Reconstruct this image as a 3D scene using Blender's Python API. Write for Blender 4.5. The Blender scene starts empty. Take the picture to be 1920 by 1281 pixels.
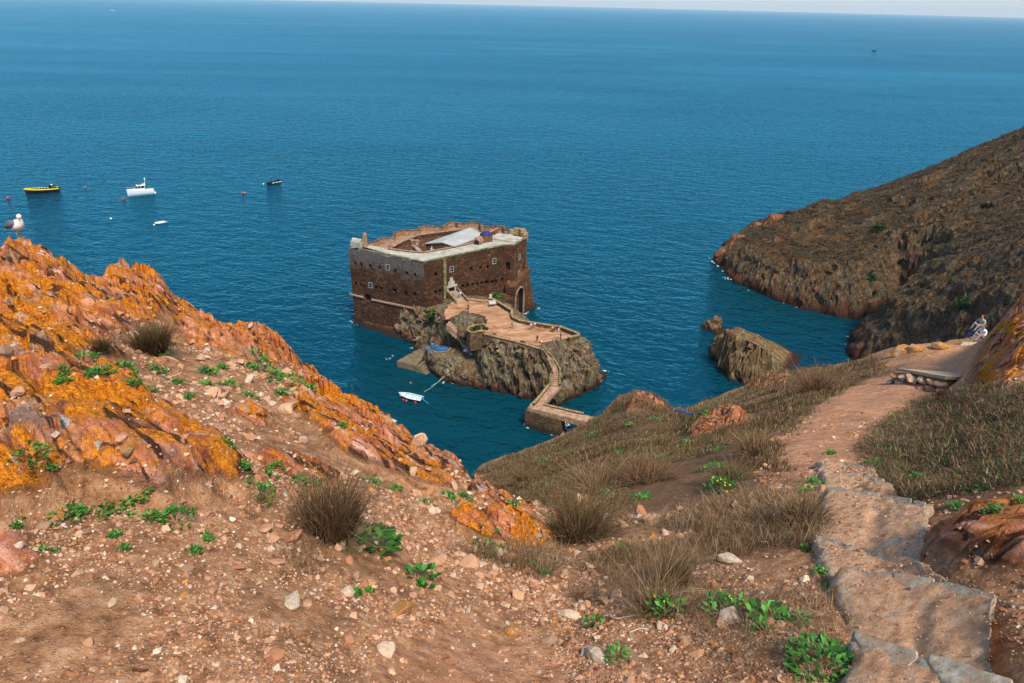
import bpy, bmesh, math, random
import numpy as np
from mathutils import Vector, Matrix, Euler

random.seed(7)
RNG = np.random.default_rng(11)
scene = bpy.context.scene
COL = scene.collection

# ------------------------------------------------------------------ camera
CZ = 75.0                                   # eye height above the sea (m)
FOCAL = 24.0                                # mm on a 36 mm wide sensor
PITCH, ROLL = math.radians(26.5), math.radians(1.32)
_r0 = np.array([1.0, 0, 0]); _f0 = np.array([0, math.cos(PITCH), -math.sin(PITCH)])
_u0 = np.array([0, math.sin(PITCH), math.cos(PITCH)])
CR = _r0 * math.cos(ROLL) + _u0 * math.sin(ROLL)
CU = -_r0 * math.sin(ROLL) + _u0 * math.cos(ROLL)
cam_d = bpy.data.cameras.new('camera'); cam = bpy.data.objects.new('camera', cam_d); COL.objects.link(cam)
cam_d.lens = FOCAL; cam_d.sensor_width = 36.0; cam_d.clip_start = 0.05; cam_d.clip_end = 200000
cam.matrix_world = Matrix(((CR[0], CU[0], -_f0[0], 0), (CR[1], CU[1], -_f0[1], 0), (CR[2], CU[2], -_f0[2], CZ), (0, 0, 0, 1)))
scene.camera = cam

# ------------------------------------------------------------------ light
SUN_EL, SUN_AZ = math.radians(56), math.radians(150)     # high thin cloud, sun to the right and a little behind
world = bpy.data.worlds.new('World'); scene.world = world; world.use_nodes = True
wn = world.node_tree
sky = wn.nodes.new('ShaderNodeTexSky'); sky.sky_type = 'NISHITA'; sky.sun_disc = False
sky.sun_elevation = SUN_EL; sky.sun_rotation = SUN_AZ
sky.altitude = 50; sky.air_density = 1.0; sky.dust_density = 0.6; sky.ozone_density = 1.5
bg = wn.nodes['Background']; bg.inputs['Strength'].default_value = 0.1
veil = wn.nodes.new('ShaderNodeMix'); veil.data_type = 'RGBA'; veil.inputs[0].default_value = 0.5       # an even veil of high thin cloud over the whole sky
veil.inputs[7].default_value = (1.9, 3.0, 5.0, 1)
wn.links.new(sky.outputs['Color'], veil.inputs[6]); wn.links.new(veil.outputs[2], bg.inputs['Color'])
sun_d = bpy.data.lights.new('sun', 'SUN'); sun_d.energy = 3.2; sun_d.angle = math.radians(14); sun_d.color = (1.0, 0.91, 0.77)
sun = bpy.data.objects.new('sun', sun_d); COL.objects.link(sun)
_sd = Vector((math.sin(SUN_AZ) * math.cos(SUN_EL), math.cos(SUN_AZ) * math.cos(SUN_EL), math.sin(SUN_EL)))
sun.rotation_euler = _sd.to_track_quat('Z', 'Y').to_euler(); sun.location = (0, 0, 200)
vs = scene.view_settings
vs.view_transform = 'Standard'; vs.look = 'None'; vs.exposure = 0.84; vs.gamma = 1.0; vs.use_curve_mapping = False
scene.render.engine = 'CYCLES'
scene.cycles.max_bounces = 5; scene.cycles.volume_bounces = 0; scene.cycles.diffuse_bounces = 2; scene.cycles.glossy_bounces = 2; scene.cycles.transmission_bounces = 3
scene.cycles.use_adaptive_sampling = True; scene.cycles.use_denoising = True; scene.cycles.sample_clamp_direct = 1.6; scene.cycles.sample_clamp_indirect = 2.0

# ------------------------------------------------------------------ surveying helpers: a sight line through the photograph -> a point in the place
F = FOCAL / 36.0 * 1920
def ray(x, y):
    return _f0 + CR * ((x - 960) / F) + CU * ((640.5 - y) / F)
def U(x, y, z):                             # where the sight line meets the level z
    d = ray(x, y); t = (z - CZ) / d[2]
    return Vector((d[0] * t, d[1] * t, z))
def at(x, y, r):                            # point at horizontal distance r
    d = ray(x, y); t = r / math.hypot(d[0], d[1])
    return Vector((d[0] * t, d[1] * t, CZ + d[2] * t))
def AZ(x, y):
    d = ray(x, y); return math.degrees(math.atan2(d[0], d[1]))

# ------------------------------------------------------------------ noise
_perm = np.random.default_rng(3).permutation(256).astype(np.int32); _perm = np.concatenate([_perm, _perm, _perm])
_val = np.random.default_rng(5).uniform(-1, 1, 256)
def vnoise(x, y, z=0.0):
    x = np.asarray(x, float); y = np.asarray(y, float); z = np.asarray(z, float) + np.zeros_like(x)
    fx, fy, fz = np.floor(x), np.floor(y), np.floor(z)
    ix, iy, iz = fx.astype(np.int64) & 255, fy.astype(np.int64) & 255, fz.astype(np.int64) & 255
    u, v, w = x - fx, y - fy, z - fz
    u = u * u * u * (u * (6 * u - 15) + 10); v = v * v * v * (v * (6 * v - 15) + 10); w = w * w * w * (w * (6 * w - 15) + 10)
    def h(a, b, c): return _val[_perm[_perm[_perm[(ix + a) & 255] + ((iy + b) & 255)] + ((iz + c) & 255)]]
    def l(a, b, t): return a + (b - a) * t
    return l(l(l(h(0,0,0), h(1,0,0), u), l(h(0,1,0), h(1,1,0), u), v), l(l(h(0,0,1), h(1,0,1), u), l(h(0,1,1), h(1,1,1), u), v), w)
def fbm(x, y, z=0.0, o=4, g=0.5):
    s = 0.0; a = 1.0; f = 1.0; n = 0.0
    for k in range(o):
        s = s + a * vnoise(np.asarray(x) * f + 17.3 * k, np.asarray(y) * f + 9.1 * k, np.asarray(z) * f + 4.7 * k); n += a; a *= g; f *= 2.03
    return s / n
def ridged(x, y, z=0.0, o=4, g=0.5):
    s = 0.0; a = 1.0; f = 1.0; n = 0.0
    for k in range(o):
        s = s + a * (1 - 2 * np.abs(vnoise(np.asarray(x) * f + 7.3 * k, np.asarray(y) * f + 3.1 * k, np.asarray(z) * f + 8.7 * k))); n += a; a *= g; f *= 2.1
    return s / n
def worley(x, y, seed=0):                   # cracked blocks: height of each tilted block, distance to the crack
    fx, fy = np.floor(x), np.floor(y); d1 = np.full(x.shape, 9.0); d2 = np.full(x.shape, 9.0); hv = np.zeros(x.shape)
    for a in (-1, 0, 1):
        for b in (-1, 0, 1):
            ix = (fx.astype(np.int64) + a + seed) & 255; iy = (fy.astype(np.int64) + b) & 255; h = _perm[_perm[ix] + iy]
            ox = fx + a + .5 + .42 * _val[h]; oy = fy + b + .5 + .42 * _val[_perm[h + 7]]; ex, ey = x - ox, y - oy; d = np.hypot(ex, ey)
            hh = .6 * _val[_perm[h + 31]] + .9 * (ex * _val[_perm[h + 57]] + ey * _val[_perm[h + 91]]); n = d < d1
            d2 = np.where(n, d1, np.minimum(d2, d)); hv = np.where(n, hh, hv); d1 = np.where(n, d, d1)
    return hv, d2 - d1
def sstep(a, b, x):
    t = np.clip((x - a) / (b - a), 0, 1); return t * t * (3 - 2 * t)
def tps(P, v, lam=1e-6):                    # thin plate spline through scattered values
    P = np.asarray(P, float); v = np.asarray(v, float); n = len(P)
    def k(r2): return np.where(r2 > 0, 0.5 * r2 * np.log(np.maximum(r2, 1e-20)), 0)
    A = np.zeros((n + 3, n + 3)); d = ((P[:, None] - P[None]) ** 2).sum(-1)
    A[:n, :n] = k(d) + lam * np.eye(n); A[:n, n] = 1; A[:n, n + 1:] = P; A[n, :n] = 1; A[n + 1:, :n] = P.T
    c = np.linalg.solve(A, np.concatenate([v, np.zeros(3)]))
    def f(x, y):
        x = np.asarray(x, float); y = np.asarray(y, float)
        s = c[n] + c[n + 1] * x + c[n + 2] * y
        for i in range(n): s = s + c[i] * k((x - P[i, 0]) ** 2 + (y - P[i, 1]) ** 2)
        return s
    return f
def in_poly(x, y, poly):
    x = np.asarray(x, float); y = np.asarray(y, float); r = np.zeros(x.shape, bool); n = len(poly)
    for i in range(n):
        x1, y1 = poly[i][0], poly[i][1]; x2, y2 = poly[(i + 1) % n][0], poly[(i + 1) % n][1]
        if y1 == y2: continue
        r ^= ((y1 > y) != (y2 > y)) & (x < (x2 - x1) * (y - y1) / (y2 - y1) + x1)
    return r
def d_poly(x, y, poly, closed=True):        # unsigned distance to the outline
    x = np.asarray(x, float); y = np.asarray(y, float); m = np.full(x.shape, 1e9); n = len(poly)
    for i in range(n if closed else n - 1):
        ax, ay = poly[i][0], poly[i][1]; bx, by = poly[(i + 1) % n][0], poly[(i + 1) % n][1]
        L = (bx - ax) ** 2 + (by - ay) ** 2 + 1e-12
        t = np.clip(((x - ax) * (bx - ax) + (y - ay) * (by - ay)) / L, 0, 1)
        m = np.minimum(m, np.hypot(x - ax - t * (bx - ax), y - ay - t * (by - ay)))
    return m
def sd_poly(x, y, poly):                    # negative inside
    d = d_poly(x, y, poly); return np.where(in_poly(x, y, poly), -d, d)

# ------------------------------------------------------------------ object helpers
def link(o, parent=None):
    COL.objects.link(o)
    if parent is not None: o.parent = parent
    return o
def tag(o, label=None, cat=None, group=None, kind=None):
    if label: o['label'] = label
    if cat: o['category'] = cat
    if group: o['group'] = group
    if kind: o['kind'] = kind
    return o
def thing(name, label, cat, loc=(0, 0, 0), rz=0.0, group=None):
    o = bpy.data.objects.new(name, None); link(o); o.location = loc; o.rotation_euler = (0, 0, rz); o.empty_display_size = 0.2
    return tag(o, label, cat, group)
def mesh_np(name, V, faces, mat=None, parent=None, smooth=True, attrs=None, cols=None):
    """faces: (n,3) or (n,4) array"""
    me = bpy.data.meshes.new(name); V = np.ascontiguousarray(V, np.float32); faces = np.ascontiguousarray(faces, np.int32)
    n, k = faces.shape
    me.vertices.add(len(V)); me.vertices.foreach_set('co', V.ravel())
    me.loops.add(n * k); me.loops.foreach_set('vertex_index', faces.ravel())
    me.polygons.add(n); me.polygons.foreach_set('loop_start', np.arange(0, n * k, k, dtype=np.int32))
    me.polygons.foreach_set('loop_total', np.full(n, k, np.int32))
    me.polygons.foreach_set('use_smooth', np.full(n, bool(smooth)))
    for an, av in (attrs or {}).items():
        a = me.attributes.new(an, 'FLOAT', 'POINT'); a.data.foreach_set('value', np.ascontiguousarray(av, np.float32))
    for an, av in (cols or {}).items():
        a = me.color_attributes.new(an, 'FLOAT_COLOR', 'POINT'); c = np.ones((len(V), 4), np.float32); c[:, :3] = av
        a.data.foreach_set('color', c.ravel())
    me.update(calc_edges=True)
    if mat: me.materials.append(mat)
    return link(bpy.data.objects.new(name, me), parent)
class MB:
    """collects boxes, prisms, tubes and lofts and links them as ONE mesh object"""
    def __init__(s): s.v = []; s.f = []; s.m = []
    def add(s, vs, fs, mi=0):
        b = len(s.v); s.v += [tuple(p) for p in vs]; s.f += [tuple(i + b for i in f) for f in fs]; s.m += [mi] * len(fs); return s
    def box(s, c, d, rz=0.0, mi=0, taper=1.0):
        x, y, z = d[0] / 2, d[1] / 2, d[2] / 2; ca, sa = math.cos(rz), math.sin(rz); vs = []
        for sz in (-1, 1):
            k = taper if sz > 0 else 1.0
            for sx, sy in ((-1, -1), (1, -1), (1, 1), (-1, 1)):
                px, py = sx * x * k, sy * y * k; vs.append((c[0] + px * ca - py * sa, c[1] + px * sa + py * ca, c[2] + sz * z))
        return s.add(vs, [(3, 2, 1, 0), (4, 5, 6, 7), (0, 1, 5, 4), (1, 2, 6, 5), (2, 3, 7, 6), (3, 0, 4, 7)], mi)
    def prism(s, poly, z0, z1, mi=0):       # poly counter-clockwise; z1/z0 may be lists
        n = len(poly); a = z0 if hasattr(z0, '__len__') else [z0] * n; b = z1 if hasattr(z1, '__len__') else [z1] * n
        vs = [(p[0], p[1], a[i]) for i, p in enumerate(poly)] + [(p[0], p[1], b[i]) for i, p in enumerate(poly)]
        return s.add(vs, [tuple(range(n - 1, -1, -1)), tuple(range(n, 2 * n))] + [(i, (i + 1) % n, n + (i + 1) % n, n + i) for i in range(n)], mi)
    def tube(s, pts, rad, n=6, mi=0, cap=True):
        pts = [Vector(p) for p in pts]; R = rad if hasattr(rad, '__len__') else [rad] * len(pts); rings = []
        up = Vector((0, 0, 1))
        for i, p in enumerate(pts):
            t = (pts[min(i + 1, len(pts) - 1)] - pts[max(i - 1, 0)]).normalized()
            a = t.cross(up if abs(t.z) < .95 else Vector((1, 0, 0))).normalized(); b = t.cross(a).normalized()
            rings.append([p + (a * math.cos(2 * math.pi * k / n) + b * math.sin(2 * math.pi * k / n)) * R[i] for k in range(n)])
        return s.loft(rings, mi, cap)
    def loft(s, rings, mi=0, cap=True, close=True):
        n = len(rings[0]); vs = [p for r in rings for p in r]; fs = []
        for i in range(len(rings) - 1):
            for k in range(n if close else n - 1):
                k2 = (k + 1) % n; fs.append((i * n + k, i * n + k2, (i + 1) * n + k2, (i + 1) * n + k))
        if cap: fs += [tuple(range(n - 1, -1, -1)), tuple(range((len(rings) - 1) * n, len(rings) * n))]
        return s.add(vs, fs, mi)
    def ball(s, c, r, seg=10, rings=7, mi=0):
        r = r if hasattr(r, '__len__') else (r, r, r); R = []
        for i in range(rings + 1):
            a = math.pi * (i + .02 * (i == 0) - .02 * (i == rings)) / rings - math.pi / 2
            R.append([(c[0] + r[0] * math.cos(a) * math.cos(2 * math.pi * k / seg), c[1] + r[1] * math.cos(a) * math.sin(2 * math.pi * k / seg), c[2] + r[2] * math.sin(a)) for k in range(seg)])
        return s.loft(R, mi)
    def build(s, name, mats, parent=None, smooth=False, fix=True):
        me = bpy.data.meshes.new(name); me.from_pydata(s.v, [], s.f)
        for m in (mats if isinstance(mats, (list, tuple)) else [mats]): me.materials.append(m)
        me.polygons.foreach_set('material_index', s.m); me.polygons.foreach_set('use_smooth', [smooth] * len(s.f))
        if fix:
            bm = bmesh.new(); bm.from_mesh(me); bmesh.ops.recalc_face_normals(bm, faces=bm.faces); bm.to_mesh(me); bm.free()
        me.update(); return link(bpy.data.objects.new(name, me), parent)
def copy_tree(o, parent=None):
    c = o.copy(); link(c); c.parent = parent
    if parent is not None: c.matrix_parent_inverse = o.matrix_parent_inverse.copy()
    for ch in list(o.children): copy_tree(ch, c)
    return c
def grid_faces(nr, nc):
    i = np.arange(nr - 1)[:, None] * nc + np.arange(nc - 1)[None]
    return np.stack([i, i + 1, i + nc + 1, i + nc], -1).reshape(-1, 4)
def grid_normals(P):
    a = np.gradient(P, axis=0); b = np.gradient(P, axis=1); n = np.cross(b, a)
    n = n / (np.linalg.norm(n, axis=-1, keepdims=True) + 1e-9)
    return n * np.where(n[..., 2:3] < 0, -1, 1)
# ------------------------------------------------------------------ materials
class NT:
    def __init__(s, name, rough=0.9, spec=0.25):
        s.m = bpy.data.materials.new(name); s.m.use_nodes = True; s.t = s.m.node_tree
        s.b = s.t.nodes['Principled BSDF']; s.b.inputs['Roughness'].default_value = rough
        s.b.inputs['Specular IOR Level'].default_value = spec; s._p = None
    def n(s, ty, **kw):
        nd = s.t.nodes.new(ty)
        for k, v in kw.items(): setattr(nd, k, v)
        return nd
    def put(s, sock, v):
        if hasattr(v, 'is_linked') or isinstance(v, bpy.types.NodeSocket): s.t.links.new(v, sock)
        elif v is not None:
            if sock.type == 'RGBA' and hasattr(v, '__len__') and len(v) == 3: v = (*v, 1)
            sock.default_value = v
    def pos(s):
        if s._p is None: s._p = s.n('ShaderNodeNewGeometry').outputs['Position']
        return s._p
    def obj(s): return s.n('ShaderNodeTexCoord').outputs['Object']
    def rnd(s): return s.n('ShaderNodeObjectInfo').outputs['Random']
    def mapv(s, v, scale=(1, 1, 1), rot=(0, 0, 0), loc=(0, 0, 0)):
        m = s.n('ShaderNodeMapping'); s.put(m.inputs['Vector'], v); m.inputs['Scale'].default_value = scale
        m.inputs['Rotation'].default_value = rot; m.inputs['Location'].default_value = loc; return m.outputs[0]
    def noise(s, scale, v=None, detail=4, rough=.55, dist=0.0):
        t = s.n('ShaderNodeTexNoise'); s.put(t.inputs['Vector'], s.pos() if v is None else v)
        t.inputs['Scale'].default_value = scale; t.inputs['Detail'].default_value = detail; t.inputs['Roughness'].default_value = rough
        t.inputs['Distortion'].default_value = dist; return t.outputs['Fac']
    def vor(s, scale, v=None, feature='F1', out='Distance', rnd=1.0):
        t = s.n('ShaderNodeTexVoronoi', feature=feature); s.put(t.inputs['Vector'], s.pos() if v is None else v)
        t.inputs['Scale'].default_value = scale; t.inputs['Randomness'].default_value = rnd; return t.outputs[out]
    def ramp(s, fac, stops, mode='LINEAR'):
        r = s.n('ShaderNodeValToRGB'); s.put(r.inputs[0], fac); e = r.color_ramp.elements; r.color_ramp.interpolation = mode
        while len(e) < len(stops): e.new(0.5)
        for i, (p, c) in enumerate(stops):
            e[i].position = p; c = (c, c, c) if not hasattr(c, '__len__') else c; e[i].color = (*c, 1)
        return r.outputs[0]
    def mix(s, fac, a, b, mode='MIX'):
        m = s.n('ShaderNodeMix', data_type='RGBA', blend_type=mode); s.put(m.inputs[0], fac); s.put(m.inputs[6], a); s.put(m.inputs[7], b); return m.outputs[2]
    def math(s, op, a, b=None, clamp=False):
        m = s.n('ShaderNodeMath', operation=op, use_clamp=clamp); s.put(m.inputs[0], a)
        if b is not None: s.put(m.inputs[1], b)
        return m.outputs[0]
    def attr(s, name, out='Fac'): return s.n('ShaderNodeAttribute', attribute_name=name).outputs[out]
    def sep(s, v, ax): return s.n_sep(v).outputs[ax]
    def n_sep(s, v):
        x = s.n('ShaderNodeSeparateXYZ'); s.put(x.inputs[0], v); return x
    def bump(s, h, strength=.5, dist=.05, normal=None):
        b = s.n('ShaderNodeBump'); b.inputs['Strength'].default_value = strength; b.inputs['Distance'].default_value = dist
        s.put(b.inputs['Height'], h)
        if normal is not None: s.put(b.inputs['Normal'], normal)
        return b.outputs[0]
    def done(s, col=None, normal=None, rough=None):
        if col is not None: s.put(s.b.inputs['Base Color'], col)
        if normal is not None: s.put(s.b.inputs['Normal'], normal)
        if rough is not None: s.put(s.b.inputs['Roughness'], rough)
        return s.m
def plain(name, c, rough=.7, var=.25, scale=6.0, spec=.3):
    k = NT(name, rough, spec); f = k.noise(scale, k.obj(), 4)
    lo = tuple(x * (1 - var) for x in c); hi = tuple(min(1, x * (1 + var)) for x in c)
    return k.done(k.ramp(f, [(.3, lo), (.7, hi)]), k.bump(f, .15, .01))

M = {}
# --- sea: dark blue green body, sky reflection, wind ripples and swell
k = NT('sea_water', .17, .28); p = k.pos()
k.b.inputs['IOR'].default_value = 1.333
pm = k.mapv(p, (1, 1, 0), (0, 0, math.radians(14)))
w0 = k.noise(1.0, k.mapv(pm, (.11, .21, 1)), 2, .5, .5)
w1 = k.noise(1.0, k.mapv(pm, (.42, .72, 1), (0, 0, .35)), 1.5, .5, .6)
w2 = k.noise(1.0, k.mapv(pm, (1.1, 1.7, 1), (0, 0, -.3)), 1, .5, .3)
h = k.math('ADD', k.math('MULTIPLY', w0, 1.5), k.math('ADD', k.math('MULTIPLY', w1, .75), k.math('MULTIPLY', w2, .18)))
gust = k.ramp(k.noise(1.0, k.mapv(p, (.0011, .006, 0), (0, 0, .10)), 8, .72, 1.2), [(.36, .5), (.62, 1.0)])
bmp = k.n('ShaderNodeBump'); bmp.inputs['Distance'].default_value = 1.0; k.put(bmp.inputs['Height'], h); k.put(bmp.inputs['Strength'], gust)
cc = k.mix(k.ramp(k.noise(.012, None, 3), [(.35, 0), (.65, 1)]), (.0001, .030, .052), (.0002, .042, .070))
shal = k.attr('shoal')
cc = k.mix(k.math('MULTIPLY', shal, .75), cc, (.001, .034, .046))
k.done(cc, bmp.outputs[0]); df = k.n('ShaderNodeBsdfDiffuse'); k.put(df.inputs['Color'], cc); k.put(df.inputs['Normal'], bmp.outputs[0])
gs = k.n('ShaderNodeBsdfGlossy'); gs.inputs['Roughness'].default_value = .12; gs.inputs['Color'].default_value = (.15, .64, .88, 1); k.put(gs.inputs['Normal'], bmp.outputs[0])
fr = k.n('ShaderNodeFresnel'); fr.inputs['IOR'].default_value = 1.333; k.put(fr.inputs['Normal'], bmp.outputs[0]); mx = k.n('ShaderNodeMixShader'); k.put(mx.inputs[0], fr.outputs[0])
k.t.links.new(df.outputs[0], mx.inputs[1]); k.t.links.new(gs.outputs[0], mx.inputs[2]); k.t.links.new(mx.outputs[0], k.t.nodes['Material Output'].inputs['Surface']); k.t.nodes.remove(k.b)
M['sea'] = k.m

# --- dirt, trail and lichen rock share one set of masks on the hillside
def ground_mat(name):
    k = NT(name, .95, .12); p = k.pos(); rock = k.attr('rock'); path = k.attr('path'); humus = k.attr('humus')
    n1 = k.noise(1.6, None, 6, .65); n2 = k.noise(9, None, 8, .74); n3 = k.noise(42, None, 5, .7); n4 = k.noise(.5, None, 4, .6)
    dirt = k.ramp(n2, [(.28, (.05, .020, .009)), (.42, (.28, .124, .054)), (.55, (.51, .258, .125)), (.72, (.72, .45, .27))])
    peb = k.vor(70, None, 'F1', 'Color'); pebd = k.vor(70, None)
    pebm = k.math('MULTIPLY', k.ramp(pebd, [(.25, 1), (.42, 0)]), k.ramp(k.sep(peb, 0), [(.45, 0), (.5, 1)]))
    pebc = k.ramp(k.sep(peb, 1), [(0, (.36, .17, .09)), (.5, (.55, .33, .21)), (1, (.62, .47, .36))])
    dirt = k.mix(k.math('MULTIPLY', pebm, .6), dirt, pebc)
    hum = k.ramp(n3, [(.3, (.04, .021, .011)), (.7, (.20, .11, .058))])
    dirt = k.mix(k.math('MULTIPLY', k.math('ADD', humus, k.math('MULTIPLY', k.math('SUBTRACT', n1, .5), 1.6), True), .85, True), dirt, hum)
    pth = k.ramp(n2, [(.28, (.27, .11, .05)), (.5, (.54, .255, .13)), (.72, (.70, .41, .245))])
    pth = k.mix(k.ramp(k.noise(3.3, None, 8, .75), [(.40, .45), (.54, 0)]), pth, (.15, .06, .028)); pth = k.mix(k.math('MULTIPLY', pebm, .7), pth, pebc)
    dirt = k.mix(path, dirt, pth)
    # rock: pink granite under orange lichen, pale grey and white lichen islands, dark seams
    sp = k.mapv(p, (1, 1, 1), (0, .3, .67))
    st = k.noise(1.0, k.mapv(sp, (.9, 5.5, 3.0)), 6, .65, .6)
    gran = k.ramp(st, [(.32, (.065, .022, .012)), (.44, (.34, .105, .045)), (.56, (.54, .21, .115)), (.70, (.74, .44, .33))])
    lich = k.ramp(n3, [(.30, (.10, .022, .004)), (.47, (.48, .145, .008)), (.68, (.76, .30, .022))])
    lm = k.ramp(k.noise(1.5, k.mapv(p, loc=(4, 7, 1)), 12, .76, .3), [(.455, 0), (.525, 1)])
    rc = k.mix(k.math('MULTIPLY', lm, k.attr('lichen')), gran, lich)
    rc = k.mix(k.ramp(k.noise(.8, k.mapv(p, loc=(1, 8, 3)), 8, .7), [(.54, 0), (.64, .75)]), rc, k.ramp(n2, [(.3, (.09, .07, .055)), (.7, (.34, .27, .22))]))
    wv = k.noise(4.5, None, 9, .72, .4); wh = k.ramp(wv, [(.60, 0), (.635, 1)])
    wc = k.ramp(n3, [(.3, (.20, .24, .25)), (.7, (.58, .58, .55))])
    rc = k.mix(k.math('MULTIPLY', wh, .8), rc, wc)
    seam = k.ramp(k.noise(1.0, k.mapv(sp, (.8, 6.0, 3.0), loc=(3, 1, 7)), 5, .6, 1.2), [(.39, 1), (.45, 0)])
    rc = k.mix(k.math('MULTIPLY', seam, .9), rc, (.022, .013, .010))
    rm = k.ramp(k.math('ADD', rock, k.math('MULTIPLY', k.math('SUBTRACT', n2, .5), .7)), [(.42, 0), (.58, 1)])
    col = k.mix(rm, dirt, rc)
    hgt = k.math('ADD', k.math('ADD', k.math('MULTIPLY', n2, .5), k.math('MULTIPLY', n3, .22)), k.math('MULTIPLY', pebm, .10))
    hgt = k.math('ADD', hgt, k.math('MULTIPLY', rm, k.math('MULTIPLY', st, .9)))
    return k.done(col, k.bump(hgt, .9, .07))
M['ground'] = ground_mat('hillside_ground')

def cliff_mat(name, scrub=True, grey=(.20, .19, .16), red=(.17, .055, .028), scale=1.0, td=8.0, scrubc=((.022, .016, .009), (.085, .052, .026))):
    k = NT(name, .95, .15); p = k.pos(); g = k.n('ShaderNodeNewGeometry'); nz = k.sep(g.outputs['Normal'], 2); z = k.sep(p, 2)
    sp = k.mapv(p, (1, 1, 1), (.35, .5, .5)); st = k.noise(1.0, k.mapv(sp, (1.5 * scale, .8 * scale, .55 * scale)), 9, .74, .9)
    n1 = k.noise(.35 * scale, None, 5, .65); n2 = k.noise(2.2 * scale, None, 6, .7); n3 = k.noise(.9 * scale, None, 4, .6)
    rock = k.ramp(st, [(.34, tuple(.10 * c for c in grey)), (.44, tuple(.5 * c for c in grey)), (.53, grey), (.66, tuple(min(.8, 2.2 * c) for c in grey))])
    rock = k.mix(k.ramp(n1, [(.38, .75), (.54, .05)]), rock, k.ramp(st, [(.35, (.035, .018, .012)), (.65, (.20, .095, .055))]))
    rock = k.mix(k.ramp(n2, [(.54, 0), (.62, .85)]), rock, (.27, .125, .014))                 # ochre lichen
    rock = k.mix(k.ramp(k.noise(.6 * scale, k.mapv(p, loc=(5, 9, 2)), 5, .65), [(.60, 0), (.68, .8)]), rock, (.035, .060, .016))   # green ledges
    tide = k.math('ADD', z, k.math('MULTIPLY', k.math('SUBTRACT', n1, .5), td * .8))
    rock = k.mix(k.ramp(k.math('DIVIDE', tide, td), [(.16, 1), (.52, 0)]), rock, k.ramp(st, [(.35, tuple(.25 * c for c in red)), (.65, red)]))
    rock = k.mix(k.ramp(k.math('DIVIDE', z, 4.0), [(.10, .85), (.32, 0)]), rock, (.016, .012, .010))
    col = rock
    if scrub:
        sc = k.ramp(n2, [(.3, scrubc[0]), (.55, scrubc[1]), (.75, (.15, .085, .040))])
        sc = k.mix(k.ramp(k.noise(1.4, k.mapv(p, loc=(3, 3, 3)), 5, .7), [(.58, 0), (.64, .85)]), sc, (.20, .115, .06))
        sc = k.mix(k.ramp(k.noise(.16, None, 6, .7), [(.48, 0), (.60, .75)]), sc, k.ramp(n2, [(.3, (.04, .016, .005)), (.7, (.19, .082, .014))])); sc = k.mix(k.ramp(k.noise(.3, k.mapv(p, loc=(9, 2, 4)), 6, .7), [(.58, 0), (.66, .7)]), sc, (.20, .115, .07))
        m = k.math('MULTIPLY', k.ramp(k.math('ADD', nz, k.math('MULTIPLY', k.math('SUBTRACT', n3, .5), .9)), [(.70, 0), (.86, 1)]), k.ramp(k.math('DIVIDE', tide, 10.0), [(.3, 0), (.6, 1)]))
        col = k.mix(m, col, sc)
    return k.done(col, k.bump(k.math('ADD', st, k.math('MULTIPLY', n2, .6)), .9, .5))
M['headland'] = cliff_mat('headland_scrub_and_cliff', True, (.064, .058, .042), red=(.10, .032, .015), scale=.8, scrubc=((.011, .009, .005), (.042, .031, .014)))
M['islet'] = cliff_mat('islet_cliff', False, (.165, .142, .095), red=(.12, .045, .022), scale=1.2, td=4.0)
M['searock'] = cliff_mat('sea_rock_stone', False, (.17, .125, .062), red=(.16, .05, .022), scale=1.0, td=2.4)

M['redcrag'] = cliff_mat('red_crag_stone', False, (.26, .10, .055), scale=.8)
# --- fort masonry
def masonry(name, base=(.084, .037, .019), grey=0.0, sc=1.5, z0=12.0, streak=1.0):
    k = NT(name, .95, .12); p = k.pos()
    v = k.vor(sc, k.mapv(p, (1, 1, 1.5)), 'F1', 'Color'); e = k.vor(sc, k.mapv(p, (1, 1, 1.5)), 'DISTANCE_TO_EDGE')
    lo = tuple(.38 * c for c in base); hi = (min(.6, base[0] * 2.1), min(.5, base[1] * 2.2), min(.45, base[2] * 2.3))
    c = k.ramp(k.sep(v, 0), [(0, lo), (.5, base), (.86, (base[0] * 1.35, base[1] * 1.35, base[2] * 1.35)), (1, hi)])
    c = k.mix(k.ramp(e, [(.02, .75), (.08, 0)]), c, tuple(.55 * q for q in base))
    n = k.noise(.28, None, 5, .65); c = k.mix(k.ramp(n, [(.35, .65), (.6, 0)]), c, tuple(.45 * q for q in base))
    c = k.mix(k.ramp(k.noise(3.2, None, 4, .7), [(.66, 0), (.72, .8)]), c, (.42, .34, .28))
    z = k.sep(p, 2)
    if grey:
        zz = k.math('ADD', z, k.math('MULTIPLY', k.math('SUBTRACT', k.noise(.45, None, 7, .75), .5), 14.0))
        c = k.mix(k.math('MULTIPLY', k.ramp(k.math('DIVIDE', k.math('SUBTRACT', zz, z0), 8.0), [(.15, 0), (.55, 1)]), grey), c, k.ramp(k.noise(2.5, None, 5, .7), [(.35, (.075, .068, .062)), (.65, (.23, .21, .19))]))
    s = k.noise(1.0, k.mapv(p, (.9, .9, .05)), 4, .6)
    c = k.mix(k.math('MULTIPLY', k.ramp(s, [(.56, 0), (.66, .7 * streak)]), k.ramp(k.math('DIVIDE', z, 20.0), [(.35, 0), (.95, 1)])), c, (.055, .058, .020))
    c = k.mix(k.ramp(k.math('DIVIDE', z, 4.0), [(.12, .8), (.45, 0)]), c, (.020, .018, .013))
    return k.done(c, k.bump(k.math('ADD', e, k.noise(6, None, 3)), .7, .12))
M['wall_grey'] = masonry('fort_wall_plastered', grey=.62, z0=13.5)
M['wall'] = masonry('fort_wall_rubble')
M['wall_red'] = masonry('fort_wall_reddish', (.125, .056, .026), streak=.5)
M['brick'] = masonry('fort_inner_brick', (.19, .095, .052), streak=.3)
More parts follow.
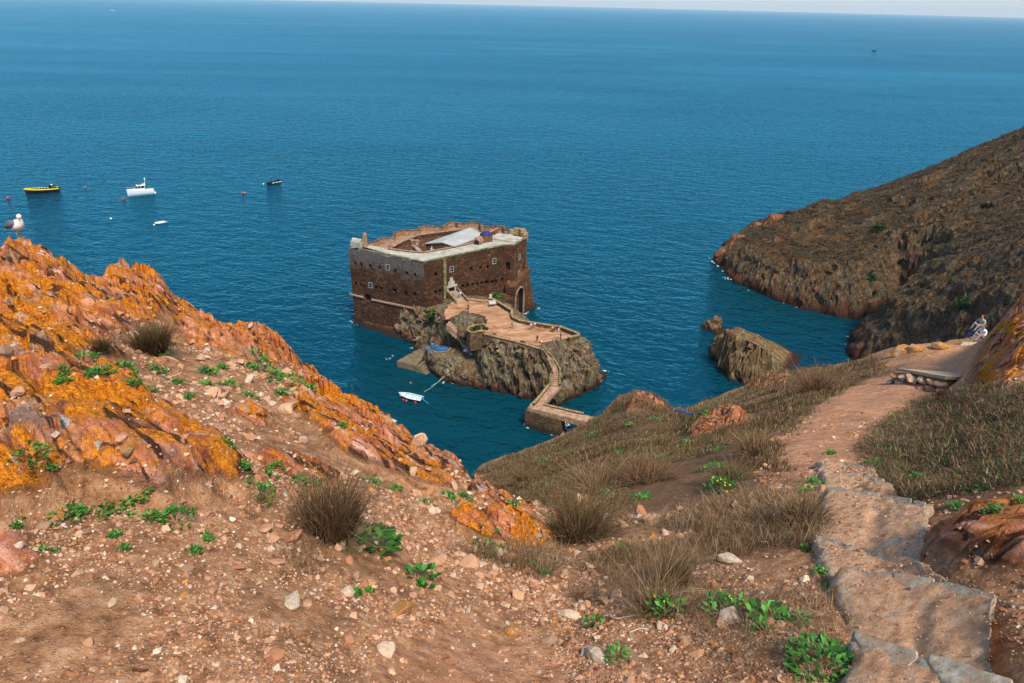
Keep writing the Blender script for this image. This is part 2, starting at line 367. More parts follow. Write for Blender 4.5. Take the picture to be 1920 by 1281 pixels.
M['bridgewall'] = masonry('bridge_masonry', (.14, .083, .046), streak=.8, sc=2.0)
k = NT('fort_terrace_screed', .9, .2); n = k.noise(.45, None, 6, .7)
c = k.ramp(n, [(.3, (.19, .175, .135)), (.5, (.36, .34, .285)), (.7, (.48, .46, .40))]); c = k.mix(k.ramp(k.noise(1.6, None, 5, .7), [(.58, 0), (.7, .6)]), c, (.22, .20, .12))
M['screed'] = k.done(c, k.bump(n, .3, .05))
k = NT('fort_roof_sheet', .8, .3); n = k.noise(.5, None, 5, .6); c = k.ramp(n, [(.3, (.25, .255, .245)), (.7, (.39, .395, .38))]); M['roof'] = k.done(c, k.bump(n, .1, .03))
k = NT('fort_coping_moss', .95, .1); n = k.noise(1.2, None, 5, .7); c = k.ramp(n, [(.35, (.055, .052, .020)), (.55, (.18, .155, .07)), (.7, (.40, .36, .27))]); M['coping'] = k.done(c, k.bump(n, .4, .05))
k = NT('fort_back_terrace_tile', .95, .1); n = k.noise(1.0, None, 5, .7); c = k.ramp(n, [(.3, (.15, .082, .045)), (.5, (.28, .165, .10)), (.7, (.42, .30, .21))]); M['tile'] = k.done(c, k.bump(n, .3, .05))
k = NT('plateau_dirt', .95, .1); n = k.noise(.5, k.mapv(k.pos(), (.5, 1.4, 1), (0, 0, -.5)), 6, .7, .5)
c = k.ramp(n, [(.28, (.15, .066, .034)), (.48, (.34, .17, .088)), (.7, (.50, .31, .19))]); c = k.mix(k.ramp(k.noise(.22, k.mapv(k.pos(), loc=(2, 7, 0)), 4, .6), [(.62, 0), (.68, .8)]), c, (.50, .46, .38))
c = k.mix(k.ramp(k.noise(.5, k.mapv(k.pos(), loc=(8, 7, 0)), 5, .65), [(.60, 0), (.68, .7)]), c, (.10, .065, .03)); M['plateau'] = k.done(c, k.bump(n, .5, .1))
k = NT('walkway_stone', .95, .1); n = k.noise(1.3, None, 6, .7); c = k.ramp(n, [(.3, (.16, .085, .05)), (.5, (.33, .20, .125)), (.7, (.47, .34, .24))]); M['walkway'] = k.done(c, k.bump(n, .5, .06))
k = NT('ochre_coping', .95, .1); n = k.noise(1.5, None, 5, .7); c = k.ramp(n, [(.32, (.085, .065, .032)), (.5, (.25, .17, .075)), (.7, (.42, .34, .23))]); M['ochre'] = k.done(c, k.bump(n, .4, .05))
k = NT('landing_concrete', .85, .3); n = k.noise(.9, None, 5, .65); c = k.ramp(n, [(.3, (.075, .055, .03)), (.7, (.21, .16, .09))]); M['landing'] = k.done(c, k.bump(n, .3, .05))
M['dark'] = plain('opening_shade', (.012, .010, .009), .9)  # near-black colour painting in the shade inside ports, arch and vault
M['frame'] = plain('weathered_white_frame', (.36, .35, .32), .8, .25)
M['white'] = plain('white_paint', (.72, .72, .70), .45, .08)
M['hullwhite'] = plain('white_gelcoat', (.74, .75, .75), .25, .05, spec=.5)
M['black'] = plain('black_rubber', (.010, .011, .014), .5, .3)
M['yellow'] = plain('yellow_tube', (.62, .47, .010), .45, .1)
M['red'] = plain('red_buoy', (.58, .015, .016), .4, .1)
M['pinkred'] = plain('faded_red_buoy', (.56, .08, .10), .4, .1)
M['orange'] = plain('orange_buoy', (.72, .33, .03), .4, .1)
M['blue'] = plain('blue_tarp', (.012, .07, .20), .6, .3)
M['royal'] = plain('royal_blue_cover', (.012, .022, .16), .6, .3)
M['cyan'] = plain('light_blue_plastic', (.03, .20, .38), .5, .2)
M['pipe'] = plain('blue_pipe', (.015, .16, .55), .4, .1)
M['glass'] = plain('dark_glass', (.010, .014, .020), .08, .2, spec=.6)
M['tealin'] = plain('pale_teal_interior', (.36, .50, .52), .6, .15)
M['wood'] = plain('dark_red_door', (.10, .022, .014), .7, .3)
M['grey'] = plain('grey_metal', (.25, .26, .27), .5, .2)
M['foam'] = plain('sea_foam', (.46, .54, .56), .9, .15, 2.0)
M['rope'] = plain('pale_rope', (.30, .42, .40), .9, .2)
M['bone'] = plain('bleached_twig', (.42, .36, .28), .9, .25)

# --- loose stones: each one gets its own tone
k = NT('loose_stone', .92, .2); r = k.rnd(); o = k.obj()
n = k.noise(2.2, o, 5, .65)
c = k.ramp(r, [(0, (.48, .26, .155)), (.18, (.54, .35, .22)), (.36, (.40, .175, .085)), (.5, (.58, .44, .31)), (.68, (.50, .30, .175)), (.86, (.33, .20, .125))], 'CONSTANT')
c = k.mix(k.ramp(n, [(.35, .3), (.55, 0)]), c, (.24, .12, .07)); c = k.mix(k.ramp(k.noise(1.1, k.mapv(o, loc=(4, 2, 8)), 4, .6), [(.62, 0), (.70, .85)]), c, (.50, .20, .02))
c = k.mix(k.ramp(k.noise(7, o, 3, .6), [(.62, 0), (.70, .5)]), c, (.68, .62, .54)); M['stone'] = k.done(c, k.bump(k.noise(3.5, o, 5, .7), .7, .012))
k = NT('white_stone', .9, .2); n = k.noise(2.5, k.obj(), 5, .7); M['wstone'] = k.done(k.ramp(n, [(.3, (.30, .21, .14)), (.5, (.46, .36, .26)), (.7, (.60, .52, .42))]), k.bump(n, .7, .015))
k = NT('gravel', .93, .15); M['gravel'] = k.done(k.mix(k.ramp(k.noise(60, None, 3), [(.3, .35), (.7, 0)]), k.attr('tone', 'Color'), (.12, .06, .035)))
k = NT('lichen_stone', .93, .15); o = k.obj(); n = k.noise(1.6, o, 5, .65); c = k.ramp(k.noise(3, o, 5, .7), [(.3, (.22, .13, .085)), (.7, (.46, .30, .20))])
c = k.mix(k.ramp(n, [(.44, 0), (.52, 1)]), c, k.ramp(k.noise(9, o, 4), [(.3, (.26, .085, .006)), (.7, (.60, .25, .02))])); c = k.mix(k.ramp(k.noise(2.6, k.mapv(o, loc=(3, 3, 3)), 5, .7), [(.58, 0), (.63, .9)]), c, (.40, .42, .40))
M['lichstone'] = k.done(c, k.bump(k.noise(4, o, 6, .7), .8, .02))
# --- plants take their blade colours from the mesh
def leaf_mat(name, rough=.75):
    k = NT(name, rough, .25); c = k.attr('tone', 'Color')
    k.done(c); d = k.n('ShaderNodeBsdfTranslucent'); k.put(d.inputs[0], c); mx = k.n('ShaderNodeMixShader'); mx.inputs[0].default_value = .25
    k.t.links.new(k.b.outputs[0], mx.inputs[1]); k.t.links.new(d.outputs[0], mx.inputs[2]); k.t.links.new(mx.outputs[0], k.t.nodes['Material Output'].inputs['Surface']); return k.m
M['blade'] = leaf_mat('dry_grass_blade', .85); M['leaf'] = leaf_mat('green_leaf', .55)
# --- steps
k = NT('step_concrete', .95, .15); n1 = k.noise(2.4, None, 7, .72); n2 = k.noise(16, None, 8, .76); nos = k.attr('nosing')
d = k.ramp(n2, [(.28, (.27, .12, .055)), (.5, (.64, .35, .19)), (.72, (.78, .54, .36))]); cem = k.ramp(n2, [(.3, (.22, .205, .155)), (.7, (.47, .44, .36))])
d = k.mix(k.ramp(k.noise(5, None, 4, .7), [(.56, 0), (.66, .5)]), d, (.62, .47, .36))
c = k.mix(k.ramp(k.math('ADD', nos, k.math('MULTIPLY', k.math('SUBTRACT', n1, .5), 1.5)), [(.44, 0), (.56, 1)]), d, cem)
c = k.mix(k.math('MULTIPLY', k.attr('rim'), .75), c, k.ramp(n2, [(.3, (.30, .25, .17)), (.7, (.60, .53, .41))])); c = k.mix(k.math('MULTIPLY', k.attr('rim'), k.ramp(k.noise(7, None, 6, .7), [(.52, 0), (.58, .9)])), c, (.46, .20, .02))
M['step'] = k.done(c, k.bump(k.math('ADD', n2, n1), .9, .05))
k = NT('platform_slab', .95, .1); n = k.noise(14, None, 8, .75); c = k.mix(k.ramp(k.noise(4.5, None, 6, .7), [(.46, 0), (.58, .8)]), k.ramp(n, [(.32, (.16, .13, .09)), (.5, (.37, .32, .235)), (.68, (.57, .51, .39))]), (.42, .24, .14)); c = k.mix(k.ramp(k.noise(9, k.mapv(k.pos(), loc=(3, 1, 5)), 6, .7), [(.60, 0), (.66, .8)]), c, (.45, .21, .03)); M['slab'] = k.done(c, k.bump(n, .6, .02))
# ------------------------------------------------------------------ the hillside: a height field over the plan
SIL_L = [(-150,540,14),(0,488,14.5),(25,470,15),(60,466,15.2),(100,478,15),(130,506,14.6),(165,531,14.8),(215,524,16.5),(270,515,17),(305,533,16.5),(350,570,15.5),
         (400,600,14.8),(450,612,14.2),(500,621,13.8),(545,650,13),(580,690,12),(640,735,11),(700,765,10.3),(750,790,9.6),(785,838,8.8),(860,872,7.3),(885,897,6.8)]
SIL_R = [(896,880,40),(930,867,55),(960,855,70),(1010,833,90),(1063,812,104),(1110,788,101),(1150,765,97),(1190,748,93),(1230,758,85),(1280,766,72),(1340,745,63),
         (1400,722,56),(1480,697,49),(1580,683,43),(1640,662,40),(1690,648,38),(1760,640,40),(1840,630,42),(1862,628,36),(1890,592,29),(1920,557,26),(2050,520,22)]
_ct = []
for a, rows in {-60: [(1,.08),(5,.08),(15,.10)], -48: [(1,.13),(5,.13)], -37: [(1,.17),(4,.17),(9,.18)], -30: [(1,.22),(4,.23),(9,.25)], -20: [(1,.33),(4,.34),(8,.355)],
                -11: [(1,.44),(4,.45)], -4.6: [(1,.50),(3,.51),(9.5,.63),(12,.71),(15,.74),(40,.75),(100,.76)], -3.4: [(9,.66),(12,.715),(20,.72)], -2: [(1,.53),(3,.535),(6,.545),(11,.715),(100,.715)],
                0: [(1,.54),(3,.55),(5.7,.56),(10,.69),(30,.70)], 4: [(1,.55),(3,.56),(6,.60),(12,.655),(40,.665)], 8: [(1,.55),(3,.57),(10,.61),(30,.622)],
                12: [(1,.52),(3,.54),(10,.56),(40,.57)], 14: [(25,.57),(45,.573)], 16.5: [(12,.555),(25,.566),(45,.570)], 31.5: [(20,.405),(28,.395)], 33.2: [(27,.38)], 35: [(24,.371),(31,.364)], 36.4: [(24,.357),(30,.352),(36,.346)], 21.6: [(1,.46),(4,.49),(15,.50)], 28.7: [(1,.40),(5,.42),(15,.425)], 33: [(2,.38),(7,.40),(18,.392)], 37: [(1,.34),(4,.355),(10,.36),(20,.355)],
                42: [(1,.28),(5,.28),(12,.25)], 50: [(1,.20),(5,.20),(12,.18)], 62: [(1,.10),(10,.08),(40,.1)]}.items():
    for r, s in rows: _ct.append((a, r, s))
_rim = []
for lst in (SIL_L, SIL_R):
    for x, y, r in lst:
        d = ray(x, y + (17 if lst is SIL_L else 0)); T = -d[2] / math.hypot(d[0], d[1]); a = math.degrees(math.atan2(d[0], d[1])); _ct.append((a, r, T - 1.65 / r)); _rim.append((a, r))
_sf = tps([(a / 10, math.log(r)) for a, r, s in _ct], [s for a, r, s in _ct], 1e-4)
_ra = np.array([a for a, r in _rim]); _rr = np.array([r for a, r in _rim])
def H0(x, y):
    x = np.asarray(x, float); y = np.asarray(y, float)
    r = np.maximum(np.hypot(x, y), .02); az = np.degrees(np.arctan2(x, np.maximum(y, -.3 * r))); az = np.clip(az, -64, 64)
    s = _sf(az / 10, np.log(np.clip(r, .8, 120)))
    rim = np.interp(az, _ra, _rr); K = np.interp(az, [-15, -11, -7, -4.4, -3.4, -1, 2, 8, 20, 50], [1.1, .8, .4, .08, .08, .3, .9, 1.1, 1.0, .7])
    w = .04 * rim; rm_ = rim * 1.10; over = np.where(r - rm_ > 6 * w, r - rm_, w * np.log1p(np.exp(np.clip((r - rm_) / w, -30, 30))))
    rough = np.minimum(.011 * r, .4) * fbm(x * .55 + 3, y * .55, 1.7, 3) * sstep(1.5, 5, r)
    return CZ - 1.65 - s * r - K * over + rough
_gr = np.exp(np.linspace(math.log(.6), math.log(150), 1300))
def G0(px, py, off=0.0, Hf=None):            # where a sight line meets the hillside
    d = ray(px, py); h = math.hypot(d[0], d[1]); x = d[0] / h * _gr; y = d[1] / h * _gr; z = CZ + d[2] / h * _gr
    g = (Hf or H0)(x, y) + off; i = np.argmax(z < g)
    if not (z[i] < g[i]): i = len(_gr) - 1
    if i > 0:
        a = (z[i-1] - g[i-1]) / max(1e-9, (z[i-1] - g[i-1]) - (z[i] - g[i]))
        return Vector((x[i-1] + (x[i] - x[i-1]) * a, y[i-1] + (y[i] - y[i-1]) * a, z[i-1] + (z[i] - z[i-1]) * a))
    return Vector((x[i], y[i], z[i]))
def plan(poly): return [tuple(G0(a, b))[:2] for a, b in poly]
# plan outlines of bare rock, trail and grass on that slope: (outline, rise, edge softness, lichen)
ROCKS = [
 ([(-140,480),(0,478),(60,462),(130,498),(170,534),(215,520),(270,512),(345,568),(330,602),(240,640),(200,632),(235,690),(160,690),(150,742),(60,742),(-140,770)], .22, .35, 1.0),
 ([(-140,770),(0,752),(110,738),(200,748),(285,765),(312,815),(380,832),(470,888),(492,925),(410,930),(330,955),(200,938),(130,930),(60,965),(-140,1010)], .28, .18, 1.0),
 ([(325,600),(350,568),(450,606),(500,618),(560,660),(592,708),(560,705),(480,690),(420,672),(340,640)], .16, .3, .8),
 ([(540,768),(605,722),(700,762),(755,795),(800,852),(868,880),(905,918),(850,930),(740,905),(660,870),(600,815)], .16, .25, 1.0),
 ([(380,842),(470,860),(560,862),(640,905),(600,915),(500,885),(430,872)], .10, .15, .9),
 ([(420,770),(470,765),(520,790),(480,800)], .08, .12, .9),
 ([(838,985),(900,968),(985,978),(1045,1012),(1005,1034),(900,1018)], .09, .06, 1.0),
 ([(880,905),(950,935),(1010,962),(990,972),(930,955),(880,930)], .08, .10, .9),
 ([(1960,540),(1900,582),(1852,645),(1812,720),(1832,752),(1880,742),(1960,690)], .35, .5, 1.0),
 ([(1738,1045),(1762,1002),(1850,986),(1960,985),(1990,1110),(1880,1085),(1800,1076)], .22, .10, .45),
 ([(1290,815),(1330,795),(1385,782),(1392,798),(1340,815),(1295,828)], .3, .25, .45),
 ([(1140,772),(1185,742),(1225,752),(1240,772),(1180,778)], 1.3, 1.2, .35),
 ([(1392,726),(1440,708),(1480,705),(1470,718),(1410,732)], .25, .4, .5),
 ([(0,1020),(60,1010),(70,1090),(-60,1110)], .05, .08, .5)]
ROCKS = [(plan(p), h, w, l) for p, h, w, l in ROCKS]
TRAIL = [plan([(1535,885),(1485,895),(1460,852),(1500,802),(1560,750),(1622,714),(1692,702),(1745,725),(1690,762),(1640,812),(1612,850),(1655,872)]),
         plan([(1690,702),(1735,682),(1762,668),(1790,650),(1842,640),(1832,666),(1802,722),(1778,748),(1735,742)]),
         plan([(745,1236),(880,1186),(1000,1222),(1040,1300),(760,1320)])]
GRASS = [plan([(898,884),(960,858),(1063,816),(1110,792),(1190,758),(1280,770),(1400,728),(1480,702),(1580,688),(1640,672),(1665,700),(1560,748),(1500,800),(1455,850),(1475,900),(1440,930),(1330,955),(1250,985),(1120,975),(1010,945)]),
         plan([(1625,862),(1660,815),(1745,752),(1800,745),(1830,756),(1960,735),(1960,985),(1760,985),(1745,930)])]
FLAT = plan([(200,640),(330,610),(420,680),(560,712),(640,820),(700,870),(620,900),(500,900),(390,830),(310,810),(290,760),(160,740),(160,695)])
STEEP = (-.62, -.78)                         # strike of the rock beds in plan
UPPER = plan([(1683,690),(1712,668),(1740,660),(1790,646),(1850,638),(1850,660),(1815,715),(1785,722)])
STEPBED = plan([(1610,1400),(1575,1190),(1560,1060),(1520,1000),(1548,905),(1530,862),(1645,878),(1665,895),(1745,943),(1740,1062),(1885,1121),(1960,1300),(1960,1420)])
def zones(x, y):
    rk = np.zeros_like(x); ri = np.zeros_like(x); li = np.zeros_like(x)
    for poly, h, w, l in ROCKS:
        bx = [p[0] for p in poly]; by = [p[1] for p in poly]; mm = (x > min(bx) - 3 * w) & (x < max(bx) + 3 * w) & (y > min(by) - 3 * w) & (y < max(by) + 3 * w)
        if not mm.any(): continue
        d = sd_poly(x[mm], y[mm], poly) + .5 * w * fbm(x[mm] / w * .8, y[mm] / w * .8, 2.2, 3)
        m = 1 - sstep(-w, w, d)
        rk[mm] = np.maximum(rk[mm], m); ri[mm] = np.maximum(ri[mm], m * h); li[mm] = np.where(m > .02, np.maximum(li[mm], l), li[mm])
    return rk, ri, li
def H(x, y):
    x = np.asarray(x, float); y = np.asarray(y, float); sh = x.shape; x = x.ravel(); y = y.ravel()
    r = np.hypot(x, y); rk, ri, li = zones(x, y)
    az = np.degrees(np.arctan2(x, y)); back = sstep(1.0, 1.15, r / np.interp(az, _ra, _rr)) * (az < -5.5); rk = np.maximum(rk, .5 * back)
    u = x * .78 - y * .62; v = x * .62 + y * .78
    bed = ridged(u * .35, v * 1.7, 3.3, 4, .55); blk = fbm(x * 1.3, y * 1.3, 8.1, 4, .55)
    z = H0(x, y) + ri + rk * np.minimum(.04 + .022 * r, .45) * (.5 * bed + .5 * blk) * sstep(.5, 3, r)
    q = rk > .01
    if q.any():
        uu, vv, am = u[q], v[q], np.minimum(.035 + .017 * r[q], .4) * rk[q] * sstep(.8, 3, r[q]); sc = np.maximum(1.0, r[q] * 0 + 1.0)
        wx = .25 * fbm(x[q] * 1.1, y[q] * 1.1, 6.1, 2); h1, e1_ = worley(uu * .75 + wx, vv * 1.5 + wx, 3); h2, e2_ = worley(uu * 2.4 + 2 * wx, vv * 4.4, 11); h3, e3_ = worley(uu * 7 + 3 * wx, vv * 11, 21)
        z[q] += am * (.75 * h1 + .40 * h2 + .20 * h3 - .55 * np.exp(-(e1_ / .07) ** 2) - .22 * np.exp(-(e2_ / .09) ** 2) + .22 * fbm(x[q] * 5, y[q] * 5, 4.2, 3, .6))
    q = (x > 8) & (r < 48)
    if q.any(): z[q] += .10 * (1 - sstep(-.25, .35, sd_poly(x[q], y[q], UPPER)))
    q = (x > .5) & (r < 12)
    if q.any(): z[q] -= .16 * (1 - sstep(-.18, .02, sd_poly(x[q], y[q], STEPBED)))
    nr = np.minimum(1, 6 / r)
    z = z + (1 - rk * .5) * (.035 * fbm(x * 2.3, y * 2.3, 5.5, 3) + .016 * nr * fbm(x * 11, y * 11, 2.5, 3)) * sstep(.4, 1.5, r)
    return z.reshape(sh)
def Hs(x, y): return float(H(np.array([x]), np.array([y]))[0])
def G(px, py, off=0.0): return G0(px, py, off, H)
def near_mask(x, y, polys, soft):
    m = np.zeros_like(x)
    for p in polys: m = np.maximum(m, 1 - sstep(-soft, soft, sd_poly(x, y, p)))
    return m
_az = np.radians(np.concatenate([np.linspace(-64, -44, 30)[:-1], np.linspace(-44, 46, 720), np.linspace(46, 64, 28)[1:]]))
_rad = np.concatenate([np.exp(np.linspace(math.log(.35), math.log(18), 500))[:-1], np.exp(np.linspace(math.log(18), math.log(165), 230))])
_RR, _AA = np.meshgrid(_rad, _az, indexing='ij'); _X = _RR * np.sin(_AA); _Y = _RR * np.cos(_AA)
_Z = np.maximum(H(_X, _Y), -6.0)
_rk, _ri, _li = zones(_X.ravel(), _Y.ravel()); _rimv = np.interp(np.degrees(_AA.ravel()), _ra, _rr)
_bk = sstep(1.0, 1.15, _RR.ravel() / _rimv); _rk = np.maximum(_rk, _bk); _li = np.where(_bk > .01, np.maximum(_li, .8), _li)
_pa = np.zeros(_X.size); _mm = (_X.ravel() > -2) & (_RR.ravel() > 1); _pa[_mm] = near_mask(_X.ravel()[_mm], _Y.ravel()[_mm], TRAIL, .25)
_gm = np.zeros(_X.size); _gm[_mm] = near_mask(_X.ravel()[_mm], _Y.ravel()[_mm], GRASS, .6)
_fl = near_mask(_X.ravel(), _Y.ravel(), [FLAT], .3)
_hum = np.clip(.24 + .75 * _gm + .12 * _fl - _pa, 0, 1)
_P = np.stack([_X, _Y, _Z], -1)
_keep = (_Z > -5.9)
_fc = grid_faces(*_X.shape); _fc = _fc[_keep.ravel()[_fc].any(1)]
_used = np.unique(_fc); _re = np.full(_X.size, -1); _re[_used] = np.arange(len(_used))
hillside = mesh_np('hillside', _P.reshape(-1, 3)[_used], _re[_fc], M['ground'], smooth=False, attrs=dict(rock=_rk[_used], lichen=_li[_used], path=_pa[_used], humus=_hum[_used]))
tag(hillside, 'steep stony hillside of reddish dirt with orange lichen rock', kind='structure')
print('hillside', len(_fc))

# ------------------------------------------------------------------ cliffs: a top surface falling to a shoreline, broken up by tilted beds
def cliff_grid(x0, x1, y0, y1, step, hfun, amp, beds, seed=0.0, f=1.0, post=None):
    nx = int((x1 - x0) / step) + 1; ny = int((y1 - y0) / step) + 1
    Y, X = np.meshgrid(np.linspace(y0, y1, ny), np.linspace(x0, x1, nx), indexing='ij')
    Z = hfun(X, Y); P = np.stack([X, Y, Z], -1); n = grid_normals(P)
    a, b, c = beds
    q = X * a + Y * b + Z * c
    d = amp * (.75 * ridged(q * .45 * f + seed, (X - Y) * .10 * f, Z * .10 * f + seed, 5, .55) + .65 * fbm(X * .55 * f + seed, Y * .55 * f, Z * .55 * f, 5, .55))
    steep = 1 - n[..., 2]
    d = d * (.15 + 1.2 * sstep(.08, .5, steep))
    P = P + n * d[..., None]
    if post is not None: P = post(P)
    P[..., 2] = np.where(Z < -2.5, np.minimum(P[..., 2], -2.0), P[..., 2])
    keep = (P[..., 2] > -1.5).ravel(); fc = grid_faces(ny, nx); fc = fc[keep[fc].any(1)]
    us = np.unique(fc); re = np.full(X.size, -1); re[us] = np.arange(len(us))
    return P.reshape(-1, 3)[us], re[fc]
def blocks(amp, fa, fb):                      # breaks a cliff face into fractured blocks
    def f(P):
        n = grid_normals(P); steep = sstep(.12, .45, 1 - n[..., 2]); u = (P[..., 0] - P[..., 1]) * .7; w = P[..., 2] * .8 + (P[..., 0] + P[..., 1]) * .35; q = .6 * fbm(P[..., 0] * .3, P[..., 1] * .3, P[..., 2] * .3, 2)
        h1, e1 = worley(u * fb + q, w * fa + q, 5); h2, e2 = worley(u * fb * 2.7 + q, w * fa * 2.7, 17)
        d = amp * steep * (.9 * h1 + .4 * h2 - .6 * np.exp(-(e1 / .08) ** 2) - .3 * np.exp(-(e2 / .1) ** 2)); return P + n * d[..., None]
    return f
def block(X, Y, top, base, zt, k=1.6, under=-3.0):
    """plateau of height zt inside outline top, cliff out to outline base"""
    dt = np.maximum(sd_poly(X, Y, top), 0); sb = sd_poly(X, Y, base); db = np.maximum(-sb, 0)
    s = np.where(sb < 0, dt / (dt + db + 1e-6), 1); z = (zt if not callable(zt) else zt(X, Y)) * (1 - s ** k)
    return np.where(sb < 0, z, np.maximum(under, -sb * 1.2))
# ------------------------------------------------------------------ sea
_rs = np.concatenate([np.linspace(30, 420, 130), np.exp(np.linspace(math.log(430), math.log(36000), 60))]); _as = np.radians(np.linspace(-75, 75, 260))
_R2, _A2 = np.meshgrid(_rs, _as, indexing='ij'); _sx = _R2 * np.sin(_A2); _sy = _R2 * np.cos(_A2)
_sz = -(_sx ** 2 + _sy ** 2) / (2 * 6371000.0)
SHOAL = [((-6, 140), 22), ((10, 128), 16), ((75, 182), 22), ((58, 142), 14), ((0, 95), 34), ((-20, 122), 20)]
_sh = np.zeros(_sx.size)
for (a, b), w in SHOAL: _sh = np.maximum(_sh, np.exp(-(((_sx.ravel() - a) ** 2 + (_sy.ravel() - b) ** 2) / (w * w))))
sea = mesh_np('sea', np.stack([_sx, _sy, _sz], -1).reshape(-1, 3), grid_faces(*_sx.shape), M['sea'], attrs=dict(shoal=_sh))
tag(sea, kind='structure')

# ------------------------------------------------------------------ headland across the cove
_hp = [(1365,452,228),(1450,412,245),(1640,357,262),(1780,302,272),(1920,242,280),(2060,195,288),(1420,490,205),(1460,485,205),(1500,480,205),(1560,485,204),(1600,490,203),(1640,500,203),(1600,440,224),(1700,450,216),
       (1800,400,226),(1900,330,246),(1660,640,160),(1750,600,157),(1850,560,152),(1920,500,162),(1760,500,196),(1660,555,186),(1700,525,186),(2000,450,170),(1620,530,193)]
_hw = [at(*q) for q in _hp]
_hx = [(q.x, q.y) for q in _hw]; _hz = [q.z for q in _hw]
for q, z in [((75,231),2),((88,242),2),((103,255),2),((122.6,263),3),((142,271),4),((171,275),8),((196,278),14),((231,280),24),((230,180),60),((160,110),38),((110,95),24),((215,215),52)]: _hx.append(q); _hz.append(z)
_hf = tps([(a / 50, b / 50) for a, b in _hx], _hz, 1e-3)
HSHORE = [tuple(U(*q, 0))[:2] for q in [(1356,512),(1376,529),(1420,549),(1500,576),(1560,590),(1604,596)]] + [(111, 182), (109, 172)] + [tuple(U(*q, 0))[:2] for q in [(1604,628),(1592,668)]] + \
         [(84, 128), (92, 108), (106, 88), (130, 70), (300, 60), (300, 300), (231, 284), (196, 280), (171, 277), (142, 272), (122, 265), (103, 257), (87, 243), (74, 230), (66, 214)]
def head_h(X, Y):
    d = sd_poly(X, Y, HSHORE) + 1.6 * fbm(X * .12, Y * .12, 3.1, 3)
    t = np.maximum(_hf(X / 50, Y / 50), 3.0) + 1.3 * fbm(X * .05, Y * .05, 6.6, 4)
    t = t + 4.2 * np.maximum(0, ridged(X * .045 + Y * .02, Y * .05 - X * .02, 4.4, 4) - .42) + 1.5 * np.maximum(0, ridged(X * .13, Y * .13, 1.4, 3) - .45)
    cl = np.clip(-d / 7.0, 0, 1) ** .6
    return np.where(d < 0, t * cl, np.maximum(-3, -d))
V, Fc = cliff_grid(56, 260, 64, 302, .55, head_h, 1.3, (.8, .35, .45), 3.0, .9, blocks(.75, .16, .30))
headland = mesh_np('headland', V, Fc, M['headland'], smooth=False); tag(headland, kind='structure')

# ------------------------------------------------------------------ islet the fort stands on
ZP = 11.0
def PU(lst, z): return [tuple(U(a, b, z))[:2] for a, b in lst]
TOP = PU([(828,586),(832,603),(858,612),(880,622),(908,628),(945,637),(980,646),(1013,656),(1020,646),(1062,640),(1088,634),(1050,619),(996,611),(966,603),(962,590),(925,567),(880,562),(850,560)], ZP)
BASE = [tuple(U(*q, 4.0))[:2] for q in [(806,640),(842,650),(886,655),(893,668)]] + PU([(908,730),(960,739),(1002,750),(1050,764),(1075,745),(1100,738),(1118,722)], 0) + [(19.5, 134), (17, 140), (12, 143), (6, 146), (4, 152), (0, 158), (-2, 166), (-20, 160)]
LEDGE = PU([(797,657),(815,648),(842,645),(884,647),(898,660),(884,670),(845,671),(822,668)], 4.2)
LEDGEB = PU([(782,650),(803,690),(832,714),(870,724),(912,730)], 0) + [(-4, 136), (-15, 146), (-22, 146)]
STAIR_L = [U(840, 606, ZP + .25), U(856, 622, 9.4), U(870, 640, 6.6), U(879, 652, 4.5)]
STAIR_R = [U(1015, 655, ZP + .25), U(1028, 671, 9.3), U(1036, 684, 8.0), U(1042, 698, 6.6), U(1040, 724, 4.45)]
def cut_stairs(P):                            # the stairs are cut into the rock
    for line, w in ((STAIR_L, 1.3), (STAIR_R, 1.35)):
        for i in range(len(line) - 1):
            a, b = line[i], line[i + 1]; L = (b.x - a.x) ** 2 + (b.y - a.y) ** 2; t = np.clip(((P[..., 0] - a.x) * (b.x - a.x) + (P[..., 1] - a.y) * (b.y - a.y)) / L, 0, 1)
            d = np.hypot(P[..., 0] - a.x - t * (b.x - a.x), P[..., 1] - a.y - t * (b.y - a.y)); zs = a.z + (b.z - a.z) * t - .45 + np.clip(d - w, 0, 9) * 2.2
            P[..., 2] = np.minimum(P[..., 2], np.where(d < w + 2.5, zs, 99))
    return P
SKIRT = [(-27, 153.5), (-21, 150.5), (-14, 150), (-10, 154), (-14, 160), (-22, 158)]
SKIRTB = PU([(662,606),(690,612),(720,618),(750,628),(772,642),(775,655),(800,660)], 0) + [(-12, 140), (-4, 150), (0, 162), (-20, 168), (-40, 168)]
FOOT = [(-40, 160.5), (-22, 152), (-2, 165.5), (3, 172), (2, 178), (-12, 182), (-28, 177)]
FOOTB = [(-41, 160.5), (-39, 157.8), (-30, 152), (-22, 148.5), (-1, 162), (6.5, 172), (5, 180), (-12, 186), (-30, 180)]
TOE = PU([(1088,690),(1105,688),(1122,700),(1105,712)], 4.0); TOEB = PU([(1070,742),(1100,738),(1122,722),(1141,703),(1120,692),(1090,680)], 0)
PIER = PU([(1000,772),(1008,766),(1030,780),(1040,790),(1004,790)], 1.5); PIERB = PU([(993,800),(1000,765),(1040,785),(1060,800),(1046,814),(1015,808)], 0)
KNOB = PU([(1016,648),(1030,643),(1060,641),(1062,648),(1040,660),(1022,662)], ZP)
KNOB2 = PU([(862,597),(872,592),(898,608),(905,616),(884,618),(868,610)], ZP)
SHELF = PU([(672,608),(700,616),(722,621),(700,612)], 1.0)
